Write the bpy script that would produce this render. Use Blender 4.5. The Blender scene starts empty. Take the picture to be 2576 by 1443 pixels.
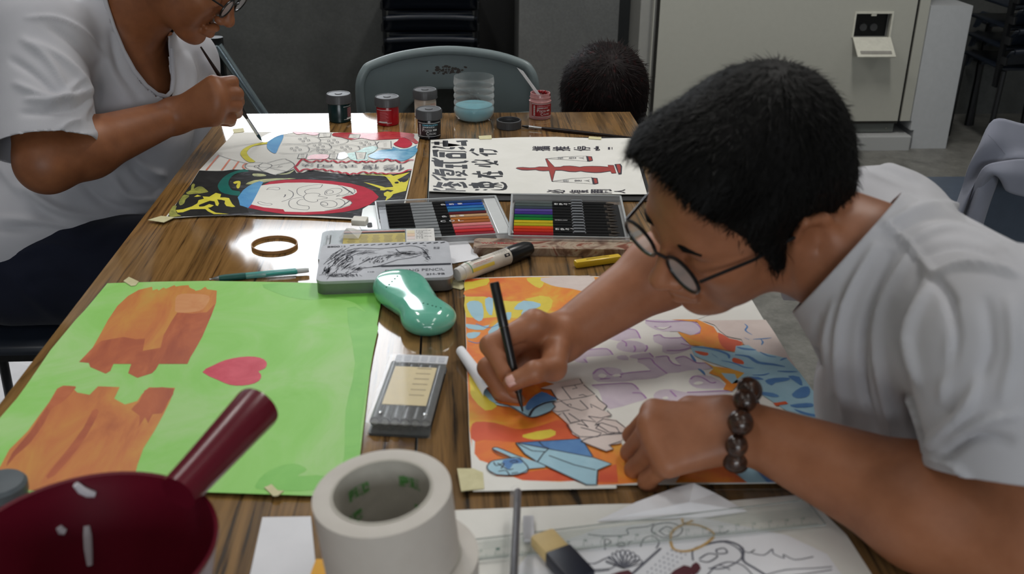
import bpy, bmesh, math, random
import numpy as np
from mathutils import Vector, Matrix
from mathutils.geometry import tessellate_polygon
random.seed(7); rng=np.random.default_rng(7)
sc=bpy.context.scene
COL=sc.collection
# ---------------------------------------------------------------- camera
CAMZ=1.33; TZ=0.74
F=2550.0
R3=np.array([[0.99816204,0.01596727,0.05846015],[-0.05980852,0.41509963,0.90780793],[0.00977157,0.90963583,-0.41529167]])
cam_d=bpy.data.cameras.new('camera'); cam=bpy.data.objects.new('camera',cam_d); COL.objects.link(cam)
cam_d.sensor_width=36; cam_d.lens=36*F/2576; cam_d.clip_start=0.05; cam_d.clip_end=60
rx,ux,fx=R3[:,0],R3[:,1],R3[:,2]
M=Matrix(((rx[0],ux[0],-fx[0],0),(rx[1],ux[1],-fx[1],0),(rx[2],ux[2],-fx[2],CAMZ),(0,0,0,1)))
cam.matrix_world=M
cam_d.dof.use_dof=True; cam_d.dof.focus_distance=1.95; cam_d.dof.aperture_fstop=7.1
sc.camera=cam
# ---------------------------------------------------------------- colour management, world, lights
sc.view_settings.view_transform='Standard'; sc.view_settings.look='None'
sc.view_settings.exposure=-0.22; sc.view_settings.gamma=1.0; sc.view_settings.use_curve_mapping=False
w=bpy.data.worlds.new('overcast'); sc.world=w; w.use_nodes=True
bg=w.node_tree.nodes['Background']; bg.inputs[0].default_value=(0.90,0.95,1.0,1); bg.inputs[1].default_value=11.0
CEIL=3.6
LIGHTS=[]
def area(name,loc,sx,sy,energy,col=(1,0.97,0.93),rot=(0,0,0)):
    l=bpy.data.lights.new(name,'AREA'); l.shape='RECTANGLE'; l.size=sx; l.size_y=sy; l.energy=energy; l.color=col
    o=bpy.data.objects.new(name,l); o.location=loc; o.rotation_euler=rot; COL.objects.link(o); LIGHTS.append(o); return o
LAMPS=[(-1.1,2.7,32),(1.2,2.7,44),(-1.6,0.2,8),(1.0,0.2,6),(-1.1,-2.2,8),(1.4,-2.2,8),(3.6,2.9,10)]
for lx,ly,le in LAMPS:
    area('ceiling_lamp_light',(lx,ly,CEIL-0.13),0.28,1.2,le)
# ---------------------------------------------------------------- helpers
def ray(u,v): return R3@np.array([u-1288.0,-(v-721.5),F])
def at(u,v,Y):
    d=ray(u,v); t=Y/d[1]; return Vector((d[0]*t,Y,CAMZ+d[2]*t))
def oz(u,v,z=TZ):
    d=ray(u,v); t=(z-CAMZ)/d[2]; return Vector((d[0]*t,d[1]*t,z))
def s2l(c):
    c=c/255.0
    return c/12.92 if c<=0.04045 else ((c+0.055)/1.055)**2.4
def C(r,g,b): return (s2l(r),s2l(g),s2l(b),1)
class NT:
    def __init__(s,name):
        s.m=bpy.data.materials.new(name); s.m.use_nodes=True; s.t=s.m.node_tree; s.n=s.t.nodes; s.l=s.t.links
        s.b=s.n['Principled BSDF']
    def node(s,t,**k):
        x=s.n.new(t)
        for a,v in k.items(): setattr(x,a,v)
        return x
    def link(s,a,b): s.l.new(a,b)
    def obj(s,scale=(1,1,1)):
        tc=s.node('ShaderNodeTexCoord'); mp=s.node('ShaderNodeMapping'); mp.inputs['Scale'].default_value=scale
        s.link(tc.outputs['Object'],mp.inputs[0]); return mp.outputs[0]
    def noise(s,co,scale,detail=4,rough=0.6,dist=0.0):
        x=s.node('ShaderNodeTexNoise'); x.inputs['Scale'].default_value=scale; x.inputs['Detail'].default_value=detail
        x.inputs['Roughness'].default_value=rough; x.inputs['Distortion'].default_value=dist
        s.link(co,x.inputs['Vector']); return x.outputs['Fac']
    def ramp(s,fac,stops):
        r=s.node('ShaderNodeValToRGB'); e=r.color_ramp.elements
        while len(e)<len(stops): e.new(0.5)
        for i,(p,c) in enumerate(stops): e[i].position=p; e[i].color=c if len(c)==4 else (*c,1)
        s.link(fac,r.inputs[0]); return r.outputs[0]
    def bump(s,h,strength=0.2,dist=0.002):
        b=s.node('ShaderNodeBump'); b.inputs['Strength'].default_value=strength; b.inputs['Distance'].default_value=dist
        s.link(h,b.inputs['Height']); s.link(b.outputs[0],s.b.inputs['Normal'])
MC={}
def mat(name,col,rough=0.5,metal=0.0,var=0.08,scale=40,bump=0.0,spec=0.5,trans=0.0,ior=1.45,alpha=1.0,coat=0.0,sss=0.0,emit=0):
    if name in MC: return MC[name]
    t=NT(name); b=t.b; co=t.obj(); f=t.noise(co,scale)
    d=tuple(max(0,x*(1-var)) for x in col[:3])+(1,); u=tuple(min(1,x*(1+var)) for x in col[:3])+(1,)
    t.link(t.ramp(f,[(0.3,d),(0.7,u)]),b.inputs['Base Color'])
    b.inputs['Roughness'].default_value=rough; b.inputs['Metallic'].default_value=metal
    b.inputs['Specular IOR Level'].default_value=spec; b.inputs['Transmission Weight'].default_value=trans
    b.inputs['IOR'].default_value=ior; b.inputs['Alpha'].default_value=alpha; b.inputs['Coat Weight'].default_value=coat
    if sss: b.inputs['Subsurface Weight'].default_value=sss; b.inputs['Subsurface Radius'].default_value=(0.02,0.008,0.004)
    if emit: b.inputs['Emission Color'].default_value=col; b.inputs['Emission Strength'].default_value=emit
    if bump: t.bump(t.noise(co,scale*4),bump,0.001)
    MC[name]=t.m; return t.m
def clear(name,col=(0.9,0.93,0.93,1),rough=0.05,alpha=0.25,spec=0.8,k=0.6):
    """thin clear plastic: mix of transparent and glossy film with a procedural haze"""
    if name in MC: return MC[name]
    t=NT(name); b=t.b; b.inputs['Roughness'].default_value=rough; b.inputs['Base Color'].default_value=col
    b.inputs['Specular IOR Level'].default_value=spec
    lw=t.node('ShaderNodeLayerWeight'); lw.inputs[0].default_value=0.35
    f=t.noise(t.obj(),60)
    mr=t.node('ShaderNodeMath',operation='MULTIPLY_ADD'); t.link(lw.outputs['Facing'],mr.inputs[0]); mr.inputs[1].default_value=k; mr.inputs[2].default_value=alpha
    ad=t.node('ShaderNodeMath',operation='MULTIPLY_ADD'); ad.use_clamp=True; t.link(f,ad.inputs[0]); ad.inputs[1].default_value=0.08; t.link(mr.outputs[0],ad.inputs[2])
    t.link(ad.outputs[0],b.inputs['Alpha']); MC[name]=t.m; return t.m
def mesh_obj(name,verts,faces,m=None,parent=None,smooth=False,mi=None,loc=None):
    me=bpy.data.meshes.new(name)
    me.from_pydata([tuple(map(float,v)) for v in verts],[],faces)
    ms=m if isinstance(m,(list,tuple)) else [m]
    for x in ms:
        if x: me.materials.append(x)
    if mi is not None: me.polygons.foreach_set('material_index',mi)
    if smooth: me.polygons.foreach_set('use_smooth',[True]*len(me.polygons))
    me.update()
    o=bpy.data.objects.new(name,me); COL.objects.link(o)
    if parent: o.parent=parent
    if loc is not None: o.location=loc
    return o
class MB:
    """collects shapes into one mesh"""
    def __init__(s): s.v=[]; s.f=[]; s.mi=[]; s.cur=0
    def add(s,vs,fs,m=None):
        b=len(s.v); s.v+=[tuple(v) for v in vs]; s.f+=[tuple(i+b for i in f) for f in fs]; s.mi+=[s.cur if m is None else m]*len(fs); return s
    def box(s,c,d,rz=0.0,m=None,bev=0.0,rot=None):
        x,y,z=[q/2 for q in d]
        if bev>0:
            bm=bmesh.new(); bmesh.ops.create_cube(bm,size=1.0)
            for v in bm.verts: v.co=Vector((v.co.x*d[0],v.co.y*d[1],v.co.z*d[2]))
            bmesh.ops.bevel(bm,geom=bm.edges[:],offset=bev,segments=2,profile=0.5,affect='EDGES')
            vs=[v.co.copy() for v in bm.verts]; fs=[[v.index for v in f.verts] for f in bm.faces]; bm.free()
        else:
            vs=[Vector((a*x,b*y,e*z)) for a in(-1,1) for b in(-1,1) for e in(-1,1)]
            fs=[(0,1,3,2),(4,6,7,5),(0,4,5,1),(2,3,7,6),(0,2,6,4),(1,5,7,3)]
        rm=(rot if rot is not None else Matrix.Rotation(rz,3,'Z'))
        return s.add([rm@v+Vector(c) for v in vs],fs,m)
    def lathe(s,prof,c=(0,0,0),n=32,axis=None,m=None,cap=True,wob=None):
        vs=[];fs=[]
        k=len(prof)
        for i in range(n):
            a=2*math.pi*i/n
            for j,(r,z) in enumerate(prof):
                rr=r*(wob(a,j) if wob else 1)
                vs.append(Vector((rr*math.cos(a),rr*math.sin(a),z)))
        for i in range(n):
            i2=(i+1)%n
            for j in range(k-1): fs.append((i*k+j,i2*k+j,i2*k+j+1,i*k+j+1))
        if cap:
            if prof[0][0]>1e-6: fs.append(tuple(i*k for i in range(n))[::-1])
            if prof[-1][0]>1e-6: fs.append(tuple(i*k+k-1 for i in range(n)))
        q=Matrix.Identity(3) if axis is None else Vector((0,0,1)).rotation_difference(Vector(axis)).to_matrix()
        return s.add([q@v+Vector(c) for v in vs],fs,m)
    def tube(s,pts,r,n=10,m=None,cap=True):
        pts=[Vector(p) for p in pts]; rs=r if isinstance(r,(list,tuple)) else [r]*len(pts)
        vs=[];fs=[]; prev=None
        for i,p in enumerate(pts):
            d=(pts[min(i+1,len(pts)-1)]-pts[max(i-1,0)]).normalized()
            if prev is None:
                a=d.orthogonal().normalized()
            else:
                a=(prev-d*prev.dot(d)).normalized()
            prev=a; b=d.cross(a)
            for k in range(n):
                t=2*math.pi*k/n; vs.append(p+(a*math.cos(t)+b*math.sin(t))*rs[i])
        for i in range(len(pts)-1):
            for k in range(n):
                fs.append((i*n+k,i*n+(k+1)%n,(i+1)*n+(k+1)%n,(i+1)*n+k))
        if cap: fs.append(tuple(range(n))[::-1]); fs.append(tuple((len(pts)-1)*n+k for k in range(n)))
        return s.add(vs,fs,m)
    def ell(s,c,r,n=16,k=10,rot=None,m=None):
        vs=[];fs=[]
        rm=rot if rot is not None else Matrix.Identity(3)
        for j in range(k+1):
            ph=math.pi*j/k
            for i in range(n):
                th=2*math.pi*i/n
                vs.append(rm@Vector((r[0]*math.sin(ph)*math.cos(th),r[1]*math.sin(ph)*math.sin(th),r[2]*math.cos(ph)))+Vector(c))
        for j in range(k):
            for i in range(n): fs.append((j*n+i,j*n+(i+1)%n,(j+1)*n+(i+1)%n,(j+1)*n+i)[::-1])
        return s.add(vs,fs,m)
    def prism(s,poly,z0,z1,m=None,xf=None):
        """poly: 2D points ccw; extruded z0..z1"""
        n=len(poly); vs=[Vector((x,y,z0)) for x,y in poly]+[Vector((x,y,z1)) for x,y in poly]
        if xf: vs=[xf(v) for v in vs]
        tri=tessellate_polygon([[Vector((x,y,0)) for x,y in poly]])
        fs=[(i,(i+1)%n,(i+1)%n+n,i+n) for i in range(n)]
        for t in tri:
            fs.append(tuple(t)); fs.append(tuple(q+n for q in t))
        return s.add(vs,fs,m)
    def build(s,name,m,parent=None,smooth=False,loc=None):
        o=mesh_obj(name,s.v,s.f,m,parent,smooth,s.mi if isinstance(m,(list,tuple)) else None,loc)
        bm=bmesh.new(); bm.from_mesh(o.data); bmesh.ops.recalc_face_normals(bm,faces=bm.faces[:]); bm.to_mesh(o.data); bm.free()
        if smooth:
            try: o.data.set_sharp_from_angle(angle=math.radians(38))
            except Exception: pass
        return o
def tag(o,label,cat,group=None,kind=None):
    o['label']=label; o['category']=cat
    if group: o['group']=group
    if kind: o['kind']=kind
    return o
def thing(name,loc,label,cat,group=None,rz=0.0):
    o=bpy.data.objects.new(name,None); COL.objects.link(o); o.location=loc; o.rotation_euler=(0,0,rz); o.empty_display_size=0.05
    return tag(o,label,cat,group)
def struct(o): o['kind']='structure'; return o
def rrect(w,h,r,n=5):
    p=[]
    for cx,cy,a0 in((w/2-r,h/2-r,0),(-w/2+r,h/2-r,90),(-w/2+r,-h/2+r,180),(w/2-r,-h/2+r,270)):
        for i in range(n+1):
            a=math.radians(a0+90*i/n); p.append((cx+r*math.cos(a),cy+r*math.sin(a)))
    return p
_tc={}
def text_tris(s,bold=0.0,res=3):
    """2D triangles of a string in em units"""
    k=(s,bold)
    if k in _tc: return _tc[k]
    cu=bpy.data.curves.new('t','FONT'); cu.body=s; cu.resolution_u=res; cu.offset=bold; cu.size=1.0
    o=bpy.data.objects.new('t',cu); COL.objects.link(o)
    dg=bpy.context.evaluated_depsgraph_get(); e=o.evaluated_get(dg); me=e.to_mesh()
    vs=[(v.co.x,v.co.y) for v in me.vertices]; fs=[tuple(p.vertices) for p in me.polygons]
    e.to_mesh_clear(); bpy.data.objects.remove(o); bpy.data.curves.remove(cu)
    if vs:
        mx=min(v[0] for v in vs); my=min(v[1] for v in vs); X=max(v[0] for v in vs)-mx; Y=max(v[1] for v in vs)-my
        vs=[((v[0]-mx)/max(X,1e-6),(v[1]-my)/max(Y,1e-6)) for v in vs]
    _tc[k]=(vs,fs); return _tc[k]
# ================================================================ ROOM
def concrete(name,c1,c2,sc_=3.0,bump=0.25,rough=0.75):
    t=NT(name); co=t.obj(); f=t.noise(co,sc_,8,0.65); g=t.noise(co,90,3)
    r=t.ramp(f,[(0.3,c1),(0.7,c2)])
    mx=t.node('ShaderNodeMix',data_type='RGBA',blend_type='OVERLAY'); mx.inputs[0].default_value=0.35
    t.link(r,mx.inputs[6]); t.link(t.ramp(g,[(0.35,(0.35,0.35,0.35)),(0.7,(0.62,0.62,0.62))]),mx.inputs[7]); t.link(mx.outputs[2],t.b.inputs['Base Color'])
    t.b.inputs['Roughness'].default_value=rough; t.bump(g,bump,0.002); return t.m
m_dwall=concrete('dark_plaster',C(62,64,64),C(86,88,87))
m_col=concrete('column_plaster',C(92,94,94),C(110,111,110),2.0)
m_floor=concrete('terrazzo_floor',C(98,98,94),C(134,133,128),14.0,0.15,0.45)
m_ceil=mat('ceiling_paint',C(205,205,200),0.9)
m_wallp=mat('wall_paint',C(205,206,202),0.85)
def room_box(name,c,d,m,bev=0): 
    b=MB(); b.box((0,0,0),d,bev=bev); return struct(b.build(name,m,loc=c))
WY=4.95
room_box('floor',(0.5,0.6,-0.05),(10.2,9.6,0.1),m_floor)
room_box('ceiling',(0.5,0.6,CEIL+0.05),(10.2,9.6,0.1),m_ceil)
# dark wall behind, with window openings above the table height
def wall_with_holes(name,x0,x1,z0,z1,y,th,holes,m):
    xs=sorted({x0,x1,*[h[0] for h in holes],*[h[1] for h in holes]}); zs=sorted({z0,z1,*[h[2] for h in holes],*[h[3] for h in holes]})
    b=MB()
    for i in range(len(xs)-1):
        for j in range(len(zs)-1):
            cx=(xs[i]+xs[i+1])/2; cz=(zs[j]+zs[j+1])/2
            if any(h[0]<cx<h[1] and h[2]<cz<h[3] for h in holes): continue
            b.box((cx,y+th/2,cz),(xs[i+1]-xs[i],th,zs[j+1]-zs[j]))
    return struct(b.build(name,m))
HOLES=[(-2.4,-0.24,1.42,1.715),(-1.22,-0.24,2.03,3.40)]
wall_with_holes('wall_back',-4.6,5.6,0,CEIL,WY,0.2,HOLES,m_dwall)
room_box('wall_left',(-4.65,0.6,CEIL/2),(0.1,9.6,CEIL),m_wallp)
room_box('wall_right',(5.65,0.6,CEIL/2),(0.1,9.6,CEIL),m_wallp)
FH=[(-1.2,1.5,1.15,2.35)]  # unseen window opening added behind the camera to brighten camera-facing surfaces
wall_with_holes('wall_front',-4.6,5.6,0,CEIL,-4.30,0.1,FH,m_wallp)
m_frame=mat('window_frame_paint',C(120,122,120),0.4)
m_glass=clear('window_pane_glass',(1,1,1,1),0.02,0.0,0.3)
for wi,(x0,x1,z0,z1,WY_) in enumerate([(*h,WY) for h in HOLES]+[(*h,-4.36) for h in FH]):
    wb=MB(); fr=0.035
    for c,d in (((x0+x1)/2,z0+fr/2),(x1-x0,fr)),(((x0+x1)/2,z1-fr/2),(x1-x0,fr)),((x0+fr/2,(z0+z1)/2),(fr,z1-z0)),((x1-fr/2,(z0+z1)/2),(fr,z1-z0)):
        wb.box((c[0],WY_+0.08,c[1]),(d[0],0.06,d[1]))
    wo=struct(wb.build('window_%d'%(wi+1),m_frame))  # the last frame belongs to the added fill opening behind the camera
    gb=MB(); gb.box(((x0+x1)/2,WY_+0.08,(z0+z1)/2),(x1-x0-2*fr,0.004,z1-z0-2*fr)); gb.build('pane',m_glass,wo)
    l=bpy.data.lights.new('window_portal','AREA'); l.shape='RECTANGLE'; l.size=x1-x0; l.size_y=z1-z0; l.cycles.is_portal=True
    lo=bpy.data.objects.new('window_portal',l); lo.location=((x0+x1)/2,WY_+(0.21 if WY_>0 else 0.0),(z0+z1)/2); lo.rotation_euler=(math.radians(-90 if WY_>0 else 90),0,0); COL.objects.link(lo)
# ceiling lamps the room is lit by
m_lampw=mat('lamp_housing_white',C(225,225,222),0.5); m_tube=mat('lit_tube',(1,0.97,0.93,1),0.4,emit=3.0)
lamp0=None
for i,(lx,ly,le) in enumerate(LAMPS):
    t=thing('ceiling_lamp',(lx,ly,CEIL-0.02),'white ceiling lamp with two tubes, %s'%['over the far end of the left table','over the stacked chairs side of the table','left of the camera side','right of the camera side','at the back left of the room','at the back right of the room','beside the right wall'][i],'lamp','ceiling lamps over the room')
    b=MB(); b.box((0,0,-0.03),(0.30,1.26,0.06),bev=0.006); b.build('housing',m_lampw,t)
    for sx in(-0.07,0.07):
        b=MB(); b.tube([(sx,-0.6,-0.075),(sx,0.6,-0.075)],0.013,10); b.build('tube',m_tube,t,True)
# column and door frame strips of the back wall
room_box('trim_1',(at(1251,60,WY-0.02).x,WY-0.02,CEIL/2),(at(1297,60,WY).x-at(1205,60,WY).x,0.04,CEIL),mat('recess_black',C(30,30,30),0.8))
room_box('trim_2',(at(1416,60,4.85).x,WY-0.17,CEIL/2),(at(1535,60,4.85).x-at(1297,60,4.85).x,0.34,CEIL),m_col)
room_box('trim_3',((at(1533,60,4.8).x+at(1590,60,4.8).x)/2+0.02,4.9,CEIL/2),(at(1590,60,4.8).x-at(1533,60,4.8).x+0.06,0.5,CEIL),mat('dark_door_frame',C(40,43,44),0.6))
# ---------------------------------------------------------------- grey-white cabinet (floor standing air unit)
CY=4.36
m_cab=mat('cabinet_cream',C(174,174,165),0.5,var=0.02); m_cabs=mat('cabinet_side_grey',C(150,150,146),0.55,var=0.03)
m_gap=mat('shadow_gap',C(28,27,24),0.8); m_plint=mat('plinth_grey',C(100,104,101),0.6,var=0.05)
xl=at(1640,100,CY).x; xr=at(2284,150,CY).x; zb=at(2260,304,CY).z
cab=thing('air_conditioner_cabinet',((xl+xr)/2,CY+0.35,0),'tall cream floor-standing unit with an open hatch low on its front','cabinet')
W=xr-xl; H=2.0
b=MB(); b.box((0,0.01,zb+H/2),(W+0.10,0.64,H),bev=0.004); b.build('body',m_cabs,cab)
xs=at(1658,60,CY).x-(xl+xr)/2; hx=at(2195,60,CY).x-(xl+xr)/2
z0h=at(2200,94,CY).z; z1h=at(2200,34,CY).z; hw=at(2241,60,CY).x-at(2152,60,CY).x
b=MB()
def fbox(x0,x1,z0,z1,y=-0.35,th=0.018): b.box(((x0+x1)/2,y+th/2,(z0+z1)/2),(x1-x0,th,z1-z0))
fbox(xs,hx-hw/2,zb,zb+H); fbox(hx+hw/2,W/2,zb,zb+H); fbox(hx-hw/2,hx+hw/2,zb,z0h); fbox(hx-hw/2,hx+hw/2,z1h,zb+H)
b.build('front_panel',m_cab,cab)
b=MB(); b.box((xs-0.0055,-0.338,zb+H/2),(0.008,0.012,H)); b.box((W/2+0.006,-0.338,zb+H/2),(0.01,0.012,H)); b.box((0,-0.338,zb-0.006),(W,0.02,0.012)); b.build('seam_gap',m_gap,cab)
b=MB(); b.box((-W/2+(xs+W/2)/2-0.012,-0.34,zb+H/2),(xs+W/2-0.022,0.02,H)); b.build('left_edge_strip',m_cab,cab)
b=MB(); b.box((W/2+0.035,-0.34,zb+H/2),(0.045,0.02,H)); b.build('right_edge_strip',m_cab,cab)
b=MB(); b.box((hx,-0.31,(z0h+z1h)/2),(hw,0.006,z1h-z0h)); b.build('hatch_recess',mat('hatch_black',C(14,15,16),0.35),cab)
for dx in(-0.018,0.012):
    b=MB(); b.lathe([(0,0),(0.016,0),(0.016,0.012),(0,0.012)],(hx+dx*hw/0.09*0.9,-0.313,(z0h+z1h)/2-0.012),20,(0,-1,0)); b.build('dial',mat('dial_grey',C(62,63,64),0.4),cab,True)
b=MB()
for c,d in ((hx,z1h+0.004),(hw+0.014,0.008)),((hx-hw/2-0.004,(z0h+z1h)/2),(0.008,z1h-z0h)),((hx+hw/2+0.004,(z0h+z1h)/2),(0.008,z1h-z0h)):
    b.box((c[0],-0.353,c[1]),(d[0],0.006,d[1]))
b.box((hx,-0.35,z1h-0.004),(0.022,0.006,0.012)); b.build('hatch_frame',mat('hatch_cream',C(205,204,192),0.45),cab)
fl=MB(); rm=Matrix.Rotation(math.radians(-52),3,'X')
fl.box(Vector((hx+0.004,-0.353,z0h))+rm@Vector((0,0,-0.055)),(hw+0.012,0.008,0.11),rot=rm,bev=0.002)
flo=fl.build('hatch_flap',mat('hatch_cream',C(205,204,192),0.45),cab)
fl=MB(); fl.box(Vector((hx+0.004,-0.353,z0h))+rm@Vector((0,-0.005,-0.088)),(hw-0.02,0.003,0.016),rot=rm); fl.build('grip_slot',mat('grip_grey',C(140,138,132),0.5),flo)
zp=at(2260,332,CY).z
b=MB(); b.box((0.0,0.0,(zb+zp)/2-0.008),(W-0.01,0.66,zb-zp-0.006)); b.build('base_rail',m_plint,cab)
b=MB(); b.lathe([(0,0),(0.004,0),(0.003,0.003),(0,0.003)],(W/2-0.04,-0.331,(zb+zp)/2-0.012),10,(0,-1,0)); b.build('screw',mat('screw_steel',C(170,168,160),0.3,0.8),cab)
# chipped white plinth
tp=NT('chipped_white_plinth'); co=tp.obj((1,1,1.6)); f=tp.noise(co,14,6,0.7)
tp.link(tp.ramp(f,[(0.60,C(168,170,170)),(0.64,C(108,110,108))]),tp.b.inputs['Base Color']); tp.b.inputs['Roughness'].default_value=0.7; tp.bump(f,0.3,0.004)
px1=at(2283,360,CY).x
o=room_box('baseboard_back',((xl+px1)/2,CY+0.30,zp/2-0.01),(px1-xl,0.66,zp),tp.m,0.006)
# low white block beside the cabinet
bx0=at(2290,371,CY).x; bx1=at(2378,371,CY).x; bz=at(2442,14,CY).z
b=MB(); X0=at(2268,330,CY).x
bw=MB(); bw.prism([(bx0,0),(bx1,0),(bx1,bz),(xr+0.06,bz),(xr+0.06,zb-0.0),(xr+0.065,zb),(xr+0.065,zp+0.01),(bx0,zp+0.01)],0,0.5,xf=lambda v:Vector((v.x,CY-0.005+v.z,v.y)))
tag(bw.build('white_pillar',mat('pillar_white',C(178,181,184),0.6,var=0.03)),'waist-low white painted pillar box at the right end of the cabinet','pillar')
# ================================================================ TABLES
def wood(name,c1,c2,c3,seed):
    t=NT(name); tc=t.node('ShaderNodeTexCoord'); mp=t.node('ShaderNodeMapping'); mp.inputs['Location'].default_value=(seed,seed*2,0)
    mp.inputs['Scale'].default_value=(1,0.035,1); t.link(tc.outputs['Object'],mp.inputs[0]); co=mp.outputs[0]
    big=t.noise(co,7.0,2,0.5,0.0); 
    sh=t.node('ShaderNodeMath',operation='MULTIPLY_ADD'); t.link(big,sh.inputs[0]); sh.inputs[1].default_value=0.22; 
    sp=t.node('ShaderNodeSeparateXYZ'); t.link(co,sp.inputs[0]); t.link(sp.outputs['X'],sh.inputs[2])
    cb=t.node('ShaderNodeCombineXYZ'); t.link(sh.outputs[0],cb.inputs['X']); t.link(sp.outputs['Y'],cb.inputs['Y'])
    fine=t.noise(cb.outputs[0],120,4,0.6,0.1)
    mid=t.noise(cb.outputs[0],26,2,0.5,0.0)
    r1=t.ramp(fine,[(0.34,c1),(0.44,c2),(0.60,c3),(0.74,c2)])
    mx=t.node('ShaderNodeMix',data_type='RGBA',blend_type='MULTIPLY'); mx.inputs[0].default_value=0.75
    t.link(r1,mx.inputs[6]); t.link(t.ramp(mid,[(0.36,(0.5,0.5,0.52)),(0.50,(1,1,1))]),mx.inputs[7])
    t.link(mx.outputs[2],t.b.inputs['Base Color']); t.b.inputs['Roughness'].default_value=0.09; t.b.inputs['Specular IOR Level'].default_value=0.65
    t.bump(t.noise(co,260,2),0.04,0.0005)
    return t.m
m_woodL=wood('walnut_laminate_left',C(52,36,22),C(118,88,50),C(142,108,64),0.0)
m_woodR=wood('walnut_laminate_right',C(50,42,34),C(106,82,54),C(136,104,66),3.3)
m_tedge=mat('table_edge_dark',C(45,38,30),0.4); m_tleg=mat('table_leg_dark',C(38,38,40),0.35,0.6)
def table(x0,x1,y0,y1,m,label):
    t=thing('folding_table',((x0+x1)/2,(y0+y1)/2,0),label,'table','folding tables pushed side by side')
    w,l=x1-x0,y1-y0
    b=MB(); b.box((0,0,TZ-0.002),(w,l,0.004)); b.build('tabletop',m,t)
    b=MB(); b.box((0,0,TZ-0.0165),(w,l,0.025)); b.build('edge_band',m_tedge,t)
    b=MB(); b.box((0,0,TZ-0.05),(w-0.1,l-0.3,0.04)); b.build('under_frame',m_tleg,t)
    for sy in(-1,1):
        for sx in(-1,1):
            b=MB(); b.tube([(sx*(w/2-0.05),sy*(l/2-0.18),TZ-0.07),(sx*(w/2-0.03),sy*(l/2-0.18),0.0)],0.013,12); b.build('leg',m_tleg,t,True)
        b=MB(); b.tube([(-(w/2-0.05),sy*(l/2-0.18),0.2),((w/2-0.05),sy*(l/2-0.18),0.2)],0.008,10); b.build('stretcher',m_tleg,t,True)
    return t
SEAM=-0.0405
table(-0.503,SEAM-0.0015,0.40,2.235,m_woodL,'left walnut-laminate table with the green painting and the black-and-red painting on it')
table(SEAM+0.0015,0.407,0.40,2.232,m_woodR,'right walnut-laminate table under the leaning person and the lettered poster')
# ================================================================ FLAT ARTWORK HELPERS
def zf(x0,y0,s): return lambda p:(x0+p[0]/s,y0+p[1]/s)
PX=zf(0,0,1)
def smooth2(p,closed,n=4):
    """Catmull-Rom through 2D points"""
    m=len(p); out=[]
    rg=range(m) if closed else range(m-1)
    for i in rg:
        g=lambda k:p[k%m] if closed else p[min(max(k,0),m-1)]
        a,b,c,d=g(i-1),g(i),g(i+1),g(i+2)
        for j in range(n):
            t=j/n
            out.append(tuple(0.5*((2*b[k])+(-a[k]+c[k])*t+(2*a[k]-5*b[k]+4*c[k]-d[k])*t*t+(-a[k]+3*b[k]-3*c[k]+d[k])*t**3) for k in (0,1)))
    if not closed: out.append(p[-1])
    return out
class Art:
    """flat print lying on a sheet: polygons and pen strokes in thin layers"""
    def __init__(s,z,mats,clip=None): s.z=z; s.mats=mats; s.names=list(mats); s.b=MB(); s.k=0; s.off=Vector((0,0,0))
    def lay(s): s.k+=1; return s.z+0.000012*s.k
    def poly(s,m,fr,pts,sm=0,world=False):
        p=[fr(q) for q in pts]
        if sm: p=smooth2(p,True,sm)
        z=s.lay(); w=[oz(u,v,z) for u,v in p] if not world else [Vector((x,y,z)) for x,y in p]
        tri=tessellate_polygon([w]); s.b.add(w,[tuple(t) for t in tri],s.names.index(m))
    def line(s,m,fr,width,pts,sm=4,closed=False,world=False,taper=False):
        p=[fr(q) for q in pts]
        if sm and len(p)>2: p=smooth2(p,closed,sm)
        if closed: p=p+[p[0]]
        z=s.lay(); w=[oz(u,v,z) for u,v in p] if not world else [Vector((x,y,z)) for x,y in p]
        vs=[]; n=len(w)
        for i in range(n):
            d=(w[min(i+1,n-1)]-w[max(i-1,0)]); 
            if d.length<1e-9: d=Vector((1,0,0))
            d.normalize(); q=Vector((-d.y,d.x,0)); ww=width/2*((1-0.7*abs(2*i/(n-1)-1)**2) if taper else 1)
            vs+=[w[i]+q*ww,w[i]-q*ww]
        s.b.add(vs,[(2*i,2*i+1,2*i+3,2*i+2) for i in range(n-1)],s.names.index(m))
    def text(s,m,txt,o,ex,ey,bold=0.0):
        """o: world xy of lower-left, ex/ey: world vectors spanning the text block"""
        vs,fs=text_tris(txt,bold); z=s.lay()
        if not vs: return
        o=Vector((o[0],o[1],z)); ex=Vector((ex[0],ex[1],0)); ey=Vector((ey[0],ey[1],0))
        s.b.add([o+ex*x+ey*y for x,y in vs],fs,s.names.index(m))
    def textpx(s,m,txt,fr,p0,p1,p2,bold=0.0):
        """p0 lower-left, p1 lower-right, p2 upper-left as pixels of the text block"""
        z=s.z+0.000012*(s.k+1); a,b,c=[oz(*fr(p),z) for p in(p0,p1,p2)]
        s.text(m,txt,a,b-a,c-a,bold)
    def build(s,name,parent):
        o=mesh_obj(name,s.b.v,s.b.f,[s.mats[n] for n in s.names],None,False,s.b.mi)
        bm=bmesh.new(); bm.from_mesh(o.data); bmesh.ops.recalc_face_normals(bm,faces=bm.faces[:])
        for f in bm.faces:
            if f.normal.z<0: f.normal_flip()
        bm.to_mesh(o.data); bm.free()
        if parent: o.parent=parent; o.location=-parent.location
        return o
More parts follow.
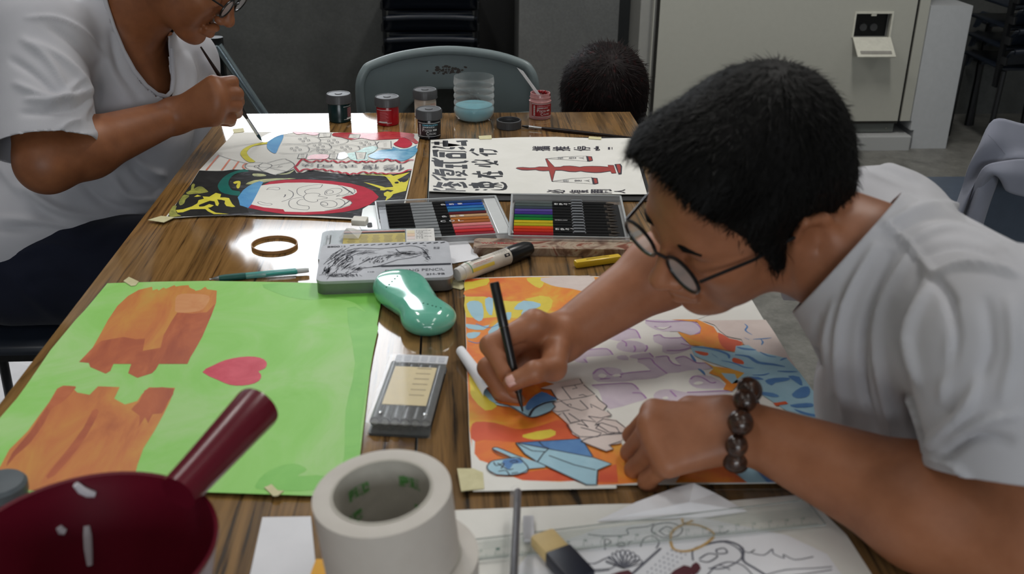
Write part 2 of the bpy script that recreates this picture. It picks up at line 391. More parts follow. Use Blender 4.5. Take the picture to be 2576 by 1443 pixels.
def paint(name,stops,scale=30,sx=(1,1,1),rough=0.6,dist=0.6,spec=0.4,detail=5):
    if name in MC: return MC[name]
    t=NT(name); f=t.noise(t.obj(sx),scale,detail,0.6,dist); t.link(t.ramp(f,stops),t.b.inputs['Base Color'])
    t.b.inputs['Roughness'].default_value=rough; t.b.inputs['Specular IOR Level'].default_value=spec; MC[name]=t.m; return t.m
m_paper=paint('cartridge_paper',[(0.3,C(222,221,215)),(0.7,C(230,229,224))],12,rough=0.85,spec=0.12)
m_white=paint('copy_paper',[(0.3,C(224,225,230)),(0.7,C(232,233,238))],12,rough=0.75,spec=0.2)
m_masking=paint('masking_tape',[(0.3,C(198,192,150)),(0.7,C(214,208,168))],60,rough=0.6,spec=0.2)
m_ink=mat('black_ink',C(28,28,36),0.45); m_pencil=mat('pencil_line',C(88,88,96),0.7); m_pencil2=mat('pencil_line_faint',C(120,122,128),0.7)
def sheet(name,pts,z,th,m,label,cat,group=None,fr=PX,sm=0):
    """a sheet of paper cut to an outline, lying at height z"""
    p=[fr(q) for q in pts]
    if sm: p=smooth2(p,True,sm)
    w=[oz(u,v,z+th) for u,v in p]; c=sum(w,Vector())/len(w)
    t=thing(name,(c.x,c.y,z),label,cat,group)
    b=MB(); b.prism([(q.x-c.x,q.y-c.y) for q in w],0,th); b.build('paper',m,t); return t
def tape_piece(pts,z,label,fr=PX):
    p=[oz(*fr(q),z) for q in pts]; c=sum(p,Vector())/len(p)
    b=MB(); b.prism([(q.x-c.x,q.y-c.y) for q in p],-0.0006,0.0003)
    return tag(b.build('tape_strip',m_masking,loc=c),label,'tape','short strips of masking tape on the poster edges')
Z0=TZ+0.0008
# ================================================================ GREEN PAINTING
gz=Z0+0.0030
m_green=paint('green_wash',[(0.25,C(136,204,92)),(0.45,C(150,212,112)),(0.6,C(166,214,134)),(0.8,C(176,216,148))],7,rough=0.6,dist=1.2,spec=0.35)
gp=sheet('green_painting',[(270,712),(400,708),(530,706),(700,709),(820,712),(961,722),(958,760),(935,900),(905,1150),(893,1247),(775,1245),(520,1237),(200,1243),(-190,1250),(-165,1225),(-90,1150),(0,1050),(42,1002),(64,972),(91,933),(127,880),(166,833),(191,803),(213,780),(241,747)],gz,0.0006,m_green,'bright green painting with orange interlocking blocks and a red heart','painting')
Aor=paint('orange_wash',[(0.28,C(176,92,46)),(0.45,C(200,118,58)),(0.62,C(206,140,62)),(0.8,C(200,160,72))],22,(1.0,0.28,1),rough=0.5,dist=0.8)
Aod=paint('orange_wash_dark',[(0.3,C(160,72,40)),(0.6,C(186,96,52)),(0.8,C(204,120,70))],26,(1,0.4,1),rough=0.5,dist=0.8)
Ahe=paint('heart_red_wash',[(0.3,C(196,38,66)),(0.7,C(222,84,104))],30,rough=0.5)
Agd=paint('green_wash_dark',[(0.3,C(112,188,72)),(0.7,C(132,202,90))],14,rough=0.5,dist=1.0)
a=Art(gz+0.0007,{'g':Agd,'o':Aor,'d':Aod,'h':Ahe,'p':paint('pale_orange_wash',[(0.3,C(206,136,84)),(0.7,C(216,156,104))],30)})
f7=zf(0,680,2.576)
a.poly('g',f7,[(1700,90),(2040,85),(2400,130),(2465,190),(2440,330),(2400,300),(2300,210),(2150,180),(2000,190),(1830,160)],3)
a.poly('g',f7,[(2250,240),(2440,330),(2420,520),(2340,1000),(2320,1400),(2180,1420),(2230,1200),(2240,900),(2300,600)],3)
a.poly('g',f7,[(1660,1380),(1750,1290),(1900,1250),(1990,1290),(1930,1330),(2100,1330),(2050,1420),(1700,1420)],3)
a.poly('o',f7,[(985,105),(990,128),(1020,120),(1028,130),(1060,110),(1075,118),(1130,95),(1140,104),(1175,98),(1222,95),(1230,112),(1262,125),(1268,132),(1300,125),(1330,105),(1345,122),(1405,130),(1400,210),(1370,290),(1310,430),(1260,520),(1235,560),(1215,605),(1030,605),(1010,640),(985,665),(890,695),(830,665),(850,605),(735,605),(715,650),(685,668),(585,625),(575,598),(512,592),(600,500),(640,430),(700,320),(760,230),(830,165),(900,125)])
a.poly('d',f7,[(512,592),(600,500),(660,455),(800,430),(880,445),(940,440),(925,520),(1040,500),(1060,420),(1110,330),(1150,270),(1250,280),(1340,270),(1395,215),(1370,290),(1310,430),(1260,520),(1235,560),(1215,605),(1030,605),(1010,640),(985,665),(890,695),(830,665),(850,605),(735,605),(715,650),(685,668),(585,625),(575,598)])
a.poly('p',f7,[(1150,160),(1250,150),(1355,165),(1340,220),(1290,262),(1150,272),(1135,230)],3)
a.poly('o',f7,[(410,745),(490,750),(480,770),(500,790),(580,805),(635,750),(775,755),(740,830),(810,868),(890,845),(920,800),(965,757),(1135,760),(1100,850),(1060,930),(1000,1040),(930,1150),(890,1260),(860,1390),(300,1420),(-60,1430),(-40,1330),(0,1270),(60,1160),(180,1040),(260,930),(320,850),(370,765)])
a.poly('d',f7,[(410,747),(488,752),(480,772),(440,820),(390,860),(330,900),(290,980),(200,1110),(100,1200),(40,1270),(80,1180),(190,1050),(270,930),(330,850),(375,770)],2)
a.poly('d',f7,[(965,762),(1128,764),(1090,850),(1050,925),(990,930),(960,990),(940,950),(900,1010),(905,940),(850,900),(900,850),(925,800)],2)
a.poly('d',f7,[(600,905),(640,910),(600,1000),(500,1160),(350,1330),(300,1330),(420,1180),(540,1020)],2)
a.poly('h',f7,[(1312,658),(1380,615),(1460,580),(1560,560),(1650,558),(1710,575),(1730,605),(1715,635),(1675,652),(1690,670),(1690,700),(1650,730),(1570,745),(1490,740),(1420,712)],2)
a.build('painted_picture',gp)
tape_piece([(800,68),(835,42),(900,72),(880,96),(850,100)],gz+0.0016,'masking tape at the far left corner of the green painting',f7)
tape_piece([(1712,1405),(1760,1385),(1775,1400),(1800,1425),(1840,1428),(1800,1458),(1770,1460)],gz+0.0016,'curled masking tape on the near edge of the green painting',f7)
# ================================================================ BLACK AND RED PAINTING
pz=Z0+0.0020
bp=sheet('black_red_painting',[(590,333),(700,331),(860,333),(1057,336),(1048,380),(1036,440),(1020,510),(1004,560),(930,553),(780,545),(600,540),(500,543),(414,549),(470,478),(501,428)],pz,0.0006,m_paper,'white poster painted with a red face on black and yellow and pencilled figures','painting')
A_,B_=zf(380,320,6.0125),zf(700,320,6.0125)
Pb=paint('black_poster_paint',[(0.3,C(28,28,30)),(0.55,C(46,46,48)),(0.72,C(92,92,100))],20,(1,2.5,1),0.7,1.5,0.15)
Pbd=paint('black_poster_paint_solid',[(0.3,C(24,24,24)),(0.7,C(42,42,42))],30,rough=0.75,spec=0.15)
Pr=paint('red_poster_paint',[(0.3,C(172,28,52)),(0.7,C(190,36,62))],30,rough=0.7,spec=0.15)
Py=paint('yellow_poster_paint',[(0.3,C(206,196,62)),(0.7,C(222,212,76))],40,rough=0.7,spec=0.15)
Pyg=paint('olive_poster_paint',[(0.35,C(110,116,50)),(0.7,C(176,176,76))],60,rough=0.5)
Pt=paint('teal_poster_paint',[(0.3,C(16,96,90)),(0.7,C(22,108,98))],40,rough=0.7,spec=0.15)
Pbl=paint('blue_poster_paint',[(0.3,C(52,128,190)),(0.7,C(88,160,204))],25,rough=0.6,spec=0.2)
Pwr=paint('wet_red_paint',[(0.35,C(176,40,58)),(0.6,C(196,72,72)),(0.75,C(200,60,40))],60,(1,2,1),0.2)
Pwb=paint('wet_blue_paint',[(0.35,C(60,140,184)),(0.7,C(140,196,222))],50,(1,2,1),0.15)
a=Art(pz+0.0007,{'k':Pb,'K':Pbd,'r':Pr,'y':Py,'o':Pyg,'t':Pt,'b':Pbl,'w':m_paper,'R':Pwr,'B':Pwb,'i':m_pencil,'I':m_ink,'O':mat('orange_line',C(216,120,88),0.6),'g':paint('wet_teal_paint',[(0.3,C(20,90,76)),(0.7,C(120,190,170))],90,rough=0.2),'L':paint('wet_white_paint',[(0.3,C(232,236,240)),(0.7,C(246,248,250))],60,rough=0.1,spec=0.7)})
bx=lambda p:(p[0]+1924.0,p[1])   # B_ coordinates into A_ coordinates
blk=[(730,650),(900,662),(1100,657),(1250,638),(1430,640),(1680,665),(1880,720),(2050,670),(2160,632),(2200,690),(2300,685)]+[bx(p) for p in [(480,640),(600,660),(800,690),(1000,710),(1100,725),(1300,710),(1500,700),(1750,712),(2015,655),(1985,800),(1940,1000),(1840,1380),(1500,1390),(1100,1370),(700,1345),(300,1335)]]+[(1700,1325),(1300,1325),(900,1335),(500,1350),(235,1372),(400,1130),(600,860)]
a.poly('k',A_,blk)
a.poly('K',A_,[(730,655),(1100,662),(1300,645),(1330,700),(1200,760),(1180,900),(1330,950),(1340,1150),(1450,1220),(1480,1290),(900,1330),(500,1345),(240,1368),(400,1130),(600,860)])
a.poly('t',A_,[(1480,665),(1420,635),(1330,648),(1200,690),(1090,760),(1020,850),(1010,900),(1040,960),(1110,1000),(1320,1035),(1350,990),(1330,965),(1230,950),(1190,900),(1170,850),(1190,780),(1260,710),(1360,680)],2)
a.poly('y',A_,[(375,1250),(480,1240),(620,1195),(700,1150),(720,1100),(800,1080),(780,1045),(880,1050),(980,990),(1060,1010),(1045,1060),(1120,1060),(1180,1070),(1200,1110),(1230,1160),(1275,1200),(1230,1205),(1140,1190),(1110,1150),(1120,1110),(1060,1095),(1000,1090),(1030,1150),(1010,1190),(980,1180),(960,1120),(890,1110),(820,1135),(720,1175),(730,1200),(800,1195),(880,1160),(950,1180),(900,1210),(860,1215),(900,1250),(980,1290),(1180,1310),(950,1312),(860,1270),(820,1235),(760,1235),(600,1240),(480,1285),(400,1290)])
a.poly('o',A_,[(640,850),(665,870),(645,930),(700,900),(770,895),(830,940),(865,975),(800,990),(740,1000),(640,1005),(560,1015),(530,985),(600,950),(610,880)],2)
a.poly('o',A_,[(500,1020),(575,1030),(560,1060),(520,1090),(500,1150),(440,1180),(420,1130),(460,1060)],2)
a.poly('o',A_,[(330,1190),(390,1190),(370,1240),(400,1310),(460,1340),(300,1350),(270,1300)],2)
a.poly('y',A_,[(1240,835),(1290,812),(1350,815),(1350,870),(1330,920),(1300,920),(1290,880),(1310,845),(1270,855)],2)
a.poly('y',A_,[(650,1050),(700,1020),(760,1040),(700,1050)],1)
a.poly('o',A_,[(1540,700),(1700,705),(1740,735),(1560,740)],2); a.poly('o',A_,[(1430,860),(1560,800),(1900,770),(2200,775),(1900,800),(1600,850)],2)
a.poly('o',A_,[(1900,710),(2050,690),(2170,640),(2100,700),(2000,715)],2)
a.poly('y',B_,[(1290,828),(1400,850),(1560,890),(1620,910),(1740,900),(1700,830),(1640,760),(1540,710),(1700,712),(1740,735),(1850,700),(1990,680),(1900,740),(1800,790),(1850,830),(1990,720),(1960,860),(1930,960),(1850,980),(1740,1010),(1700,1060),(1620,1110),(1640,1050),(1600,1030),(1595,995),(1650,965),(1700,980),(1745,955),(1650,940),(1600,955),(1540,950),(1545,925),(1440,885)])
a.poly('o',B_,[(1200,712),(1540,706),(1640,760),(1700,760),(1560,735)],2); a.poly('K',B_,[(1760,830),(1810,820),(1820,845),(1770,850)],2); a.poly('k',B_,[(1860,760),(1990,700),(1960,800),(1890,830),(1850,800)],2)
# red hood, blue cap, white face
a.poly('r',A_,[(1680,880),(1800,820),(2000,795),(2300,785)]+[bx(p) for p in [(600,795),(800,810),(1100,850),(1300,900),(1430,960),(1520,1050),(1490,1090),(1380,1170),(1200,1240),(1000,1280),(700,1310),(400,1322),(100,1312)]]+[(1900,1295),(1700,1265),(1470,1215),(1500,1160)],1)
a.poly('w',A_,[(1660,880),(1800,860),(2050,838),(2300,835)]+[bx(p) for p in [(600,842),(800,860),(960,880),(1100,910),(1180,945),(1190,985),(1140,1020),(1020,1040),(950,1070),(1020,1085),(1090,1110),(1120,1150),(1080,1185),(950,1225),(700,1268),(400,1282),(100,1275)]]+[(2000,1240),(1700,1210),(1510,1165)],1)
a.poly('b',A_,[(1700,825),(1640,815),(1560,840),(1470,890),(1390,950),(1340,1020),(1310,1060),(1330,1110),(1345,1180),(1400,1195),(1470,1220),(1520,1160),(1600,1010),(1660,890)],1)
L=lambda w,pts,sm=4,m='i',fr=A_,cl=False:a.line(m,fr,w,pts,sm,cl)
LW=0.0011
L(LW,[(1745,945),(1790,912),(1860,903),(1930,910),(1945,935),(1900,948),(1830,935),(1770,935),(1745,945)]); L(LW,[(1615,1130),(1650,1125),(1740,1150),(1800,1150),(1830,1165),(1780,1180),(1680,1170),(1625,1150),(1615,1130)])
L(LW*1.3,[(2075,945),(2140,980),(2150,1030),(2100,1080),(1975,1125)]); L(LW*1.8,[(2030,1015),(2025,1040),(2005,1055)])
for pts in ([(670,865),(560,868),(440,885),(330,910),(285,945),(290,1000),(340,1035),(385,1045)],[(670,865),(630,915),(500,925),(410,955),(405,985),(430,1005)],[(385,1045),(420,1010),(480,995),(560,993),(620,1005),(630,1025),(600,1035)],[(385,1045),(400,1090),(470,1125),(550,1130),(595,1115),(590,1095)],[(600,1040),(680,1050),(745,1068),(660,1085),(590,1092)],[(385,1060),(300,1065),(200,1085),(160,1130),(170,1190),(240,1230),(440,1248),(460,1195),(380,1185),(300,1165),(285,1130),(330,1095),(380,1088)],[(705,1000),(720,960),(800,930),(900,922),(960,940),(950,975),(880,1010),(780,1025),(715,1020),(705,1000)],[(740,1005),(730,975),(770,955),(820,960),(830,985),(790,1000),(760,1000)],[(640,1165),(650,1130),(720,1110),(810,1108),(880,1140),(885,1175),(840,1205),(750,1210),(680,1195),(640,1165)],[(650,1140),(700,1130),(745,1150),(740,1178),(700,1180),(660,1165)],[(900,870),(1000,910),(1070,960),(1050,1000),(960,1030),(900,1040),(880,1040),(930,1015)],[(1140,930),(1160,975),(1090,1010),(960,1045)],[(870,1085),(930,1080),(1000,1120),(1000,1160),(950,1200),(820,1240)],[(1040,1095),(1110,1130),(1095,1165),(1000,1200),(700,1262)]):
    L(LW,pts,3,'i',B_)
for k in range(9): L(0.0007,[(960+k*18,890+k*10),(985+k*20,915+k*13)],0,'i',B_); L(0.0007,[(930+k*16,1225-k*12),(950+k*18,1195-k*13)],0,'i',B_)
# upper part of the poster
a.poly('o',A_,[(1760,225),(1650,232),(1500,270),(1390,330),(1350,390),(1370,440),(1430,500),(1500,530),(1580,518),(1500,460),(1450,390),(1480,330),(1560,280),(1760,250)],2); a.b.mi[-1]=a.b.mi[-1]
a.poly('y',A_,[(1755,227),(1650,234),(1500,272),(1392,332),(1352,390),(1372,440),(1430,498),(1500,526),(1575,516),(1498,460),(1448,390),(1478,330),(1560,280),(1755,248)],2)
a.poly('b',A_,[(2005,118),(1960,120),(1860,160),(1780,210),(1755,250),(1755,310),(1790,350),(1830,380),(1890,390),(1930,300),(1980,200)],2)
a.poly('L',A_,[(1640,180),(1760,100),(1900,62),(2100,60),(2140,85),(1960,115),(1860,155),(1770,215),(1700,225)],2)
L(LW,[(1010,415),(1200,480),(1330,515),(1450,545)],4)
for p in ([(1020,425),(835,648)],[(1190,485),(1070,648)],[(1325,515),(1240,635)]): a.line('O',A_,0.0035,p,0)
a.line('O',A_,0.003,[(1450,540),(1400,565),(1390,600),(1420,628)])
L(LW,[(1420,575),(1480,540),(1620,530),(1760,545),(1830,575),(1760,625),(1650,655),(1500,640),(1430,605),(1420,575)]); L(LW,[(1420,582),(1560,585),(1600,588)],0)
L(LW,[(1560,585),(1600,570),(1640,585),(1610,605),(1570,600),(1560,585)]); L(LW,[(1620,575),(1690,538)],0); L(LW,[(1600,600),(1680,655),(1850,718),(2080,655)],0); L(LW,[(1640,605),(1910,605),(1940,580),(1990,592),(1910,605)],0)
L(LW,[(1760,535),(1990,475),(2060,490),(2140,530),(2170,570),(2140,610),(2040,670),(1900,715)]); L(LW,[(1830,580),(2120,525)],0); L(LW,[(1800,615),(2030,660)],0)
# clouds of wet paint
a.poly('R',B_,[(220,60),(350,70),(500,70),(620,95),(560,118),(480,112),(400,95),(300,105),(250,90)],2)
a.poly('R',B_,[(840,85),(1100,80),(1400,90),(1600,65),(1800,70),(2000,90),(2060,110),(2050,160),(2120,220),(2080,250),(2000,200),(1900,150),(1840,170),(1600,185),(1400,190),(1260,160),(1100,190),(960,150),(830,130)],2)
a.poly('r',B_,[(1890,155),(1960,180),(2030,240),(1990,290),(1900,310),(1780,280),(1745,245),(1800,210),(1830,170)],2)
a.poly('w',B_,[(630,85),(800,80),(790,140),(610,155)],1); a.poly('w',B_,[(1080,105),(1240,105),(1220,165),(1060,160)],1)
a.poly('B',B_,[(1730,290),(1850,330),(2000,310),(2100,265),(2080,300),(2110,340),(2060,420),(1960,480),(1850,510),(1650,470),(1480,480),(1360,440),(1450,380),(1560,340),(1720,330)],2)
a.poly('g',B_,[(1215,355),(1300,310),(1400,285),(1480,290),(1500,320),(1430,380),(1350,410),(1360,460),(1340,500),(1200,510),(1090,480),(1040,400),(1130,380)],2)
a.poly('w',B_,[(1165,375),(1330,375),(1300,480),(1190,490)],1)
a.poly('R',B_,[(450,440),(540,410),(740,410),(760,450),(700,480),(520,480),(440,485)],2); a.poly('L',B_,[(900,400),(1000,370),(1060,440),(960,490),(890,470)],2)
a.poly('w',B_,[(310,405),(440,400),(420,470),(290,470)],1); a.poly('w',B_,[(780,400),(900,395),(870,480),(760,470)],1)
for p in ([(620,90),(800,85),(785,150),(605,150),(620,90)],[(1080,108),(1240,110),(1222,165),(1060,160),(1080,108)],[(1520,215),(1705,205),(1710,315),(1510,310),(1485,255),(1520,215)],[(1165,378),(1330,378),(1300,480),(1190,485),(1165,378)],[(315,405),(440,400),(415,470),(290,470),(315,405)],[(785,400),(905,397),(880,480),(765,470),(785,400)]):
    L(LW*1.3,p,0,'i',B_)
    cx=sum(q[0] for q in p[:4])/4; cy=sum(q[1] for q in p[:4])/4
    for k in range(3): L(LW,[(cx-28+k*6,cy-25+k*22),(cx-8,cy-20+k*22),(cx+10,cy-27+k*22),(cx+30,cy-22+k*22)],0,'i',B_)
L(LW*2.4,[(1560,318),(1690,325)],0,'I',B_)
for p in ([(90,125),(400,130),(560,140),(640,190),(600,230),(420,245),(60,245)],[(640,185),(800,175),(980,170),(1060,195),(1000,240),(800,275),(760,240),(620,235)],[(1100,205),(1400,195),(1475,225),(1440,270),(1300,290),(1200,280)],[(430,270),(520,235),(680,235),(790,270),(790,320),(640,330),(470,310)],[(60,260),(300,260),(430,280),(470,330),(420,380),(200,395),(0,385)],[(800,290),(1000,262),(1180,275),(1235,315),(1180,350),(960,355),(850,335)],[(480,370),(560,335),(700,335),(850,365),(800,390),(600,385)]):
    L(LW,p,4,'i',B_)
    cx=sum(q[0] for q in p)/len(p); cy=sum(q[1] for q in p)/len(p)
    for k,(dx,dy) in enumerate(((-70,-12),(10,-25),(60,5),(-20,18))): L(LW,[(cx+dx-22,cy+dy),(cx+dx,cy+dy-12),(cx+dx+22,cy+dy+3),(cx+dx+4,cy+dy+14),(cx+dx-18,cy+dy+5)],3,'i',B_)
# scalloped red banner edges and the upside-down lettering between them
def scallop(pts,amp,w,m,fr,per=70):
    out=[]
    for i in range(len(pts)-1):
        (x0,y0),(x1,y1)=pts[i],pts[i+1]; n=max(2,int(math.hypot(x1-x0,y1-y0)/per))
        for j in range(n):
            t=j/n; out.append((x0+(x1-x0)*t,y0+(y1-y0)*t+amp*(((j+i)%2)*2-1)+random.uniform(-4,4)))
    out.append(pts[-1]); a.line(m,fr,w,out,3)
scallop([(250,590),(290,545),(380,490),(520,515),(700,500),(900,520),(1150,520),(1450,515),(1650,490),(1900,520),(2050,490)],13,0.0042,'r',B_,60)
scallop([(250,600),(320,660),(430,640),(620,630),(900,670),(1080,705),(1300,680),(1500,690),(1750,705),(1900,665),(2020,640)],9,0.0045,'r',B_,55)
for s_,x0,x1,y0,y1 in (('法',350,545,548,590),('司',590,840,555,600),('式',920,1200,560,605),('復',1260,1530,560,635),('修',1580,1910,560,655)):
    a.textpx('i',s_,B_,(x1,y0),(x0,y0),(x1,y1),0.0)
a.build('painted_picture',bp)
tape_piece([(585,325),(612,322),(615,331),(588,334)],pz+0.0016,'tape strip at the far corner of the black and red painting near the brush tip')
tape_piece([(372,553),(405,543),(440,546),(412,559)],pz+0.0016,'masking tape on the near left corner of the black and red painting')
# ================================================================ CALLIGRAPHY POSTER
cz=Z0+0.0045
board=sheet('black_board',[(1083,349),(1560,344),(1594,344),(1642,504),(1079,503)],Z0,0.002,mat('black_card',C(22,21,21),0.7),'black card sheet under the black-lettered poster','board')
cp=sheet('lettered_poster',[(1083,352),(1150,348),(1205,349),(1300,345),(1400,344),(1500,348),(1560,347),(1588,347),(1628,488),(1560,488),(1285,486),(1190,484),(1079,480)],cz,0.0012,m_paper,'white poster with thick black characters and a red balance scale','poster')
c3=zf(1070,340,9.02); c4=zf(1290,340,9.018)
a=Art(cz+0.0013,{'i':m_ink,'r':paint('marker_red',[(0.3,C(150,48,42)),(0.7,C(164,56,48))],30,rough=0.6),'o':mat('outline_ink',C(52,48,60),0.5),'s':m_pencil2})
for p in ([(130,165),(200,165),(200,145),(320,145),(320,170),(390,170),(395,120),(515,120),(520,185),(700,205),(810,230),(830,240),(945,240),(925,150),(970,140),(945,112),(700,125),(695,140),(735,160),(805,150),(815,225),(520,180),(515,260),(400,260),(390,185),(320,185),(320,220),(205,215),(200,182),(130,178)],
 [(155,262),(200,240),(260,250),(380,270),(480,300),(550,300),(560,270),(680,270),(660,305),(600,320),(500,315),(380,295),(260,278),(215,290),(165,285)],[(735,272),(850,258),(915,310),(815,325)],
 [(160,330),(300,328),(300,345),(620,355),(890,355),(945,385),(925,395),(870,375),(620,375),(300,358),(270,385),(290,500),(180,470)],[(312,380),(445,385),(440,500),(318,495)],
 [(135,515),(215,505),(320,555),(330,565),(408,565),(410,605),(560,610),(740,605),(870,590),(895,570),(990,585),(920,625),(740,640),(560,645),(408,640),(400,728),(215,700),(185,600),(135,585),(140,560),(210,570),(200,550)],
 [(445,662),(635,665),(635,685),(830,690),(830,670),(950,668),(958,760),(840,758),(835,718),(640,715),(637,745),(460,738)],
 [(205,760),(300,780),(330,860),(355,880),(310,760),(440,765),(640,795),(660,830),(665,890),(640,915),(560,915),(470,885),(470,850),(545,845),(555,885),(590,890),(595,830),(500,815),(430,805),(440,870),(465,895),(465,935),(430,935),(280,900),(160,870),(165,840),(215,845)],
 [(680,820),(760,815),(835,850),(850,790),(910,785),(890,850),(975,915),(900,918),(830,880),(790,905),(830,920),(800,935),(735,930),(680,900),(740,885),(800,865),(740,840),(720,860),(690,870)],
 [(135,895),(185,890),(365,1015),(290,1018)],[(340,945),(400,938),(480,975),(915,978),(928,995),(915,1010),(530,1005),(530,1020),(460,1025)],
 [(290,1050),(400,1075),(360,1165),(410,1190),(395,1198),(180,1165),(175,1140),(240,1145)],[(380,1145),(440,1085),(480,1090),(555,1048),(650,1060),(580,1110),(700,1095),(740,1080),(830,1150),(780,1165),(730,1140),(650,1155),(600,1125),(570,1125),(670,1180),(610,1198),(510,1145),(470,1160)],[(755,1065),(860,1055),(910,1090),(965,1185),(865,1195),(840,1110)],
 [(170,1215),(230,1205),(360,1250),(905,1250),(925,1262),(905,1270),(400,1262),(190,1250)],[(455,1210),(680,1210),(700,1230),(460,1235)],
 [(990,358),(1045,300),(1122,305),(1090,368)],[(1035,385),(1080,378),(1230,445),(1180,465)],[(1222,292),(1315,292),(1320,318),(1480,322),(1600,340),(1650,380),(1570,385),(1540,350),(1460,338),(1325,335),(1325,385),(1230,388)],[(1220,400),(1290,400),(1420,412),(1615,412),(1620,435),(1410,438),(1430,470),(1380,475)],
 [(1095,570),(1140,550),(1260,560),(1450,552),(1475,568),(1380,575),(1560,625),(1555,580),(1645,578),(1635,620),(1600,640),(1658,650),(1655,685),(1560,650),(1450,665),(1300,672),(1110,665),(1130,642),(1300,650),(1440,640),(1480,635),(1340,590),(1240,575)],[(1038,600),(1090,585),(1190,605),(1120,620),(1060,618)],[(1195,700),(1225,680),(1470,695),(1485,712),(1470,728)],
 [(1040,875),(1090,858),(1180,862),(1150,815),(1245,812),(1260,880),(1480,920),(1755,912),(1755,942),(1560,945),(1610,975),(1590,990),(1480,970),(1270,930),(1285,955),(1190,958),(1195,890),(1110,885)],[(1285,860),(1400,845),(1430,818),(1495,820),(1500,845),(1660,840),(1645,810),(1720,810),(1760,850),(1765,900),(1690,898),(1670,862),(1500,862),(1470,900),(1390,895),(1400,868),(1310,870)],
 [(975,1120),(1040,1110),(1045,1075),(1185,1078),(1260,1055),(1340,1048),(1460,1055),(1540,1090),(1580,1080),(1650,1075),(1680,1085),(1580,1112),(1740,1125),(1745,1135),(1570,1130),(1570,1150),(1740,1170),(1745,1185),(1560,1165),(1560,1190),(1450,1195),(1240,1190),(1200,1150),(1215,1195),(1095,1198),(1060,1140),(990,1138)],
 [(1120,1240),(1150,1220),(1240,1225),(1200,1245),(1145,1250)],[(1305,1240),(1350,1222),(1420,1225),(1370,1248)],[(1460,1232),(1700,1225),(1760,1205),(1790,1150),(1770,1100),(1690,1065),(1760,1058),(1830,1095),(1865,1165),(1840,1220),(1760,1245),(1600,1242)]):
    a.poly('i',c3,p)
def hole(p): a.poly('w',c3,p)
a.names.append('w'); a.mats['w']=m_paper
a.line('i',c3,0.0035,[(470,450),(510,415),(600,405),(910,408),(915,520),(550,518),(490,485),(470,450)],0)
a.poly('i',c3,[(470,450),(500,415),(600,405),(915,408),(918,522),(540,520),(490,485)]); hole([(605,445),(640,435),(790,440),(795,490),(620,492)])
hole([(1310,1095),(1400,1078),(1450,1090),(1458,1112),(1320,1118)]); hole([(1330,1140),(1455,1138),(1455,1160),(1400,1168),(1350,1162)])
# balance scale
sc_=[(65,745),(110,725),(230,720),(380,732),(500,728),(600,708),(720,710),(800,715),(760,600),(735,530),(775,525),(860,620),(950,715),(1080,712),(1150,690),(1300,688),(1420,700),(1520,715),(1620,700),(1800,695),(2000,700),(2160,712),(2155,670),(2290,675),(2350,860),(2240,865),(2215,815),(2000,848),(1850,852),(1650,835),(1540,815),(1420,832),(1280,828),(1110,798),(970,800),(940,900),(905,1040),(880,1035),(860,960),(820,805),(700,812),(600,805),(520,785),(330,795),(200,790),(110,765)]
a.poly('o',c4,sc_); cx0,cy0=1100,757
def shrink(pts,k):
    n=len(pts); out=[]
    for i in range(n):
        x0,y0=pts[i-1]; x1,y1=pts[i]; x2,y2=pts[(i+1)%n]
        nx,ny=-(y2-y0),(x2-x0); l=math.hypot(nx,ny) or 1; out.append((x1+nx/l*k,y1+ny/l*k))
    return out
a.poly('r',c4,shrink(sc_,11)); a.poly('o',c4,[(2305,655),(2440,645),(2480,700),(2470,880),(2400,890)]); a.poly('r',c4,[(2350,665),(2420,655),(2450,720),(2440,850),(2400,850)])
for dx,dy in((0,0),(125,515)):
    q=[(755+dx,530+dy),(1200+dx,485+dy-(20 if dy else 0)),(1660+dx,468+dy-(33 if dy else 0)),(1720+dx,590+dy-(0 if dy else 0)),(1150+dx,548+dy)]
    a.line('o',c4,0.0012,q+[q[0]],0)
    e=[(1660+dx,468+dy-25*(dy>0)),(1795+dx,480+dy-25*(dy>0)),(1818+dx,575+dy),(1735+dx,595+dy),(1690+dx,590+dy)]
    a.poly('o',c4,e); a.poly('r',c4,[(1705+dx,480+dy-20*(dy>0)),(1770+dx,488+dy-20*(dy>0)),(1800+dx,565+dy),(1735+dx,578+dy)])
    a.textpx('s','害'if dy else '被',c4,(1205+dx-60,540+dy),(1205+dx-60,492+dy),(1070+dx-60,540+dy)); a.textpx('o','告'if dy==0 else '害',c4,(1440+dx,540+dy-8),(1440+dx,500+dy-8),(1265+dx,540+dy-8)); a.textpx('o','人',c4,(1620+dx,545+dy-10),(1620+dx,500+dy-10),(1490+dx,545+dy-10))
for s_,x0,x1,y0,y1 in (('攜',440,850,245,350),('推',900,1305,250,350),('停',1375,1760,245,350),('害',1830,2260,245,345)): a.textpx('o',s_,c4,(x1,y1),(x1,y0),(x0,y1),0.012)
for s_,x0,x1,y0,y1 in (('必',760,1185,1228,1310),('復',1280,1720,1235,1312),('關',1770,2250,1225,1310),('人',2300,2560,1225,1310)): a.textpx('o',s_,c4,(x1,y1),(x1,y0),(x0,y1),0.012)
a.build('lettering',cp)
tape_piece([(1204,342),(1236,340),(1237,349),(1206,350)],cz+0.0022,'tape strip at the far edge of the lettered poster beside the water bottle')
tape_piece([(1482,343),(1513,345),(1512,351),(1480,349)],cz+0.0022,'tape strip at the far edge of the lettered poster beside the dark head of hair')
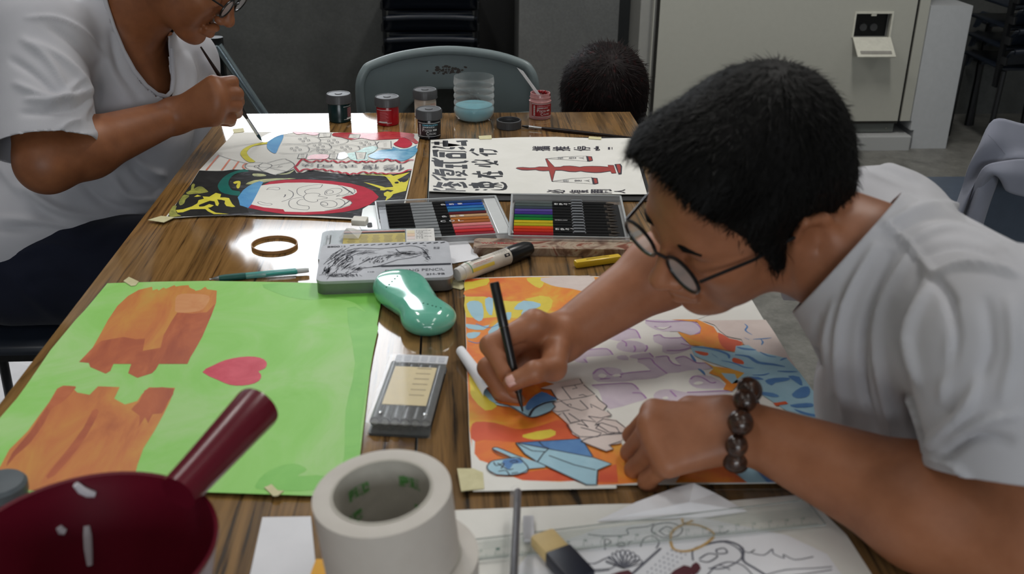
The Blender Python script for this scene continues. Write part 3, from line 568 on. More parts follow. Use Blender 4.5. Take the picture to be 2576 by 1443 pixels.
# ================================================================ ORANGE POSTER UNDER THE HANDS
oz_=Z0+0.0025
mo=paint('orange_yellow_wash',[(0.28,C(206,84,40)),(0.42,C(222,110,40)),(0.55,C(228,140,38)),(0.7,C(220,182,50))],9,rough=0.55,dist=0.9)
op=sheet('orange_poster',[(1168,700),(1300,695),(1440,693),(1600,697),(1880,735),(1925,810),(1990,908),(2060,1018),(2117,1109),(2190,1215),(1975,1213),(1550,1218),(1300,1232),(1190,1235),(1180,1080),(1172,850)],oz_,0.0008,m_paper,'orange and blue poster with lilac letters under the hands of the leaning person','poster')
D=zf(1150,900,4.245); E_=zf(1380,780,4.51); G=zf(1640,780,4.122); Hh=zf(1100,680,2.5767); K=zf(1100,500,4.81)
my=paint('yellow_wash',[(0.3,C(214,190,52)),(0.7,C(226,206,72))],22,rough=0.55,dist=0.8)
mr_=paint('red_orange_wash',[(0.3,C(204,74,38)),(0.7,C(220,98,46))],22,rough=0.55,dist=0.8)
mlb=paint('light_blue_wash',[(0.3,C(150,190,208)),(0.7,C(166,204,220))],30,rough=0.55); mdb=paint('mid_blue_marker',[(0.3,C(70,118,178)),(0.7,C(92,140,192))],40,rough=0.55)
ml=paint('lilac_fill',[(0.3,C(196,182,198)),(0.7,C(206,194,206))],40,rough=0.6); mll=paint('lilac_line',[(0.3,C(164,118,176)),(0.7,C(180,140,190))],60,rough=0.6)
mpk=paint('pale_pink_fill',[(0.3,C(206,190,184)),(0.7,C(216,202,196))],30,rough=0.6)
a=Art(oz_+0.0009,{'O':mo,'y':my,'r':mr_,'b':mlb,'B':mdb,'l':ml,'L':mll,'p':mpk,'i':mat('liner_ink',C(36,36,50),0.5),'w':m_paper})
a.poly('O',PX,[(1169,701),(1300,697),(1440,695),(1600,698),(1700,712),(1760,790),(1700,800),(1500,812),(1350,850),(1250,950),(1390,960),(1420,1000),(1560,1110),(1620,1212),(1560,1217),(1320,1226),(1250,1207),(1190,1150),(1181,1080),(1173,850)])
a.poly('y',K,[(325,1010),(420,1000),(620,960),(600,1040),(420,1090),(560,1170),(900,1240),(1250,1170),(1400,1230),(1300,1400),(1000,1440),(700,1430),(350,1430),(340,1130)],2)
a.poly('O',K,[(330,1110),(500,1080),(740,1100),(900,1160),(1100,1230),(800,1230),(560,1180),(350,1180)],2); a.poly('y',K,[(1080,960),(1260,950),(1290,1020),(1240,1080),(1140,1030)],2)
a.poly('p',K,[(1255,955),(1720,930),(1900,950),(1900,1130),(1620,1085),(1440,1060),(1320,1020)],2)
a.poly('y',D,[(130,140),(240,250),(400,440),(420,520),(300,560),(160,420),(140,330)],2); a.poly('r',D,[(200,680),(400,690),(560,740),(700,760),(900,720),(1080,660),(1180,690),(1220,800),(1310,850),(900,880),(650,900),(400,880),(200,890),(180,1010),(150,860),(150,740)],2)
a.poly('y',D,[(700,820),(1000,760),(1050,820),(900,870),(750,860)],2); a.poly('r',D,[(600,1260),(1000,1180),(1400,1280),(1700,1330),(1100,1310),(800,1310)],2); a.poly('r',D,[(1520,1200),(1700,1130),(1720,1330),(1510,1320)],1)
a.poly('w',D,[(155,860),(190,890),(185,1020),(240,1090),(330,1120),(330,1200),(420,1260),(600,1270),(700,1305),(1100,1320),(1250,1310),(1380,1352),(1700,1355),(1700,1390),(200,1420),(165,1410)],1)
for p in ([(190,215),(240,195),(290,215),(300,300),(270,330),(220,290)],[(310,185),(360,180),(355,290),(320,260)],[(500,240),(560,195),(670,215),(640,245),(520,255)],[(545,300),(560,250),(620,240),(640,270),(600,310)],[(190,345),(300,360),(340,350),(300,385),(200,375)],[(195,405),(280,400),(250,435),(200,438)],[(330,395),(400,330),(420,350),(350,420)],[(430,280),(480,270),(470,320),(440,310)],[(250,735),(300,740),(380,850),(340,840)]): a.poly('b',Hh,p,2)
for p in ([(200,455),(260,470),(300,450)],[(250,345),(330,370),(400,350)],[(560,290),(600,250),(625,275),(590,305)],[(660,300),(690,300),(655,325),(700,325)]): a.line('B',Hh,0.0015,p)
# central white field with lilac bubble letters
a.poly('w',PX,[(1225,870),(1290,812),(1400,808),(1560,803),(1640,800),(1720,860),(1740,880),(1790,955),(1830,960),(1845,985),(1840,1040),(1700,1190),(1640,1215),(1560,1110),(1420,1000),(1395,965),(1290,940)])
a.poly('w',PX,[(1290,812),(1420,790),(1560,770),(1700,760),(1790,790),(1720,815),(1500,830),(1340,850)],1)
for p in ([(150,440),(300,460),(480,440),(660,430),(730,500),(600,520),(430,530),(440,590),(330,590),(190,520)],[(560,290),(700,215),(820,210),(960,215),(1050,310),(940,320),(800,350),(660,320),(590,320)],[(770,400),(830,345),(1000,350),(1110,400),(1110,460),(960,480),(800,450)],[(780,520),(880,510),(905,565),(790,555)],[(935,510),(1150,480),(1200,540),(1340,515),(1400,590),(1500,620),(1430,550),(1530,515),(1650,580),(1780,600),(1850,650),(1780,670),(1600,680),(1480,705),(1350,715),(1220,770),(980,790),(860,810),(560,810),(495,740),(530,670),(680,645),(820,670),(850,710),(1100,690),(1160,685),(1070,610),(1010,590),(1010,550),(930,540)],[(490,850),(760,830),(940,825),(1030,900),(1060,930),(1110,1000),(1000,1040),(700,1120),(620,1050),(600,990),(560,900)],[(1600,780),(1700,730),(1850,750),(1990,830),(2000,880),(1850,890),(1680,880),(1600,830)],[(1190,960),(1260,905),(1400,895),(1560,930),(1900,910),(2060,905),(2070,935),(1700,990),(1300,1050),(1220,1030)],[(1100,110),(1400,115),(1600,120),(1720,190),(1710,260),(1600,280),(1480,240),(1300,240),(1150,190)],[(1190,290),(1280,275),(1330,320),(1500,310),(1560,360),(1640,410),(1560,460),(1400,500),(1290,470),(1290,400),(1200,360)],[(700,130),(850,110),(940,190),(880,200),(750,190)]): a.poly('l',E_,p,2)
for p in ([(300,465),(480,445),(660,435),(730,505)],[(400,550),(440,595)],[(660,225),(740,215),(780,260)],[(820,212),(960,215),(1010,250),(1040,320)],[(830,340),(880,370),(880,410)],[(970,400),(985,440),(970,470)],[(1110,395),(1120,430),(1090,470)],[(1145,485),(1190,530)],[(1010,555),(1150,545),(1200,600),(1260,650),(1345,718)],[(1210,530),(1340,518),(1370,560),(1420,610),(1500,625)],[(1440,545),(1530,520),(1600,550),(1680,595),(1790,600),(1850,650)],[(820,760),(850,715),(1160,685)],[(505,720),(560,670),(620,665),(700,730),(850,720)],[(580,780),(700,770)],[(490,850),(760,830),(940,830),(1020,895)],[(950,935),(1050,940),(1110,1000)],[(1610,780),(1660,745),(1750,765),(1840,820),(1900,815)],[(1380,910),(1450,980)],[(1570,930),(1900,915),(2060,910)],[(1100,115),(1300,130),(1600,120),(1700,170),(1730,230),(1660,275)],[(1200,180),(1300,205),(1390,180)],[(1190,290),(1260,275),(1320,310),(1500,310)],[(1340,455),(1500,450),(1620,410),(1500,375)],[(860,120),(920,140),(940,190)],[(560,310),(590,360)],[(1500,300),(1560,350)]): a.line('L',E_,0.0020,p,3)
for p in ([(560,745),(600,715),(660,740),(620,770)],[(720,735),(800,720),(820,745),(750,755)],[(1640,830),(1700,805),(1760,820),(1700,845)],[(1290,990),(1340,975),(1360,1000),(1310,1010)],[(1210,190),(1300,195),(1380,180),(1300,215)]): a.poly('w',E_,p,2)
# right part: orange patches and blue water marks
a.poly('O',G,[(200,95),(470,95),(640,170),(680,230),(800,290),(930,330),(950,350),(850,430),(700,400),(500,370),(400,360),(330,290),(265,220),(400,260),(500,240),(510,180),(470,120)],1)
a.poly('O',G,[(520,520),(640,580),(800,600),(980,640),(960,680),(900,760),(830,840),(740,820),(770,760),(700,690),(590,650),(640,600)],1)
a.poly('r',G,[(690,230),(800,290),(940,330),(850,425),(760,400),(700,330)],2)
a.poly('p',G,[(520,105),(900,100),(1180,98),(1270,230),(1420,480),(1500,600),(1400,640),(1250,560),(1100,440),(950,350),(930,300),(780,270),(690,200),(650,150)],1)
a.poly('b',G,[(870,370),(1000,360),(1100,430),(1290,470),(1400,500),(1530,640),(1660,820),(1760,950),(1960,1240),(2000,1370),(1850,1330),(1600,1180),(1350,1010),(1150,880),(1110,800),(1000,680),(900,750),(860,660),(720,650),(760,700),(830,760),(960,650),(800,600),(560,520),(440,470),(400,380),(520,370),(700,410),(860,440)],0)
for p in ([(500,460),(440,420),(580,440),(570,470)],[(830,520),(850,490),(940,520),(950,560),(860,545)]): a.poly('r',G,p,2)
for w_,p in ((0.006,[(400,450),(430,500),(455,530)]),(0.006,[(480,605),(520,630),(550,670)]),(0.008,[(420,380),(560,390),(700,420),(790,460),(800,500)]),(0.005,[(720,520),(860,550),(960,590),(1060,600)]),(0.010,[(860,460),(1000,480),(1100,540),(1250,560),(1380,585)]),(0.009,[(880,380),(960,400),(1080,410)]),(0.004,[(960,140),(990,170),(970,210),(1040,255)]),(0.005,[(1120,430),(1200,470),(1290,485)]),(0.004,[(1130,300),(1150,330),(1135,360)]),(0.005,[(1330,520),(1370,500),(1400,495)]),(0.006,[(1300,630),(1400,635),(1510,635)]),(0.005,[(1040,670),(1150,670),(1220,650)]),(0.004,[(960,285),(1010,305)]),(0.004,[(1050,300),(1150,295),(1240,285)]),(0.004,[(620,450),(680,490)])): a.line('B',G,w_*0.62,p,3,taper=True)
for p in ([(1170,730),(1270,700),(1430,700),(1400,730),(1280,750),(1240,780)],[(1410,680),(1530,690),(1560,780),(1500,750)],[(1450,870),(1540,800),(1620,790),(1640,850),(1600,900),(1500,910)],[(1110,845),(1250,855),(1320,890),(1260,900),(1130,870)],[(1430,980),(1600,960),(1670,970),(1660,1000),(1500,1010)],[(1470,1020),(1600,1060),(1770,1095),(1700,1105),(1550,1070)],[(980,690),(1100,690),(1160,720),(1040,710)]): a.poly('B',G,p,2)
a.line('r',G,0.006,[(1270,975),(1340,965),(1400,955)],3)
a.poly('O',PX,[(1700,1213),(1740,1150),(1820,1170),(1880,1213)]); a.poly('b',PX,[(1830,1170),(1900,1150),(1975,1212),(1880,1213)]); a.poly('B',PX,[(1900,1180),(2100,1200),(2000,1213),(1930,1213)])
a.poly('b',PX,[(1890,1160),(2117,1112),(2190,1212),(1975,1213)])
# paper plane, pointing fist, trumpet and the inked letters
a.poly('B',D,[(640,900),(860,885),(1330,860),(1450,1050),(1200,1040),(960,960)],0); a.poly('b',D,[(625,905),(980,970),(1450,1065),(1650,1130),(1500,1195),(1490,1350),(1390,1350),(860,1105),(720,1020)],0)
a.poly('b',D,[(375,965),(420,955),(640,1040),(760,1080),(940,1140),(940,1165),(770,1180),(740,1220),(580,1250),(420,1240),(330,1190),(320,1150),(370,1100),(520,1070),(610,1070)],1)
a.poly('B',D,[(490,1090),(660,1070),(700,1120),(600,1130),(560,1190),(500,1150)],2)
for p in ([(625,905),(860,890),(1330,860),(1450,1050)],[(625,905),(720,1020),(850,1105),(1380,1350),(1490,1350),(1500,1195),(1650,1130),(1450,1060),(980,970),(640,905)],[(870,890),(920,940),(980,965),(920,1020),(860,1105)],[(650,915),(800,990),(940,1000)],[(980,1040),(1250,1140),(1480,1195)]): a.line('i',D,0.0014,p,0)
for p in ([(375,965),(430,955),(640,1040),(700,1060)],[(375,965),(420,1010),(520,1050),(610,1065)],[(320,1150),(370,1100),(480,1080),(640,1060),(700,1100),(760,1180),(680,1230),(560,1250),(400,1240),(330,1190),(320,1150)],[(390,1110),(420,1150),(500,1120),(470,1180)],[(430,1120),(540,1190),(600,1180)],[(440,1210),(520,1200),(560,1250)],[(560,1110),(610,1090),(650,1110),(580,1120)],[(580,1230),(650,1220)]): a.line('i',D,0.0013,p,3)
a.poly('b',D,[(205,265),(260,290),(380,420),(450,480),(700,520),(820,440),(900,360),(990,400),(1060,440),(1060,480),(1000,560),(850,620),(760,630),(700,600),(560,520),(420,500),(340,390),(230,320)],2); a.poly('B',D,[(780,440),(900,360),(1000,400),(1060,440),(900,480),(760,560),(730,520)],2)
a.line('i',D,0.0016,[(410,470),(480,495),(560,510),(700,590),(770,628),(850,625),(1000,570)],3); a.line('i',D,0.003,[(1060,460),(940,480),(820,540),(770,620)],3)
a.poly('p',D,[(890,320),(1080,265),(1310,220),(1370,290),(1460,380),(1520,440),(1600,510),(1570,560),(1650,600),(1600,640),(1700,660),(1780,720),(1830,800),(1760,870),(1740,910),(1630,930),(1670,970),(1590,995),(1340,890),(1310,850),(1230,810),(1190,710),(1170,690),(1080,610),(1010,560),(1050,530),(1010,480),(1080,450),(1000,340)],0)
for p in ([(890,330),(1000,335),(1060,430),(1110,455),(1220,440),(1120,310),(1250,290),(1280,320),(1230,330)],[(1310,220),(1340,270),(1250,290)],[(1350,285),(1470,385),(1390,410),(1340,390),(1300,400)],[(1220,440),(1390,410)],[(1020,480),(1110,460),(1200,520),(1330,560),(1400,540),(1310,450)],[(1020,480),(1050,520),(1010,560),(1080,575),(1200,555)],[(1480,400),(1520,450),(1600,510),(1560,560),(1500,530),(1420,490),(1440,530)],[(1170,500),(1210,490),(1220,510)],[(1080,610),(1130,580),(1210,690),(1310,670),(1190,590)],[(1400,620),(1540,640),(1650,610),(1600,560)],[(1200,700),(1330,670),(1400,740),(1370,720),(1280,700)],[(1170,710),(1230,790),(1310,840),(1500,840),(1540,800),(1400,760),(1320,740)],[(1470,720),(1540,690),(1700,740),(1740,800),(1620,790),(1480,700),(1560,650),(1700,670),(1830,770),(1740,800)],[(1560,820),(1740,790)],[(1320,890),(1380,860),(1560,820),(1800,805)],[(1320,890),(1590,995),(1670,970),(1620,930),(1740,890)],[(1400,620),(1480,680),(1320,660)],[(1520,700),(1480,750),(1600,800)]): a.line('i',D,0.0013,p,0)
a.build('coloured_drawing',op)
tape_piece([(1150,1178),(1190,1178),(1215,1188),(1218,1228),(1160,1235)],oz_+0.0018,'masking tape on the near left corner of the orange poster')
# ================================================================ SMALL THINGS
m_glossblack=mat('gloss_black_plastic',C(24,25,27),0.3); m_dgrey=mat('ridged_grey_plastic',C(66,67,69),0.42); m_steel=mat('ferrule_steel',C(190,192,194),0.22,0.9)
def cyl_text(b,txt,r,a0,a1,z0,z1,m,c=(0,0,0),bold=0.0):
    vs,fs=text_tris(txt,bold)
    b.add([Vector((r*math.cos(a0+(a1-a0)*x)+c[0],r*math.sin(a0+(a1-a0)*x)+c[1],z0+(z1-z0)*y+c[2])) for x,y in vs],fs,m)
def cyl_patch(b,r,a0,a1,z0,z1,m,n=24):
    vs=[];fs=[]
    for i in range(n+1):
        t=a0+(a1-a0)*i/n
        vs+=[(r*math.cos(t),r*math.sin(t),z0),(r*math.cos(t),r*math.sin(t),z1)]
    b.add(vs,[(2*i,2*i+2,2*i+3,2*i+1) for i in range(n)],m)
def ridged(n,amp): return lambda a,j:1+amp*(1 if math.sin(a*n)>0 else 0)
m_ltxt=mat('label_print_white',C(205,205,205),0.5); m_lblue=mat('label_print_blue',C(96,176,200),0.5)
def jar_lid(parent,z,r=0.0268,h=0.019,inside=None):
    b=MB(); b.lathe([(0,z),(r,z),(r+0.0008,z+0.001),(r,z+0.003),(r,z+h-0.003),(r*0.93,z+h),(r*0.86,z+h-0.0003),(r*0.84,z+h-0.001),(r*0.30,z+h-0.0008),(r*0.28,z+h+0.0004),(0,z+h+0.0004)],n=120,wob=lambda a,j:1+(0.012*(math.sin(a*60)>0) if j in(3,4) else 0))
    return b.build('lid',m_dgrey,parent,True)
def jar(u,v,col,label,facing,full=True,lid=True,txt=True,no='NO 10'):
    p=oz(u,v,TZ); t=thing('paint_jar',(p.x,p.y+0.022,TZ),label,'paint jar','poster paint jars at the far end of the table')
    b=MB(); r=0.0238
    if lid:
        b.lathe([(0,0),(r-0.002,0),(r,0.002),(r,0.036),(r-0.002,0.040),(r-0.002,0.043),(0,0.043)],n=40); b.build('body',mat('jar_'+label[:9].replace(' ','_'),col,0.22,spec=0.5),t,True)
        jar_lid(t,0.041)
    else:
        b.lathe([(0,0),(r-0.002,0),(r,0.002),(r,0.037),(r+0.001,0.039),(r-0.001,0.041),(r-0.002,0.044),(r-0.0005,0.047),(r-0.002,0.050),(r-0.002,0.056),(r-0.0038,0.056),(r-0.0038,0.036),(0,0.036)],n=40,cap=False); b.build('body',clear('jar_clear_red',C(205,150,150),0.1,0.45),t,True)
        b=MB(); b.lathe([(0,0.001),(r-0.0042,0.001),(r-0.0042,0.036),(r-0.010,0.033),(0,0.034)],n=32); b.build('paint',mat('crimson_paint',C(130,14,22),0.15),t,True)
        b=MB(); rr=random.Random(3)
        for k in range(26):
            an=rr.uniform(-0.4,2.6); z=rr.uniform(0.038,0.055); b.ell(((r-0.0042)*math.cos(an),(r-0.0042)*math.sin(an),z),(0.0035,0.0035,0.003),8,6)
        b.build('paint_smears',mat('crimson_paint',C(130,14,22),0.15),t,True)
    if txt:
        b=MB(); f=facing
        if full:
            b.cur=0; cyl_patch(b,r+0.0003,f-1.15,f+1.15,0.0075,0.0352,0)
            for z in (0.0072,0.0347): cyl_patch(b,r+0.0005,f-1.15,f+1.15,z,z+0.0009,1)
            cyl_text(b,'SIMBALION',r+0.0006,f-0.62,f+0.75,0.0292,0.0326,2,bold=0.02); cyl_text(b,'雄獅廣告顏料',r+0.0006,f-0.62,f+0.45,0.0252,0.0282,1,bold=0.01)
            cyl_text(b,'P',r+0.0006,f-0.62,f-0.44,0.0180,0.0243,1,bold=0.01); cyl_text(b,'OSTER',r+0.0006,f-0.40,f+0.22,0.0180,0.0222,1,bold=0.01)
            cyl_patch(b,r+0.0005,f+0.30,f+0.66,0.0190,0.0222,1); cyl_text(b,no,r+0.0007,f+0.34,f+0.62,0.0196,0.0216,0)
            cyl_text(b,'C',r+0.0006,f-0.28,f-0.06,0.0104,0.0172,1,bold=0.01); cyl_text(b,'OLORS',r+0.0006,f-0.02,f+0.58,0.0112,0.0152,1,bold=0.01)
            for k in range(16): cyl_patch(b,r+0.0005,f-0.98,f-0.80,0.0100+k*0.0014,0.0100+k*0.0014+0.0007*(1+(k%3==0)*0.6),1,3)
        else:
            cyl_patch(b,r+0.0003,f-0.75,f+0.75,0.0075,0.0352,0)
            for z in (0.0072,0.0347): cyl_patch(b,r+0.0005,f-0.75,f+0.75,z,z+0.0009,1)
            for k in range(9): cyl_patch(b,r+0.0005,f-0.35,f+0.45-0.1*(k%3),0.0125+k*0.0023,0.0125+k*0.0023+0.0007,2,6)
            cyl_patch(b,r+0.0005,f-0.45,f+0.35,0.0078,0.0108,1,8)
        b.build('label',[mat('label_'+label[:7].replace(' ','_'),tuple(min(1,x*1.1+0.002) for x in col[:3])+(1,),0.35),m_ltxt,m_lblue if full and lid else mat('label_print_pink',C(196,120,128),0.5)],t)
    return t
jar(853,310,C(10,40,42),'dark green paint jar with grey lid, leftmost at the far table end',math.radians(-20),False)
jar(975,318,C(150,12,24),'red paint jar with grey lid standing near the black and red painting',math.radians(-110),False)
jar(1080,352,C(20,20,23),'black paint jar with grey lid and white lettering, nearest of the jars',math.radians(-88))
jar(1070,298,C(196,186,172),'beige paint jar half hidden behind the black jar',math.radians(-40),False)
oj=jar(1360,302,C(130,14,22),'open red paint jar without lid holding a white stick',math.radians(-75),True,False,no='NO 08')
# stirring stick
p=oj.location
b=MB(); b.tube([p+Vector((0.008,-0.004,0.037)),p+Vector((-0.048,0.03,0.095))],[0.003,0.0032],8); q=(Vector((-0.056,0.034,0.034)).normalized())
st=MB(); st.box((0,0,0),(0.0065,0.0022,0.082),bev=0.0008); st.prism([(-0.0032,0),(0.0032,0),(-0.0032,0.014)],-0.0011,0.0011,xf=lambda v:Vector((v.x,v.z,v.y+0.0405)))
so=st.build('stirring_stick',mat('stick_white',C(206,206,208),0.4),loc=p+Vector((-0.016,0.006,0.0665))); so.rotation_euler=(math.radians(-8),math.radians(-37),0)
tag(so,'white plastic stick leaning in the open red paint jar','stick')
# lid lying open side up
p=oz(1282,329); b=MB(); r=0.0262
b.lathe([(0,0),(r-0.001,0),(r,0.001),(r,0.0165),(r-0.0008,0.0175),(r-0.003,0.0175),(r-0.0032,0.013),(r-0.0024,0.0125),(r-0.0034,0.009),(r-0.0026,0.0085),(r-0.0034,0.003),(0,0.003)],n=120,wob=lambda a,j:1+(0.012*(math.sin(a*60)>0) if j in(2,3) else 0))
tag(b.build('jar_lid',m_dgrey,None,True,(p.x,p.y+r,TZ)),'grey ridged jar lid lying upside down beside the water bottle','lid')
# cut bottle with blue water
p=oz(1194,313); r=0.0445; bt=thing('cut_bottle',(p.x,p.y+0.043,TZ),'cut-off clear ribbed plastic bottle holding pale blue water','bottle')
prof=[(0,0.002),(0.030,0.001),(0.037,0.004),(r-0.002,0.013),(r,0.022)]
for k in range(4):
    z=0.031+k*0.0145
    prof+=[(r-0.001,z-0.003),(r-0.0035,z),(r-0.001,z+0.003),(r,z+0.007)]
prof+=[(r-0.001,0.089),(r-0.0015,0.095)]
sq=lambda a,j:1-0.035*math.sin(2*a)**2
b=MB(); b.lathe(prof,n=56,cap=False,wob=sq); b.build('bottle_wall',clear('bottle_clear',(0.92,0.95,0.95,1),0.03,0.0,1.0,0.42),bt,True)
b=MB(); b.lathe([(0,0.003),(0.029,0.002),(0.036,0.005),(r-0.003,0.014),(r-0.0012,0.022),(r-0.0022,0.028),(r-0.0045,0.031),(r-0.0045,0.033),(0,0.033)],n=56,wob=sq); b.build('water',mat('blue_water',C(128,184,196),0.04,trans=0.25,ior=1.33),bt,True)
# brushes
def brush(p0,p1,label,tipcol,name='paint_brush',fer=0.028,hr=0.0034):
    """p0 bristle tip, p1 handle end"""
    p0,p1=Vector(p0),Vector(p1); d=(p1-p0).normalized(); L_=(p1-p0).length
    t=thing(name,p0,label,'paint brush','two round brushes'if 0 else None)
    t['label']=label
    b=MB(); b.tube([d*0.0,d*0.005,d*0.012,d*0.018],[0.0006,0.0022,0.0034,0.0030],10); b.build('bristles',mat('bristle_'+label[:5],tipcol,0.4),t,True)
    b=MB(); b.tube([d*0.016,d*0.022,d*0.030,d*(0.018+fer)],[0.0030,0.0033,0.0034,0.0030],12); b.build('ferrule',m_steel,t,True)
    b=MB(); b.tube([d*(0.017+fer),d*(0.04+fer),d*(0.08+fer),d*(L_*0.7),d*L_],[0.0030,hr+0.0006,hr+0.0008,hr-0.0006,0.0016],12); b.build('handle',mat('brush_handle_dark',C(34,24,22),0.25),t,True)
    return t
h0=oz(1312,317,TZ+0.0045); h1=oz(1640,352,TZ+0.003); brush(h0,h1,'dark-handled brush lying across the far end of the right table',C(20,18,18))
# wooden-coloured rubber band
p=oz(691,619); b=MB(); pr=[(0.0325,0.0),(0.0340,0.0),(0.0340,0.0045),(0.0325,0.0045),(0.0325,0.0)]; b.lathe(pr,n=48,cap=False,wob=lambda a,j:1+0.03*math.cos(2*a+0.5))
tag(b.build('rubber_band',mat('band_brown',C(160,118,72),0.5),None,True,(p.x,p.y,TZ+0.0003)),'tan rubber band ring lying alone on the left table','rubber band')
# mechanical pencil, teal
def alongtube(parent,name,p0,p1,segs,m,n=14):
    b=MB(); d=(p1-p0).normalized(); b.tube([p0+d*s for s,_ in segs],[r for _,r in segs],n); return b.build(name,m,parent,True)
p0=oz(527,702,TZ+0.004); p1=oz(777,679,TZ+0.006); L_=(p1-p0).length; mp_=thing('mechanical_pencil',p0,'teal mechanical pencil with dark grip lying above the green painting','pencil')
o0=Vector((0,0,0)); d1=p1-p0
alongtube(mp_,'tip',o0,d1,[(0,0.0008),(0.004,0.001),(0.006,0.0022),(0.014,0.0040)],m_steel); alongtube(mp_,'grip',o0,d1,[(0.013,0.0040),(0.020,0.0048),(0.045,0.0050),(0.050,0.0047)],mat('grip_teal_dark',C(18,84,78),0.5))
alongtube(mp_,'barrel',o0,d1,[(0.049,0.0046),(L_-0.018,0.0046)],clear('teal_clear',C(96,180,176),0.08,0.55)); alongtube(mp_,'clip',o0+Vector((0,-0.004,0.001)),d1+Vector((0,-0.004,0.001)),[(0.078,0.0016),(0.085,0.0022),(0.112,0.0024),(0.122,0.0035)],mat('clip_teal',C(40,150,142),0.25)); alongtube(mp_,'button',o0,d1,[(L_-0.019,0.0038),(L_-0.004,0.0036),(L_,0.003)],mat('button_white',C(200,204,204),0.3))
# ---------------------------------------------------------------- grey drawing-pencil tin
def quad_thing(name,pxc,z0,h,r,mats,label,cat,tilt=0):
    """rounded slab whose footprint corners are pixels at height z0+h (near-left, near-right, far-right, far-left)"""
    w=[oz(u,v,z0+h) for u,v in pxc]; c=sum(w,Vector())/4
    ex=((w[1]-w[0])+(w[2]-w[3]))/2; ey=((w[3]-w[0])+(w[2]-w[1]))/2
    ang=math.atan2(ex.y,ex.x); t=thing(name,(c.x,c.y,z0),label,cat,rz=ang)
    return t,ex.length,ey.length
t,W_,D_=quad_thing('pencil_tin',[(793,706),(1135,696),(1133,603),(812,615)],TZ+0.011,0.014,0.01,None,'grey metal drawing-pencil tin with a sketched hand printed on its lid','tin')
t.rotation_euler.y=0; t.location.z=TZ+0.004
b=MB(); b.prism(rrect(W_,D_,0.012),0,0.017); b.build('case',mat('tin_grey_edge',C(120,122,124),0.3,0.6),t,True)
b=MB(); b.prism(rrect(W_+0.001,D_+0.001,0.012),0.0165,0.0205); lid=b.build('lid',mat('tin_lid_grey',C(172,174,180),0.5,0.05,spec=0.25),t,True)
pa=MB(); zt=0.0208; pm=[mat('tin_print_dark',C(40,42,50),0.6,spec=0.1),mat('tin_print_mid',C(90,92,100),0.6,spec=0.1)]
def loc_text(b,txt,x,y,w_,h_,m,z,bold=0): 
    vs,fs=text_tris(txt,bold); b.add([(x+w_*a_,y+h_*c_,z) for a_,c_ in vs],fs,m)
def P_(fx,fy): return (-W_/2+W_*fx,-D_/2+D_*fy)
def ribbon(b,pts,w_,z,m,sm=3):
    p=smooth2(pts,False,sm) if len(pts)>2 and sm else pts; n=len(p); vs=[]
    for i in range(n):
        dx=p[min(i+1,n-1)][0]-p[max(i-1,0)][0]; dy=p[min(i+1,n-1)][1]-p[max(i-1,0)][1]; l=math.hypot(dx,dy) or 1
        vs+=[(p[i][0]-dy/l*w_/2,p[i][1]+dx/l*w_/2,z),(p[i][0]+dy/l*w_/2,p[i][1]-dx/l*w_/2,z)]
    b.add(vs,[(2*i,2*i+1,2*i+3,2*i+2) for i in range(n-1)],m)
x,y=P_(0.045,0.90); loc_text(pa,'8800',x,y,0.018,0.0062,0,zt,0.02); x,y=P_(0.155,0.905); loc_text(pa,'12',x,y,0.006,0.0055,1,zt)
for k in range(14):
    x,y=P_(0.22+k*0.055,0.935); ribbon(pa,[(x,y),(x+0.0065,y+0.003)],0.0022+0.00006*k,zt,0 if k>4 else 1,0)
x,y=P_(0.50,0.17); loc_text(pa,'DRAWING PENCIL',x,y,W_*0.44,0.0085,0,zt,0.0); x,y=P_(0.50,0.06); loc_text(pa,'ART SET',x,y,W_*0.16,0.0065,1,zt); x,y=P_(0.80,0.06); loc_text(pa,'2H-9B',x,y,W_*0.14,0.0065,0,zt,0.01)
x,y=P_(0.37,0.18); loc_text(pa,'HB',x,y,0.009,0.004,1,zt); x,y=P_(0.875,0.76); loc_text(pa,'素描\n鉛筆',x,y,0.009,0.0085,0,zt)
x0,y0=P_(0.47,0.335); x1,y1=P_(0.995,0.335); ribbon(pa,[(x0,y0),(x1,y1)],0.0062,zt,0,0); ribbon(pa,[(x0-0.012,y0-0.001),(x0,y0)],0.003,zt,0,0)
for fr_ in ([(0.10,0.12),(0.16,0.10),(0.22,0.14),(0.25,0.2),(0.3,0.2)],[(0.2,0.8),(0.3,0.86),(0.45,0.83),(0.58,0.85),(0.7,0.88),(0.78,0.8),(0.82,0.62),(0.84,0.48)],[(0.2,0.66),(0.21,0.5),(0.25,0.52),(0.24,0.64),(0.2,0.66)],[(0.3,0.4),(0.36,0.5),(0.45,0.6),(0.55,0.62)],[(0.34,0.3),(0.44,0.34),(0.55,0.45),(0.6,0.5),(0.7,0.54),(0.78,0.62)],[(0.58,0.8),(0.62,0.68),(0.7,0.62),(0.78,0.66)]): ribbon(pa,[P_(*q) for q in fr_],0.0016,zt,1)
rr=random.Random(5)
def hatch(cx,cy,n,sx,sy,L__,ang,m):
    for k in range(n):
        x,y=P_(cx+rr.gauss(0,sx),cy+rr.gauss(0,sy)); a_=ang+rr.gauss(0,0.15); l=L__*rr.uniform(0.6,1.2)
        ribbon(pa,[(x,y),(x+l*0.5*math.cos(a_+0.1),y+l*0.5*math.sin(a_+0.1)),(x+l*math.cos(a_),y+l*math.sin(a_))],0.0006,zt,m,2)
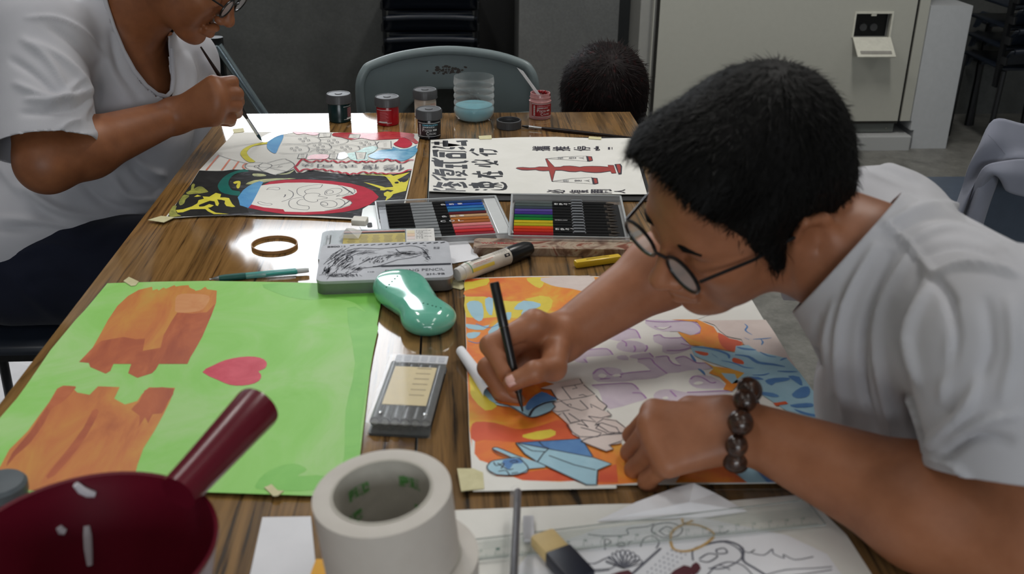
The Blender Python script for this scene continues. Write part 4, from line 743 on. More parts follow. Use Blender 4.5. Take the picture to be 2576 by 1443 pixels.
hatch(0.12,0.42,46,0.035,0.12,0.026,1.15,0); hatch(0.07,0.22,26,0.02,0.05,0.016,1.3,0); hatch(0.1,0.14,24,0.04,0.02,0.009,0.2,0); hatch(0.21,0.33,22,0.03,0.04,0.01,0.9,0); hatch(0.27,0.24,22,0.03,0.03,0.012,0.9,0); hatch(0.42,0.48,40,0.05,0.05,0.009,1.2,0); hatch(0.55,0.6,22,0.03,0.04,0.010,0.5,0); hatch(0.63,0.68,44,0.05,0.04,0.012,-0.2,0); hatch(0.8,0.66,34,0.015,0.09,0.007,-0.8,0); hatch(0.3,0.72,20,0.05,0.03,0.014,0.3,1); hatch(0.2,0.7,24,0.06,0.05,0.020,1.0,1); hatch(0.24,0.1,26,0.05,0.015,0.010,1.9,1); hatch(0.22,0.55,12,0.008,0.04,0.006,1.3,0)
pa.build('printed_art',pm,lid)
# ---------------------------------------------------------------- transparent pastel case with yellow card behind it
t,W_,D_=quad_thing('pastel_case',[(797,655),(1130,640),(1045,573),(812,576)],TZ,0.016,0.01,None,'dark green and clear plastic pencil case with a yellow printed card behind the grey tin','case')
b=MB(); b.prism(rrect(W_,D_,0.012),0,0.014); b.build('tray',mat('case_dark_green',C(34,52,46),0.3),t,True)
b=MB(); b.prism(rrect(W_-0.01,D_-0.008,0.01),0.0141,0.0165); b.build('lid',clear('case_clear',C(120,130,126),0.2,0.0,0.15,0.08),t,True)
b=MB(); x0=-W_/2+W_*0.20; b.box((x0+W_*0.28,0.002,0.0145),(W_*0.56,D_*0.62,0.0008)); yc=b.build('printed_card',mat('card_yellow',C(196,180,104),0.7,spec=0.1),t)
b=MB(); rr=random.Random(9)
for k in range(8):
    for j in range(5): 
        x=x0+0.006+j*W_*0.11; b.box((x+W_*0.04,D_*0.26-k*0.0052,0.01505),(W_*rr.uniform(0.05,0.09),0.0013,0.0001))
b.build('print_lines',mat('card_print_brown',C(120,104,56),0.5),yc)
b=MB(); b.box((x0+W_*0.28,D_*0.40,0.0150),(W_*0.56,0.004,0.0010)); b.build('red_strip',mat('strip_red',C(170,80,60),0.4),t)
b=MB(); xw=x0+W_*0.70; b.cur=0; b.box((xw,0.006,0.0150),(W_*0.26,D_*0.8,0.0008),m=0)
for k,c_ in enumerate((1,2,3)): b.box((xw-W_*0.085,D_*0.34-k*0.0125,0.01555),(W_*0.07,0.0115,0.0003),m=c_)
for k,s_ in enumerate(('Ivory','103','Apricot','116','Pale Pink','114')): loc_text(b,s_,xw-W_*0.035,D_*0.36-k*0.0062,W_*(0.14 if k%2==0 else 0.06),0.0042,4,0.0156)
b.build('colour_chart',[mat('chart_white',C(208,206,202),0.5),mat('chart_ivory',C(222,208,170),0.5),mat('chart_apricot',C(222,190,160),0.5),mat('chart_pink',C(218,200,196),0.5),mat('chart_print',C(90,90,90),0.5)],t)
b=MB(); b.box((-W_/2+W_*0.07,0,0.0150),(0.006,D_*0.6,0.003),bev=0.001); b.build('latch',mat('latch_grey',C(96,98,96),0.35),t)
# eraser in a clear wrapper
p=oz(905,566,TZ+0.014); e=MB(); e.box((0,0,0),(0.024,0.017,0.010),bev=0.0015); eo=e.build('eraser',mat('eraser_white',C(222,220,210),0.6),None,False,(p.x,p.y+0.006,TZ+0.0185)); eo.rotation_euler=(0.1,0,math.radians(-12)); tag(eo,'small white eraser resting at the far edge of the clear pastel case','eraser')
p=oz(880,590,TZ+0.018); e=MB()
e.add([(-0.016,-0.01,0),(0.014,-0.014,0),(0.018,0.012,0.002),(-0.010,0.014,0.001),(-0.004,-0.002,0.013),(0.006,0.004,0.010)],[(0,1,4),(1,5,4),(1,2,5),(2,3,5),(3,4,5),(3,0,4)])
tag(e.build('plastic_wrapper',clear('wrapper_clear',(0.95,0.96,0.97,1),0.1,0.30,1.0),None,False,(p.x,p.y,TZ+0.0168)),'crumpled clear plastic wrapper lying on the pastel case','wrapper')
# ---------------------------------------------------------------- two trays of colour pencils
def pencil_case(name,pxc,hz,label,hang,z0=TZ):
    t,W_,D_=quad_thing(name,pxc,z0,hz,0.005,None,label,'pencil case')
    m=clear('tray_clear_'+('a' if hang else 'b'),(0.86,0.88,0.89,1),0.06,0.16,0.9)
    b=MB(); b.box((0,0,0.001),(W_,D_,0.0016)); b.build('tray_bottom',m,t)
    b=MB(); h=hz
    for c,d in (((0,D_/2-0.001,h/2),(W_,0.0018,h)),((0,-D_/2+0.001,h/2),(W_,0.0018,h)),((W_/2-0.001,0,h/2),(0.0018,D_,h)),((-W_/2+0.001,0,h/2),(0.0018,D_,h))): b.box(c,d)
    b.build('tray_rim',m,t)
    b=MB(); mr=mat('rim_frost',C(168,172,174),0.25)
    for c,d in (((0,D_/2,h),(W_,0.0026,0.0014)),((0,-D_/2,h),(W_,0.0026,0.0014)),((W_/2,0,h),(0.0026,D_,0.0014)),((-W_/2,0,h),(0.0026,D_,0.0014))): b.box(c,d,bev=0.0004)
    b.build('rim_edge',mr,t); return t,W_,D_
m_pbl=mat('pencil_body_black',C(22,22,24),0.14,spec=0.9); m_psil=mat('pencil_foil_silver',C(176,180,184),0.25,0.7)
def pencil(parent,x0,x1,y,z,col,i,left,foil):
    """hexagonal pencil lying along x inside a tray; coloured end at the x1 side"""
    r=0.0037; s=1 if x1>x0 else -1; L_=abs(x1-x0)
    def hx(a,b_,ra,rb): 
        q=MB(); q.tube([(x0+s*a,y,z),(x0+s*b_,y,z)],[ra,rb],6); return q
    o=hx(0.014,L_-0.062,r,r).build('pencil_body',m_pbl,parent)
    o=hx(0,0.014,0.0008,r).build('pencil_point',mat('pencil_point_wood',C(60,52,44),0.5),parent) if not left else hx(0,0.014,r*0.9,r).build('pencil_point',m_pbl,parent)
    hx(L_-0.062,L_,r*1.01,r*1.01).build('pencil_end',mat('pencil_paint_%s%d'%('a' if left else 'b',i),col,0.25),parent)
    if foil: hx(foil[0],foil[1],r*1.02,r*1.02).build('foil_band',m_psil,parent)
t,W_,D_=pencil_case('pencil_case',[(914,602),(1262,588),(1272,490),(985,508)],0.013,'clear case of black colour pencils with blue, brown, pink and red ends','L')
cols=[C(28,62,110),C(24,76,176),C(44,120,186),C(48,130,170),C(92,16,28),C(196,160,120),C(184,112,44),C(170,98,48),C(226,140,140),C(208,90,104),C(206,36,40),C(150,30,52)]
n=len(cols)
b=MB(); b.box((-W_*0.05,0,0.0035),(W_*0.86,D_*0.93,0.003)); b.build('inner_tray',mat('inner_tray_dark',C(46,50,56),0.25),t)
for i,c_ in enumerate(cols):
    y=D_*0.42-i*(D_*0.84/(n-1)); x0=-W_/2+0.016; x1=W_/2-0.026
    pencil(t,x0,x1,y,0.0090,c_,i,True,(W_*0.20,W_*0.38))
b=MB(); b.box((W_/2-0.012,0,0.0100),(0.020,D_*0.92,0.003),bev=0.001); b.build('end_compartment',clear('compartment_clear',(0.8,0.83,0.84,1),0.1,0.35,0.9),t)
b=MB(); b.prism([(-0.0,-D_*0.48),(-0.020,-D_*0.40),(-0.030,-D_*0.05),(-0.022,D_*0.40),(-0.012,D_*0.49),(0,D_*0.49)],0.006,0.0072,xf=lambda v:Vector((v.x-W_/2,v.y,v.z))); b.build('hang_tab',clear('tab_clear',(0.85,0.9,0.88,1),0.12,0.45,0.9),t)
b=MB(); b.prism(rrect(0.008,0.02,0.003),0.0073,0.0078,xf=lambda v:Vector((v.x-W_/2-0.014,v.y-0.006,v.z))); b.build('hang_hole',mat('hole_black',C(20,20,20),0.6),t)
pt=MB()
for row,yy in enumerate((0.30,-0.02,-0.14)): 
    for k,ch in enumerate(('色','鉛','筆') if row<2 else ('C','O','L')): loc_text(pt,ch,W_*(0.02+0.07*k)-W_*0.02*row,D_*yy,0.0085,0.0075,0,0.0130,0.01)
o=pt.build('pencil_print',[m_ltxt],t); o['kind']='stuff'
t2,W2,D2=pencil_case('pencil_case',[(1283,592),(1586,598),(1560,492),(1286,488)],0.018,'clear case of black colour pencils with a rainbow of violet, green, yellow and red ends','',TZ)
cols2=[C(96,104,104),C(88,100,98),C(64,76,88),C(96,80,160),C(70,50,140),C(20,108,70),C(28,130,48),C(214,190,40),C(190,190,38),C(224,80,28),C(206,50,30),C(170,30,42),C(150,12,28)]
n=len(cols2)
b=MB(); b.box((0,0,0.004),(W2*0.95,D2*0.90,0.003)); b.build('inner_tray',mat('inner_tray_black',C(26,26,28),0.3),t2)
for i,c_ in enumerate(cols2):
    y=D2*0.40-i*(D2*0.82/(n-1)); pencil(t2,W2/2-0.012-0.004*(i%2),-W2/2+0.006,y,0.0095,c_,i,False,None)
b=MB()
for i in range(n-1):
    y=D2*0.40-(i+0.0)*(D2*0.82/(n-1)); b.tube([(W2*0.04,y+0.002,0.0125),(W2*0.045,y+0.002,0.0145),(W2*0.135,y+0.002,0.0145),(W2*0.14,y+0.002,0.0125)],0.0016,8)
b.build('pencil_clamp',mat('clamp_clear_grey',C(150,154,160),0.2,0.2),t2,True)
pt=MB()
for yy in (0.30,-0.30):
    for k,ch in enumerate('彩色鉛筆'): loc_text(pt,ch,W2*(-0.115+0.043*k),D2*yy,0.0068,0.0085,0,0.0136,0.02)
loc_text(pt,'SIMBALION',-W2*0.115,-D2*0.08,0.020,0.004,0,0.0136)
o=pt.build('pencil_print',[m_ltxt],t2); o['kind']='stuff'
# brown picture tin below the right-hand case
t,W_,D_=quad_thing('picture_tin',[(1188,622),(1640,628),(1632,604),(1196,598)],TZ,0.012,0.006,None,'flat brown picture-printed pencil tin below the rainbow pencil case','tin')
tp=NT('picture_print'); co=tp.obj((1,1.6,1)); f=tp.noise(co,16,5,0.6,1.5); tp.link(tp.ramp(f,[(0.3,C(60,38,30)),(0.42,C(128,100,84)),(0.52,C(176,160,140)),(0.6,C(130,66,48)),(0.75,C(90,76,64))]),tp.b.inputs['Base Color']); tp.b.inputs['Roughness'].default_value=0.3
b=MB(); b.prism(rrect(W_,D_,0.008),0,0.0118); b.build('case',tp.m,t,True)
b=MB(); loc_text(b,'WATERCOLOUR',-W_*0.46,-D_*0.1,W_*0.30,0.006,0,0.0121,0.03); b.build('red_print',[mat('print_red',C(170,36,40),0.4)],t)
# white slip of paper, clear film under the marker
sheet('paper_slip',[(1125,604),(1165,592),(1207,650),(1140,662),(1110,655)],Z0,0.0006,m_white,'white paper slip sticking out beside the grey tin','paper')
# ================================================================ ORGANIC SURFACES (signed distance + surface nets)
V=lambda *a:np.array(a,float)
def nv(v): v=np.array(v,float); return v/np.linalg.norm(v)
def frame(f,up):
    f=nv(f); l=nv(np.cross(up,f)); u=np.cross(f,l); return np.array([f,l,u])   # rows: forward, left, up
def CAP(a,b,ra,rb,k=0.01,s=1): return ('c',np.array(a,float),np.array(b,float),ra,rb,k,s)
def ELL(c,r,R=None,k=0.01,s=1): return ('e',np.array(c,float),np.array(r,float),np.eye(3) if R is None else np.array(R,float),k,s)
def pdist(p,P_):
    if p[0]=='c':
        a,b,ra,rb=p[1:5]; d=b-a; t=np.clip(((P_-a)@d)/max(d@d,1e-9),0,1); q=P_-a-t[...,None]*d
        return np.sqrt((q*q).sum(-1))-(ra+(rb-ra)*t)
    c,r,R=p[1:4]; q=(P_-c)@R.T; k0=np.sqrt(((q/r)**2).sum(-1)); k1=np.sqrt(((q/(r*r))**2).sum(-1))+1e-9
    return k0*(k0-1)/k1
def comb(d,e,k,s):
    if s>0:
        h=np.clip(0.5+0.5*(d-e)/k,0,1); return d*(1-h)+e*h-k*h*(1-h)
    h=np.clip(0.5-0.5*(d+e)/k,0,1); return d*(1-h)-e*h+k*h*(1-h)
def sdf_mesh(prims,h,B=8):
    lo=np.full(3,1e9); hi=-lo
    for p in prims:
        if p[-1]<0: continue
        if p[0]=='c':
            for q,r in((p[1],p[3]),(p[2],p[4])): lo=np.minimum(lo,q-r); hi=np.maximum(hi,q+r)
        else: m=p[2].max(); lo=np.minimum(lo,p[1]-m); hi=np.maximum(hi,p[1]+m)
    lo-=3*h+0.012; hi+=3*h+0.012
    nb=np.ceil((hi-lo)/(h*B)).astype(int)+1; N=nb*B
    g=np.stack(np.meshgrid(*[np.arange(n) for n in nb],indexing='ij'),-1).reshape(-1,3)
    cen=lo+(g*B+(B-1)/2)*h; R_=B*h*0.5*1.75
    d=np.full(len(cen),1.0); pd=[]
    for p in prims:
        e=pdist(p,cen); pd.append(e); d=comb(d,e,p[-2],p[-1])
    act=np.abs(d)<R_*1.35+0.004
    ga=g[act]; off=np.stack(np.meshgrid(*[np.arange(B)]*3,indexing='ij'),-1).reshape(-1,3)
    pts=(lo+(ga[:,None,:]*B+off[None])*h); D=np.full(pts.shape[:2],1.0)
    for p,e in zip(prims,pd):
        ea=e[act]; m=(ea<np.abs(d[act])+2.4*R_+2*p[-2]) if p[-1]>0 else (ea<2.2*R_+2*p[-2])
        if not m.any(): continue
        D[m]=comb(D[m],pdist(p,pts[m]),p[-2],p[-1])
    G=np.where(d<0,-1.0,1.0).astype(np.float32).reshape(nb); G=np.repeat(np.repeat(np.repeat(G,B,0),B,1),B,2)
    Gb=G.reshape(nb[0],B,nb[1],B,nb[2],B); Gb[ga[:,0],:,ga[:,1],:,ga[:,2],:]=D.reshape(-1,B,B,B)
    I=G<0; sh=np.array(G.shape)
    c=np.zeros(sh-1,np.int8)
    for a in(0,1):
        for b in(0,1):
            for e in(0,1): c+=I[a:sh[0]-1+a,b:sh[1]-1+b,e:sh[2]-1+e]
    ci=np.argwhere((c>0)&(c<8)); st=np.array([sh[1]*sh[2],sh[2],1]); cid=ci@st
    acc=np.zeros((len(ci),3)); cnt=np.zeros(len(ci))
    cor=[np.array(q) for q in((0,0,0),(1,0,0),(0,1,0),(1,1,0),(0,0,1),(1,0,1),(0,1,1),(1,1,1))]
    val=[G[tuple((ci+q).T)] for q in cor]
    for a,b in((0,1),(2,3),(4,5),(6,7),(0,2),(1,3),(4,6),(5,7),(0,4),(1,5),(2,6),(3,7)):
        m=(val[a]<0)!=(val[b]<0); t=val[a][m]/(val[a][m]-val[b][m]); acc[m]+=cor[a]+(cor[b]-cor[a])*t[:,None]; cnt[m]+=1
    vs=lo+(ci+acc/np.maximum(cnt,1)[:,None])*h
    fs=[]
    for ax in range(3):
        s1=[slice(None)]*3; s2=[slice(None)]*3; s1[ax]=slice(0,-1); s2[ax]=slice(1,None)
        A=I[tuple(s1)]; Bq=I[tuple(s2)]; e=np.argwhere(A!=Bq); fl=A[tuple(e.T)]
        o1=np.zeros(3,int); o2=np.zeros(3,int); o1[(ax+1)%3]=1; o2[(ax+2)%3]=1
        q=[np.searchsorted(cid,(e-o)@st) for o in(o1*0,o1,o1+o2,o2)]
        q=np.stack(q,1); q[~fl]=q[~fl][:,::-1]; fs.append(q)
    fs=np.concatenate(fs)
    return vs,fs
def vnormals(v,f):
    n=np.cross(v[f[:,2]]-v[f[:,0]],v[f[:,3]]-v[f[:,1]]); N=np.zeros_like(v)
    for k in range(4): np.add.at(N,f[:,k],n)
    return N/np.maximum(np.linalg.norm(N,axis=1,keepdims=True),1e-12)
def relax(v,f,n=2,lam=0.5):
    for _ in range(n):
        S=np.zeros_like(v); c=np.zeros(len(v))
        for k in range(4):
            a,b=f[:,k],f[:,(k+1)%4]; np.add.at(S,a,v[b]); np.add.at(c,a,1)
        v=v+(S/np.maximum(c,1)[:,None]-v)*lam
    return v
def np_obj(name,v,f,m,parent=None,smooth=True):
    me=bpy.data.meshes.new(name); me.vertices.add(len(v)); me.vertices.foreach_set('co',np.asarray(v,np.float32).ravel())
    k=f.shape[1]; me.loops.add(f.size); me.loops.foreach_set('vertex_index',f.ravel().astype(np.int32)); me.polygons.add(len(f))
    me.polygons.foreach_set('loop_start',np.arange(0,f.size,k,dtype=np.int32)); me.polygons.foreach_set('use_smooth',np.full(len(f),smooth))
    me.update(calc_edges=True); me.materials.append(m); o=bpy.data.objects.new(name,me); COL.objects.link(o)
    if parent: o.parent=parent; o.location=-parent.location
    return o
def project(v):
    d=v-V(0,0,CAMZ); c=d@R3   # camera coords
    return np.stack([1288+F*c[:,0]/c[:,2],721.5-F*c[:,1]/c[:,2]],1)
CAMP=V(0,0,CAMZ)
def facing(v,n): return ((CAMP-v)*n).sum(1)>0
def seg_d(p,a,b):
    d=b-a; t=np.clip(((p-a)@d)/max(d@d,1e-9),0,1); q=p-a-t[:,None]*d; return np.sqrt((q*q).sum(1)),t
def folds(v,f,strokes):
    """raise or press folds of cloth along strokes seen on the surface"""
    n=vnormals(v,f); px=project(v); fc=facing(v,n); D=np.zeros(len(v))
    for pts,amp,wd in strokes:
        pts=[np.array(q,float) for q in smooth2([tuple(q) for q in pts],False,4)]; best=np.full(len(v),1e9); tt=np.zeros(len(v)); L_=len(pts)-1
        for i in range(L_):
            d,t=seg_d(px,pts[i],pts[i+1]); m=d<best; best[m]=d[m]; tt[m]=(i+t[m])/L_
        D+=amp*np.exp(-(best/wd)**2)*np.sin(np.pi*np.clip(tt*0.9+0.05,0,1))**0.5
    D[~fc]=0
    return v+n*D[:,None]
def inpoly(px,poly):
    x,y=px[:,0],px[:,1]; r=np.zeros(len(x),bool); n=len(poly)
    for i in range(n):
        x1,y1=poly[i]; x2,y2=poly[(i+1)%n]
        m=((y1>y)!=(y2>y)); r^=m&(x<(x2-x1)*(y-y1)/((y2-y1) or 1e-9)+x1)
    return r
def keep(v,f,rm):
    """drop removed vertices' faces"""
    fk=f[~rm[f].any(1)]; used=np.unique(fk); mp=np.full(len(v),-1); mp[used]=np.arange(len(used)); return v[used],mp[fk]
def planecut(v,f,o,n,r):
    """cut cloth beyond the plane through o with normal n, within r of o; the edge is pulled straight"""
    o,n=np.array(o,float),nv(n); s=(v-o)@n; near=np.linalg.norm(v-o,axis=1)<r; b=(s>0)&near
    cr=b[f].any(1)&~b[f].all(1); edge=np.unique(f[cr]); edge=edge[b[edge]]; v=v.copy(); v[edge]-=s[edge][:,None]*n
    b[edge]=False; return keep(v,f,b)
def solid(o,t):
    m=o.modifiers.new('thickness','SOLIDIFY'); m.thickness=t; m.offset=-1
def skin_mat(name,c1,c2,c3):
    t=NT(name); co=t.obj(); f=t.noise(co,14,5,0.6); g=t.noise(co,500,3,0.5)
    t.link(t.ramp(f,[(0.3,c1),(0.52,c2),(0.75,c3)]),t.b.inputs['Base Color']); t.b.inputs['Roughness'].default_value=0.48; t.b.inputs['Specular IOR Level'].default_value=0.4
    t.b.inputs['Subsurface Weight'].default_value=0.08; t.b.inputs['Subsurface Radius'].default_value=(0.01,0.004,0.002); t.b.inputs['Subsurface Scale'].default_value=1.0
    t.bump(g,0.12,0.0006); return t.m
def cloth_mat(name,c1,c2,rough=0.85):
    t=NT(name); co=t.obj(); g=t.noise(co,900,2,0.5); f=t.noise(co,5,3)
    t.link(t.ramp(f,[(0.3,c1),(0.7,c2)]),t.b.inputs['Base Color']); t.b.inputs['Roughness'].default_value=rough; t.b.inputs['Specular IOR Level'].default_value=0.15
    t.b.inputs['Sheen Weight'].default_value=0.1; t.bump(g,0.15,0.0005); return t.m
def head_prims(Hc,Rm,scale=1.0):
    """Rm rows: forward,left,up"""
    w=lambda x,y,z:Hc+scale*(V(x,y,z)@Rm); s=scale; e=lambda c,r,k=0.012,sg=1,R=None:ELL(w(*c),V(*r)*s,Rm if R is None else R@Rm,k,sg); c_=lambda a,b,ra,rb,k=0.012,sg=1:CAP(w(*a),w(*b),ra*s,rb*s,k,sg)
    P=[e((-0.012,0,0.045),(0.096,0.076,0.088)),e((0.035,0,0.045),(0.055,0.062,0.060),0.03),e((0.042,0,-0.018),(0.046,0.054,0.070),0.03)]
    for y in(-1,1):
        P+=[c_((-0.005,y*0.050,-0.030),(0.055,y*0.020,-0.083),0.022,0.018,0.03),e((0.058,y*0.040,-0.014),(0.025,0.022,0.020),0.02),e((0.045,y*0.040,-0.045),(0.025,0.018,0.028),0.02)]
    P+=[e((0.070,0,-0.090),(0.019,0.022,0.017),0.02),c_((0.080,-0.030,0.024),(0.080,0.030,0.024),0.012,0.012,0.018)]
    for y in(-1,1): P+=[e((0.101,y*0.031,0.004),(0.016,0.017,0.012),0.012,-1)]
    for y in(-1,1): P+=[e((0.076,y*0.031,0.003),(0.0145,0.0150,0.0125),0.004),c_((0.090,y*0.020,-0.001),(0.087,y*0.043,-0.003),0.0022,0.0022,0.004)]
    P+=[c_((0.090,0,0.016),(0.110,0,-0.024),0.0075,0.0105,0.012),e((0.112,0,-0.029),(0.0105,0.0115,0.0095),None,0.008) if 0 else e((0.112,0,-0.029),(0.0105,0.0115,0.0095),0.008)]
    for y in(-1,1): P+=[e((0.100,y*0.0135,-0.032),(0.0105,0.0075,0.0080),0.006),e((0.105,y*0.0065,-0.0405),(0.006,0.0035,0.004),0.003,-1)]
    P+=[c_((0.088,-0.020,-0.057),(0.096,0,-0.054),0.0050,0.0072,0.008),c_((0.088,0.020,-0.057),(0.096,0,-0.054),0.0050,0.0072,0.008),c_((0.086,-0.017,-0.067),(0.093,0,-0.069),0.0050,0.0078,0.006),c_((0.086,0.017,-0.067),(0.093,0,-0.069),0.0050,0.0078,0.006),c_((0.104,-0.022,-0.0615),(0.104,0.022,-0.0615),0.0035,0.0035,0.003,-1)]
    for y in(-1,1):
        P+=[e((-0.014,y*0.080,0.000),(0.020,0.007,0.035),0.006),c_((-0.026,y*0.088,0.024),(-0.004,y*0.086,0.034),0.0052,0.005,0.004),c_((-0.026,y*0.088,0.024),(-0.031,y*0.091,-0.004),0.0052,0.005,0.004),c_((-0.031,y*0.091,-0.004),(-0.016,y*0.086,-0.032),0.005,0.0068,0.004),c_((-0.004,y*0.086,0.034),(0.004,y*0.081,0.014),0.005,0.0035,0.004),e((-0.012,y*0.095,0.003),(0.011,0.009,0.020),0.005,-1)]
    return P
def hand_local(W,f,n,s,curls,r0=0.0085,thumb=None,scale=1.0,spread=1.0,spl=None):
    """W wrist, f forward, n back-of-hand, s toward thumb; curls: 4 x 3 bend angles (deg)"""
    f,n,s=nv(f),nv(n),nv(s); P=[]; kn=[(0.088,0.026),(0.092,0.006),(0.087,-0.014),(0.078,-0.032)]; ln=[(0.043,0.026,0.020),(0.047,0.029,0.021),(0.044,0.027,0.020),(0.034,0.020,0.018)]
    tips=[]
    for i,(kx,ky) in enumerate(kn):
        K=W+scale*(f*kx+s*ky*spread-n*0.004*abs(ky-0.006)/0.02); P.append(CAP(W+f*0.012+s*ky*0.45,K,0.016*scale,0.0125*scale,0.016))
        a=0; q=K; r=[0.0105,0.0092,0.0084,0.0070]; r=[x*scale*(0.9 if i==3 else 1) for x in r]; dirf=nv(f+s*(0.0 if spl is None else spl[i]))
        P.append(ELL(K+n*0.001,V(0.012,0.012,0.011)*scale,None,0.006))
        for j in range(3):
            a+=math.radians(curls[i][j]); dd=dirf*math.cos(a)-n*math.sin(a); q2=q+dd*ln[i][j]*scale; P.append(CAP(q,q2,r[j],r[j+1],0.0035)); q=q2
        tips.append((q,dd))
    return P,tips
# ================================================================ PERSON LEANING OVER THE ORANGE POSTER
def N(v): return np.array(v,float)
sk_r=skin_mat('skin_tan',C(134,84,56),C(154,100,70),C(168,113,83)); sk_l=skin_mat('skin_brown',C(114,68,42),C(132,82,52),C(146,94,61))
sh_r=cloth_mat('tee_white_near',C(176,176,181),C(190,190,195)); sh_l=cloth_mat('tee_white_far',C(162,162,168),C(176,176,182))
m_hair=paint('hair_black',[(0.3,C(7,7,7)),(0.7,C(15,14,13))],120,rough=0.6,spec=0.12); m_hair2=paint('hair_dark_red_brown',[(0.3,C(10,5,6)),(0.6,C(20,9,9)),(0.7,C(62,18,18))],60,rough=0.55,spec=0.12)
def person(name,loc,label): return thing(name,loc,label,'person')
def hair_strands(name,v,n,count,L_,dirf,m,parent,w_=0.0005,seed=1,lift=0.35):
    """short hairs as thin tapering blades joined into one part"""
    r=np.random.default_rng(seed); idx=r.integers(0,len(v),count); P_=v[idx]; Nn=n[idx]; D=dirf(P_); D=D-Nn*(D*Nn).sum(1,keepdims=True)
    D/=np.maximum(np.linalg.norm(D,axis=1,keepdims=True),1e-6); D+=r.normal(0,0.25,D.shape); L1=L_*r.uniform(0.5,1.3,(count,1)); S=np.cross(Nn,D); S/=np.maximum(np.linalg.norm(S,axis=1,keepdims=True),1e-6)
    P_=P_+r.normal(0,0.001,P_.shape)
    a=P_; b=P_+(D*0.5+Nn*lift*0.8)*L1; c=P_+(D*1.0+Nn*lift)*L1
    vs=np.stack([a-S*w_,a+S*w_,b-S*w_*0.8,b+S*w_*0.8,c],1).reshape(-1,3); k=np.arange(count)[:,None]*5
    q=np.concatenate([k+[0,1,3,2]],1); t=k+[2,3,4]
    me=bpy.data.meshes.new(name); fl=[tuple(x) for x in q.tolist()]+[tuple(x) for x in t.tolist()]
    me.from_pydata(vs.tolist(),[],fl); me.materials.append(m); me.update(); o=bpy.data.objects.new(name,me); COL.objects.link(o); o['kind']='stuff'
    o.parent=parent; o.location=-parent.location; return o
def collar(name,pts,r,m,parent,surf=None):
    p=[Vector(q) for q in pts]; b=MB(); n=len(p)
    b.tube(p,r,8); o=b.build(name,m,parent,True)
    if parent: o.location=-parent.location
    return o
def snap_px(px,v,n,off=0.0):
    """3D point of a surface seen at a pixel"""
    P_=project(v); fc=facing(v,n); out=[]
    vi=np.where(fc)[0]; Pf=P_[vi]
    for q in px:
        d=np.hypot(Pf[:,0]-q[0],Pf[:,1]-q[1]); c=vi[np.argsort(d)[:12]]; 
        dist=np.linalg.norm(v[c]-CAMP,axis=1); c=c[dist<dist.min()+0.03]; out.append(v[c].mean(0)+n[c].mean(0)*off)
    return out
# ---- skeleton
Hc=N(at(1868,512,0.93)); HS=0.96
Rh=frame(V(-0.85,-0.37,-0.42),V(-0.18,-0.36,0.9))
W_L=N(oz(1885,1085,0.80)); E_L=N(at(2620,1400,0.63)); S_L=N(at(2570,900,0.70)); S_R=N(at(2215,600,1.06)); W_R=N(oz(1412,850,0.785)); E_R=N(at(1800,590,1.14))
mid=(S_L+S_R)/2
Bk=N(at(2262,486,0.93)); Fr=N(at(1995,785,0.87)); Sd=N(at(2135,640,0.815)); ncen=(Bk+Fr)/2; npl=nv(np.cross(Fr-Bk,Sd-Bk)); npl=npl if npl@(Hc-ncen)>0 else -npl
nb=ncen-npl*0.015
PR=head_prims(Hc,Rh,HS)
PR+=[CAP(Hc+V(-0.030,0,-0.045)@Rh,nb,0.055,0.064,0.03),CAP(S_L,S_R,0.05,0.05,0.05),ELL(V(0.55,0.88,0.78),V(0.135,0.155,0.095),None,0.05),ELL(V(0.64,0.88,0.68),V(0.13,0.16,0.16),None,0.05),ELL(V(0.72,0.88,0.53),V(0.15,0.18,0.11),None,0.05)]
PR+=[CAP(S_L,E_L,0.052,0.044,0.03),CAP(S_R,E_R,0.052,0.042,0.03)]
fL=nv(W_L-E_L)
PR+=[CAP(E_L,E_L+(W_L-E_L)*0.35,0.050,0.053,0.02),CAP(E_L+(W_L-E_L)*0.35,W_L,0.052,0.0285,0.02)]
PR+=[CAP(E_R,E_R+(W_R-E_R)*0.35,0.043,0.044,0.02),CAP(E_R+(W_R-E_R)*0.35,W_R,0.043,0.0275,0.02)]
# near hand: palm down, fingers curled under, resting on the poster
Kc=N(oz(1618,1085,0.795)); fh=nv(Kc-W_L); sh_=nv(V(0.05,0.92,0.36)-fh*(V(0.05,0.92,0.36)@fh)); nh=nv(np.cross(sh_,fh)); 
if nh[2]<0: nh=-nh
hp,tipsL=hand_local(W_L,fh,nh,sh_,[(62,62,40),(66,60,40),(62,60,42),(56,60,44)],scale=1.02)
PR+=hp
b0=W_L+fh*0.02+sh_*0.022; t1=W_L+fh*0.052+sh_*0.040-nh*0.018; t2=W_L+fh*0.082+sh_*0.036-nh*0.034; t3=W_L+fh*0.105+sh_*0.026-nh*0.040
PR+=[CAP(b0,t1,0.018,0.014,0.012),CAP(t1,t2,0.0125,0.0108,0.005),CAP(t2,t3,0.0108,0.0088,0.004)]
# writing hand: explicit joints
J=lambda u,v,Y:N(at(u,v,Y))
tip=N(oz(1315,1035,Z0+0.005)); dirp=None
for Yt in np.arange(0.80,1.2,0.004):
    q=N(at(1226,632,Yt)); 
    if q[2]<tip[2]: continue
    if np.linalg.norm(q-tip)>0.142: top=q
    else:
        if dirp is None: top=q; dirp=1
dst=[(abs(np.linalg.norm(N(at(1226,632,y))-tip)-0.145),y) for y in np.arange(0.75,1.1,0.002)]; Yt=min(dst)[1]; top=N(at(1226,632,Yt)); pd_=nv(top-tip)
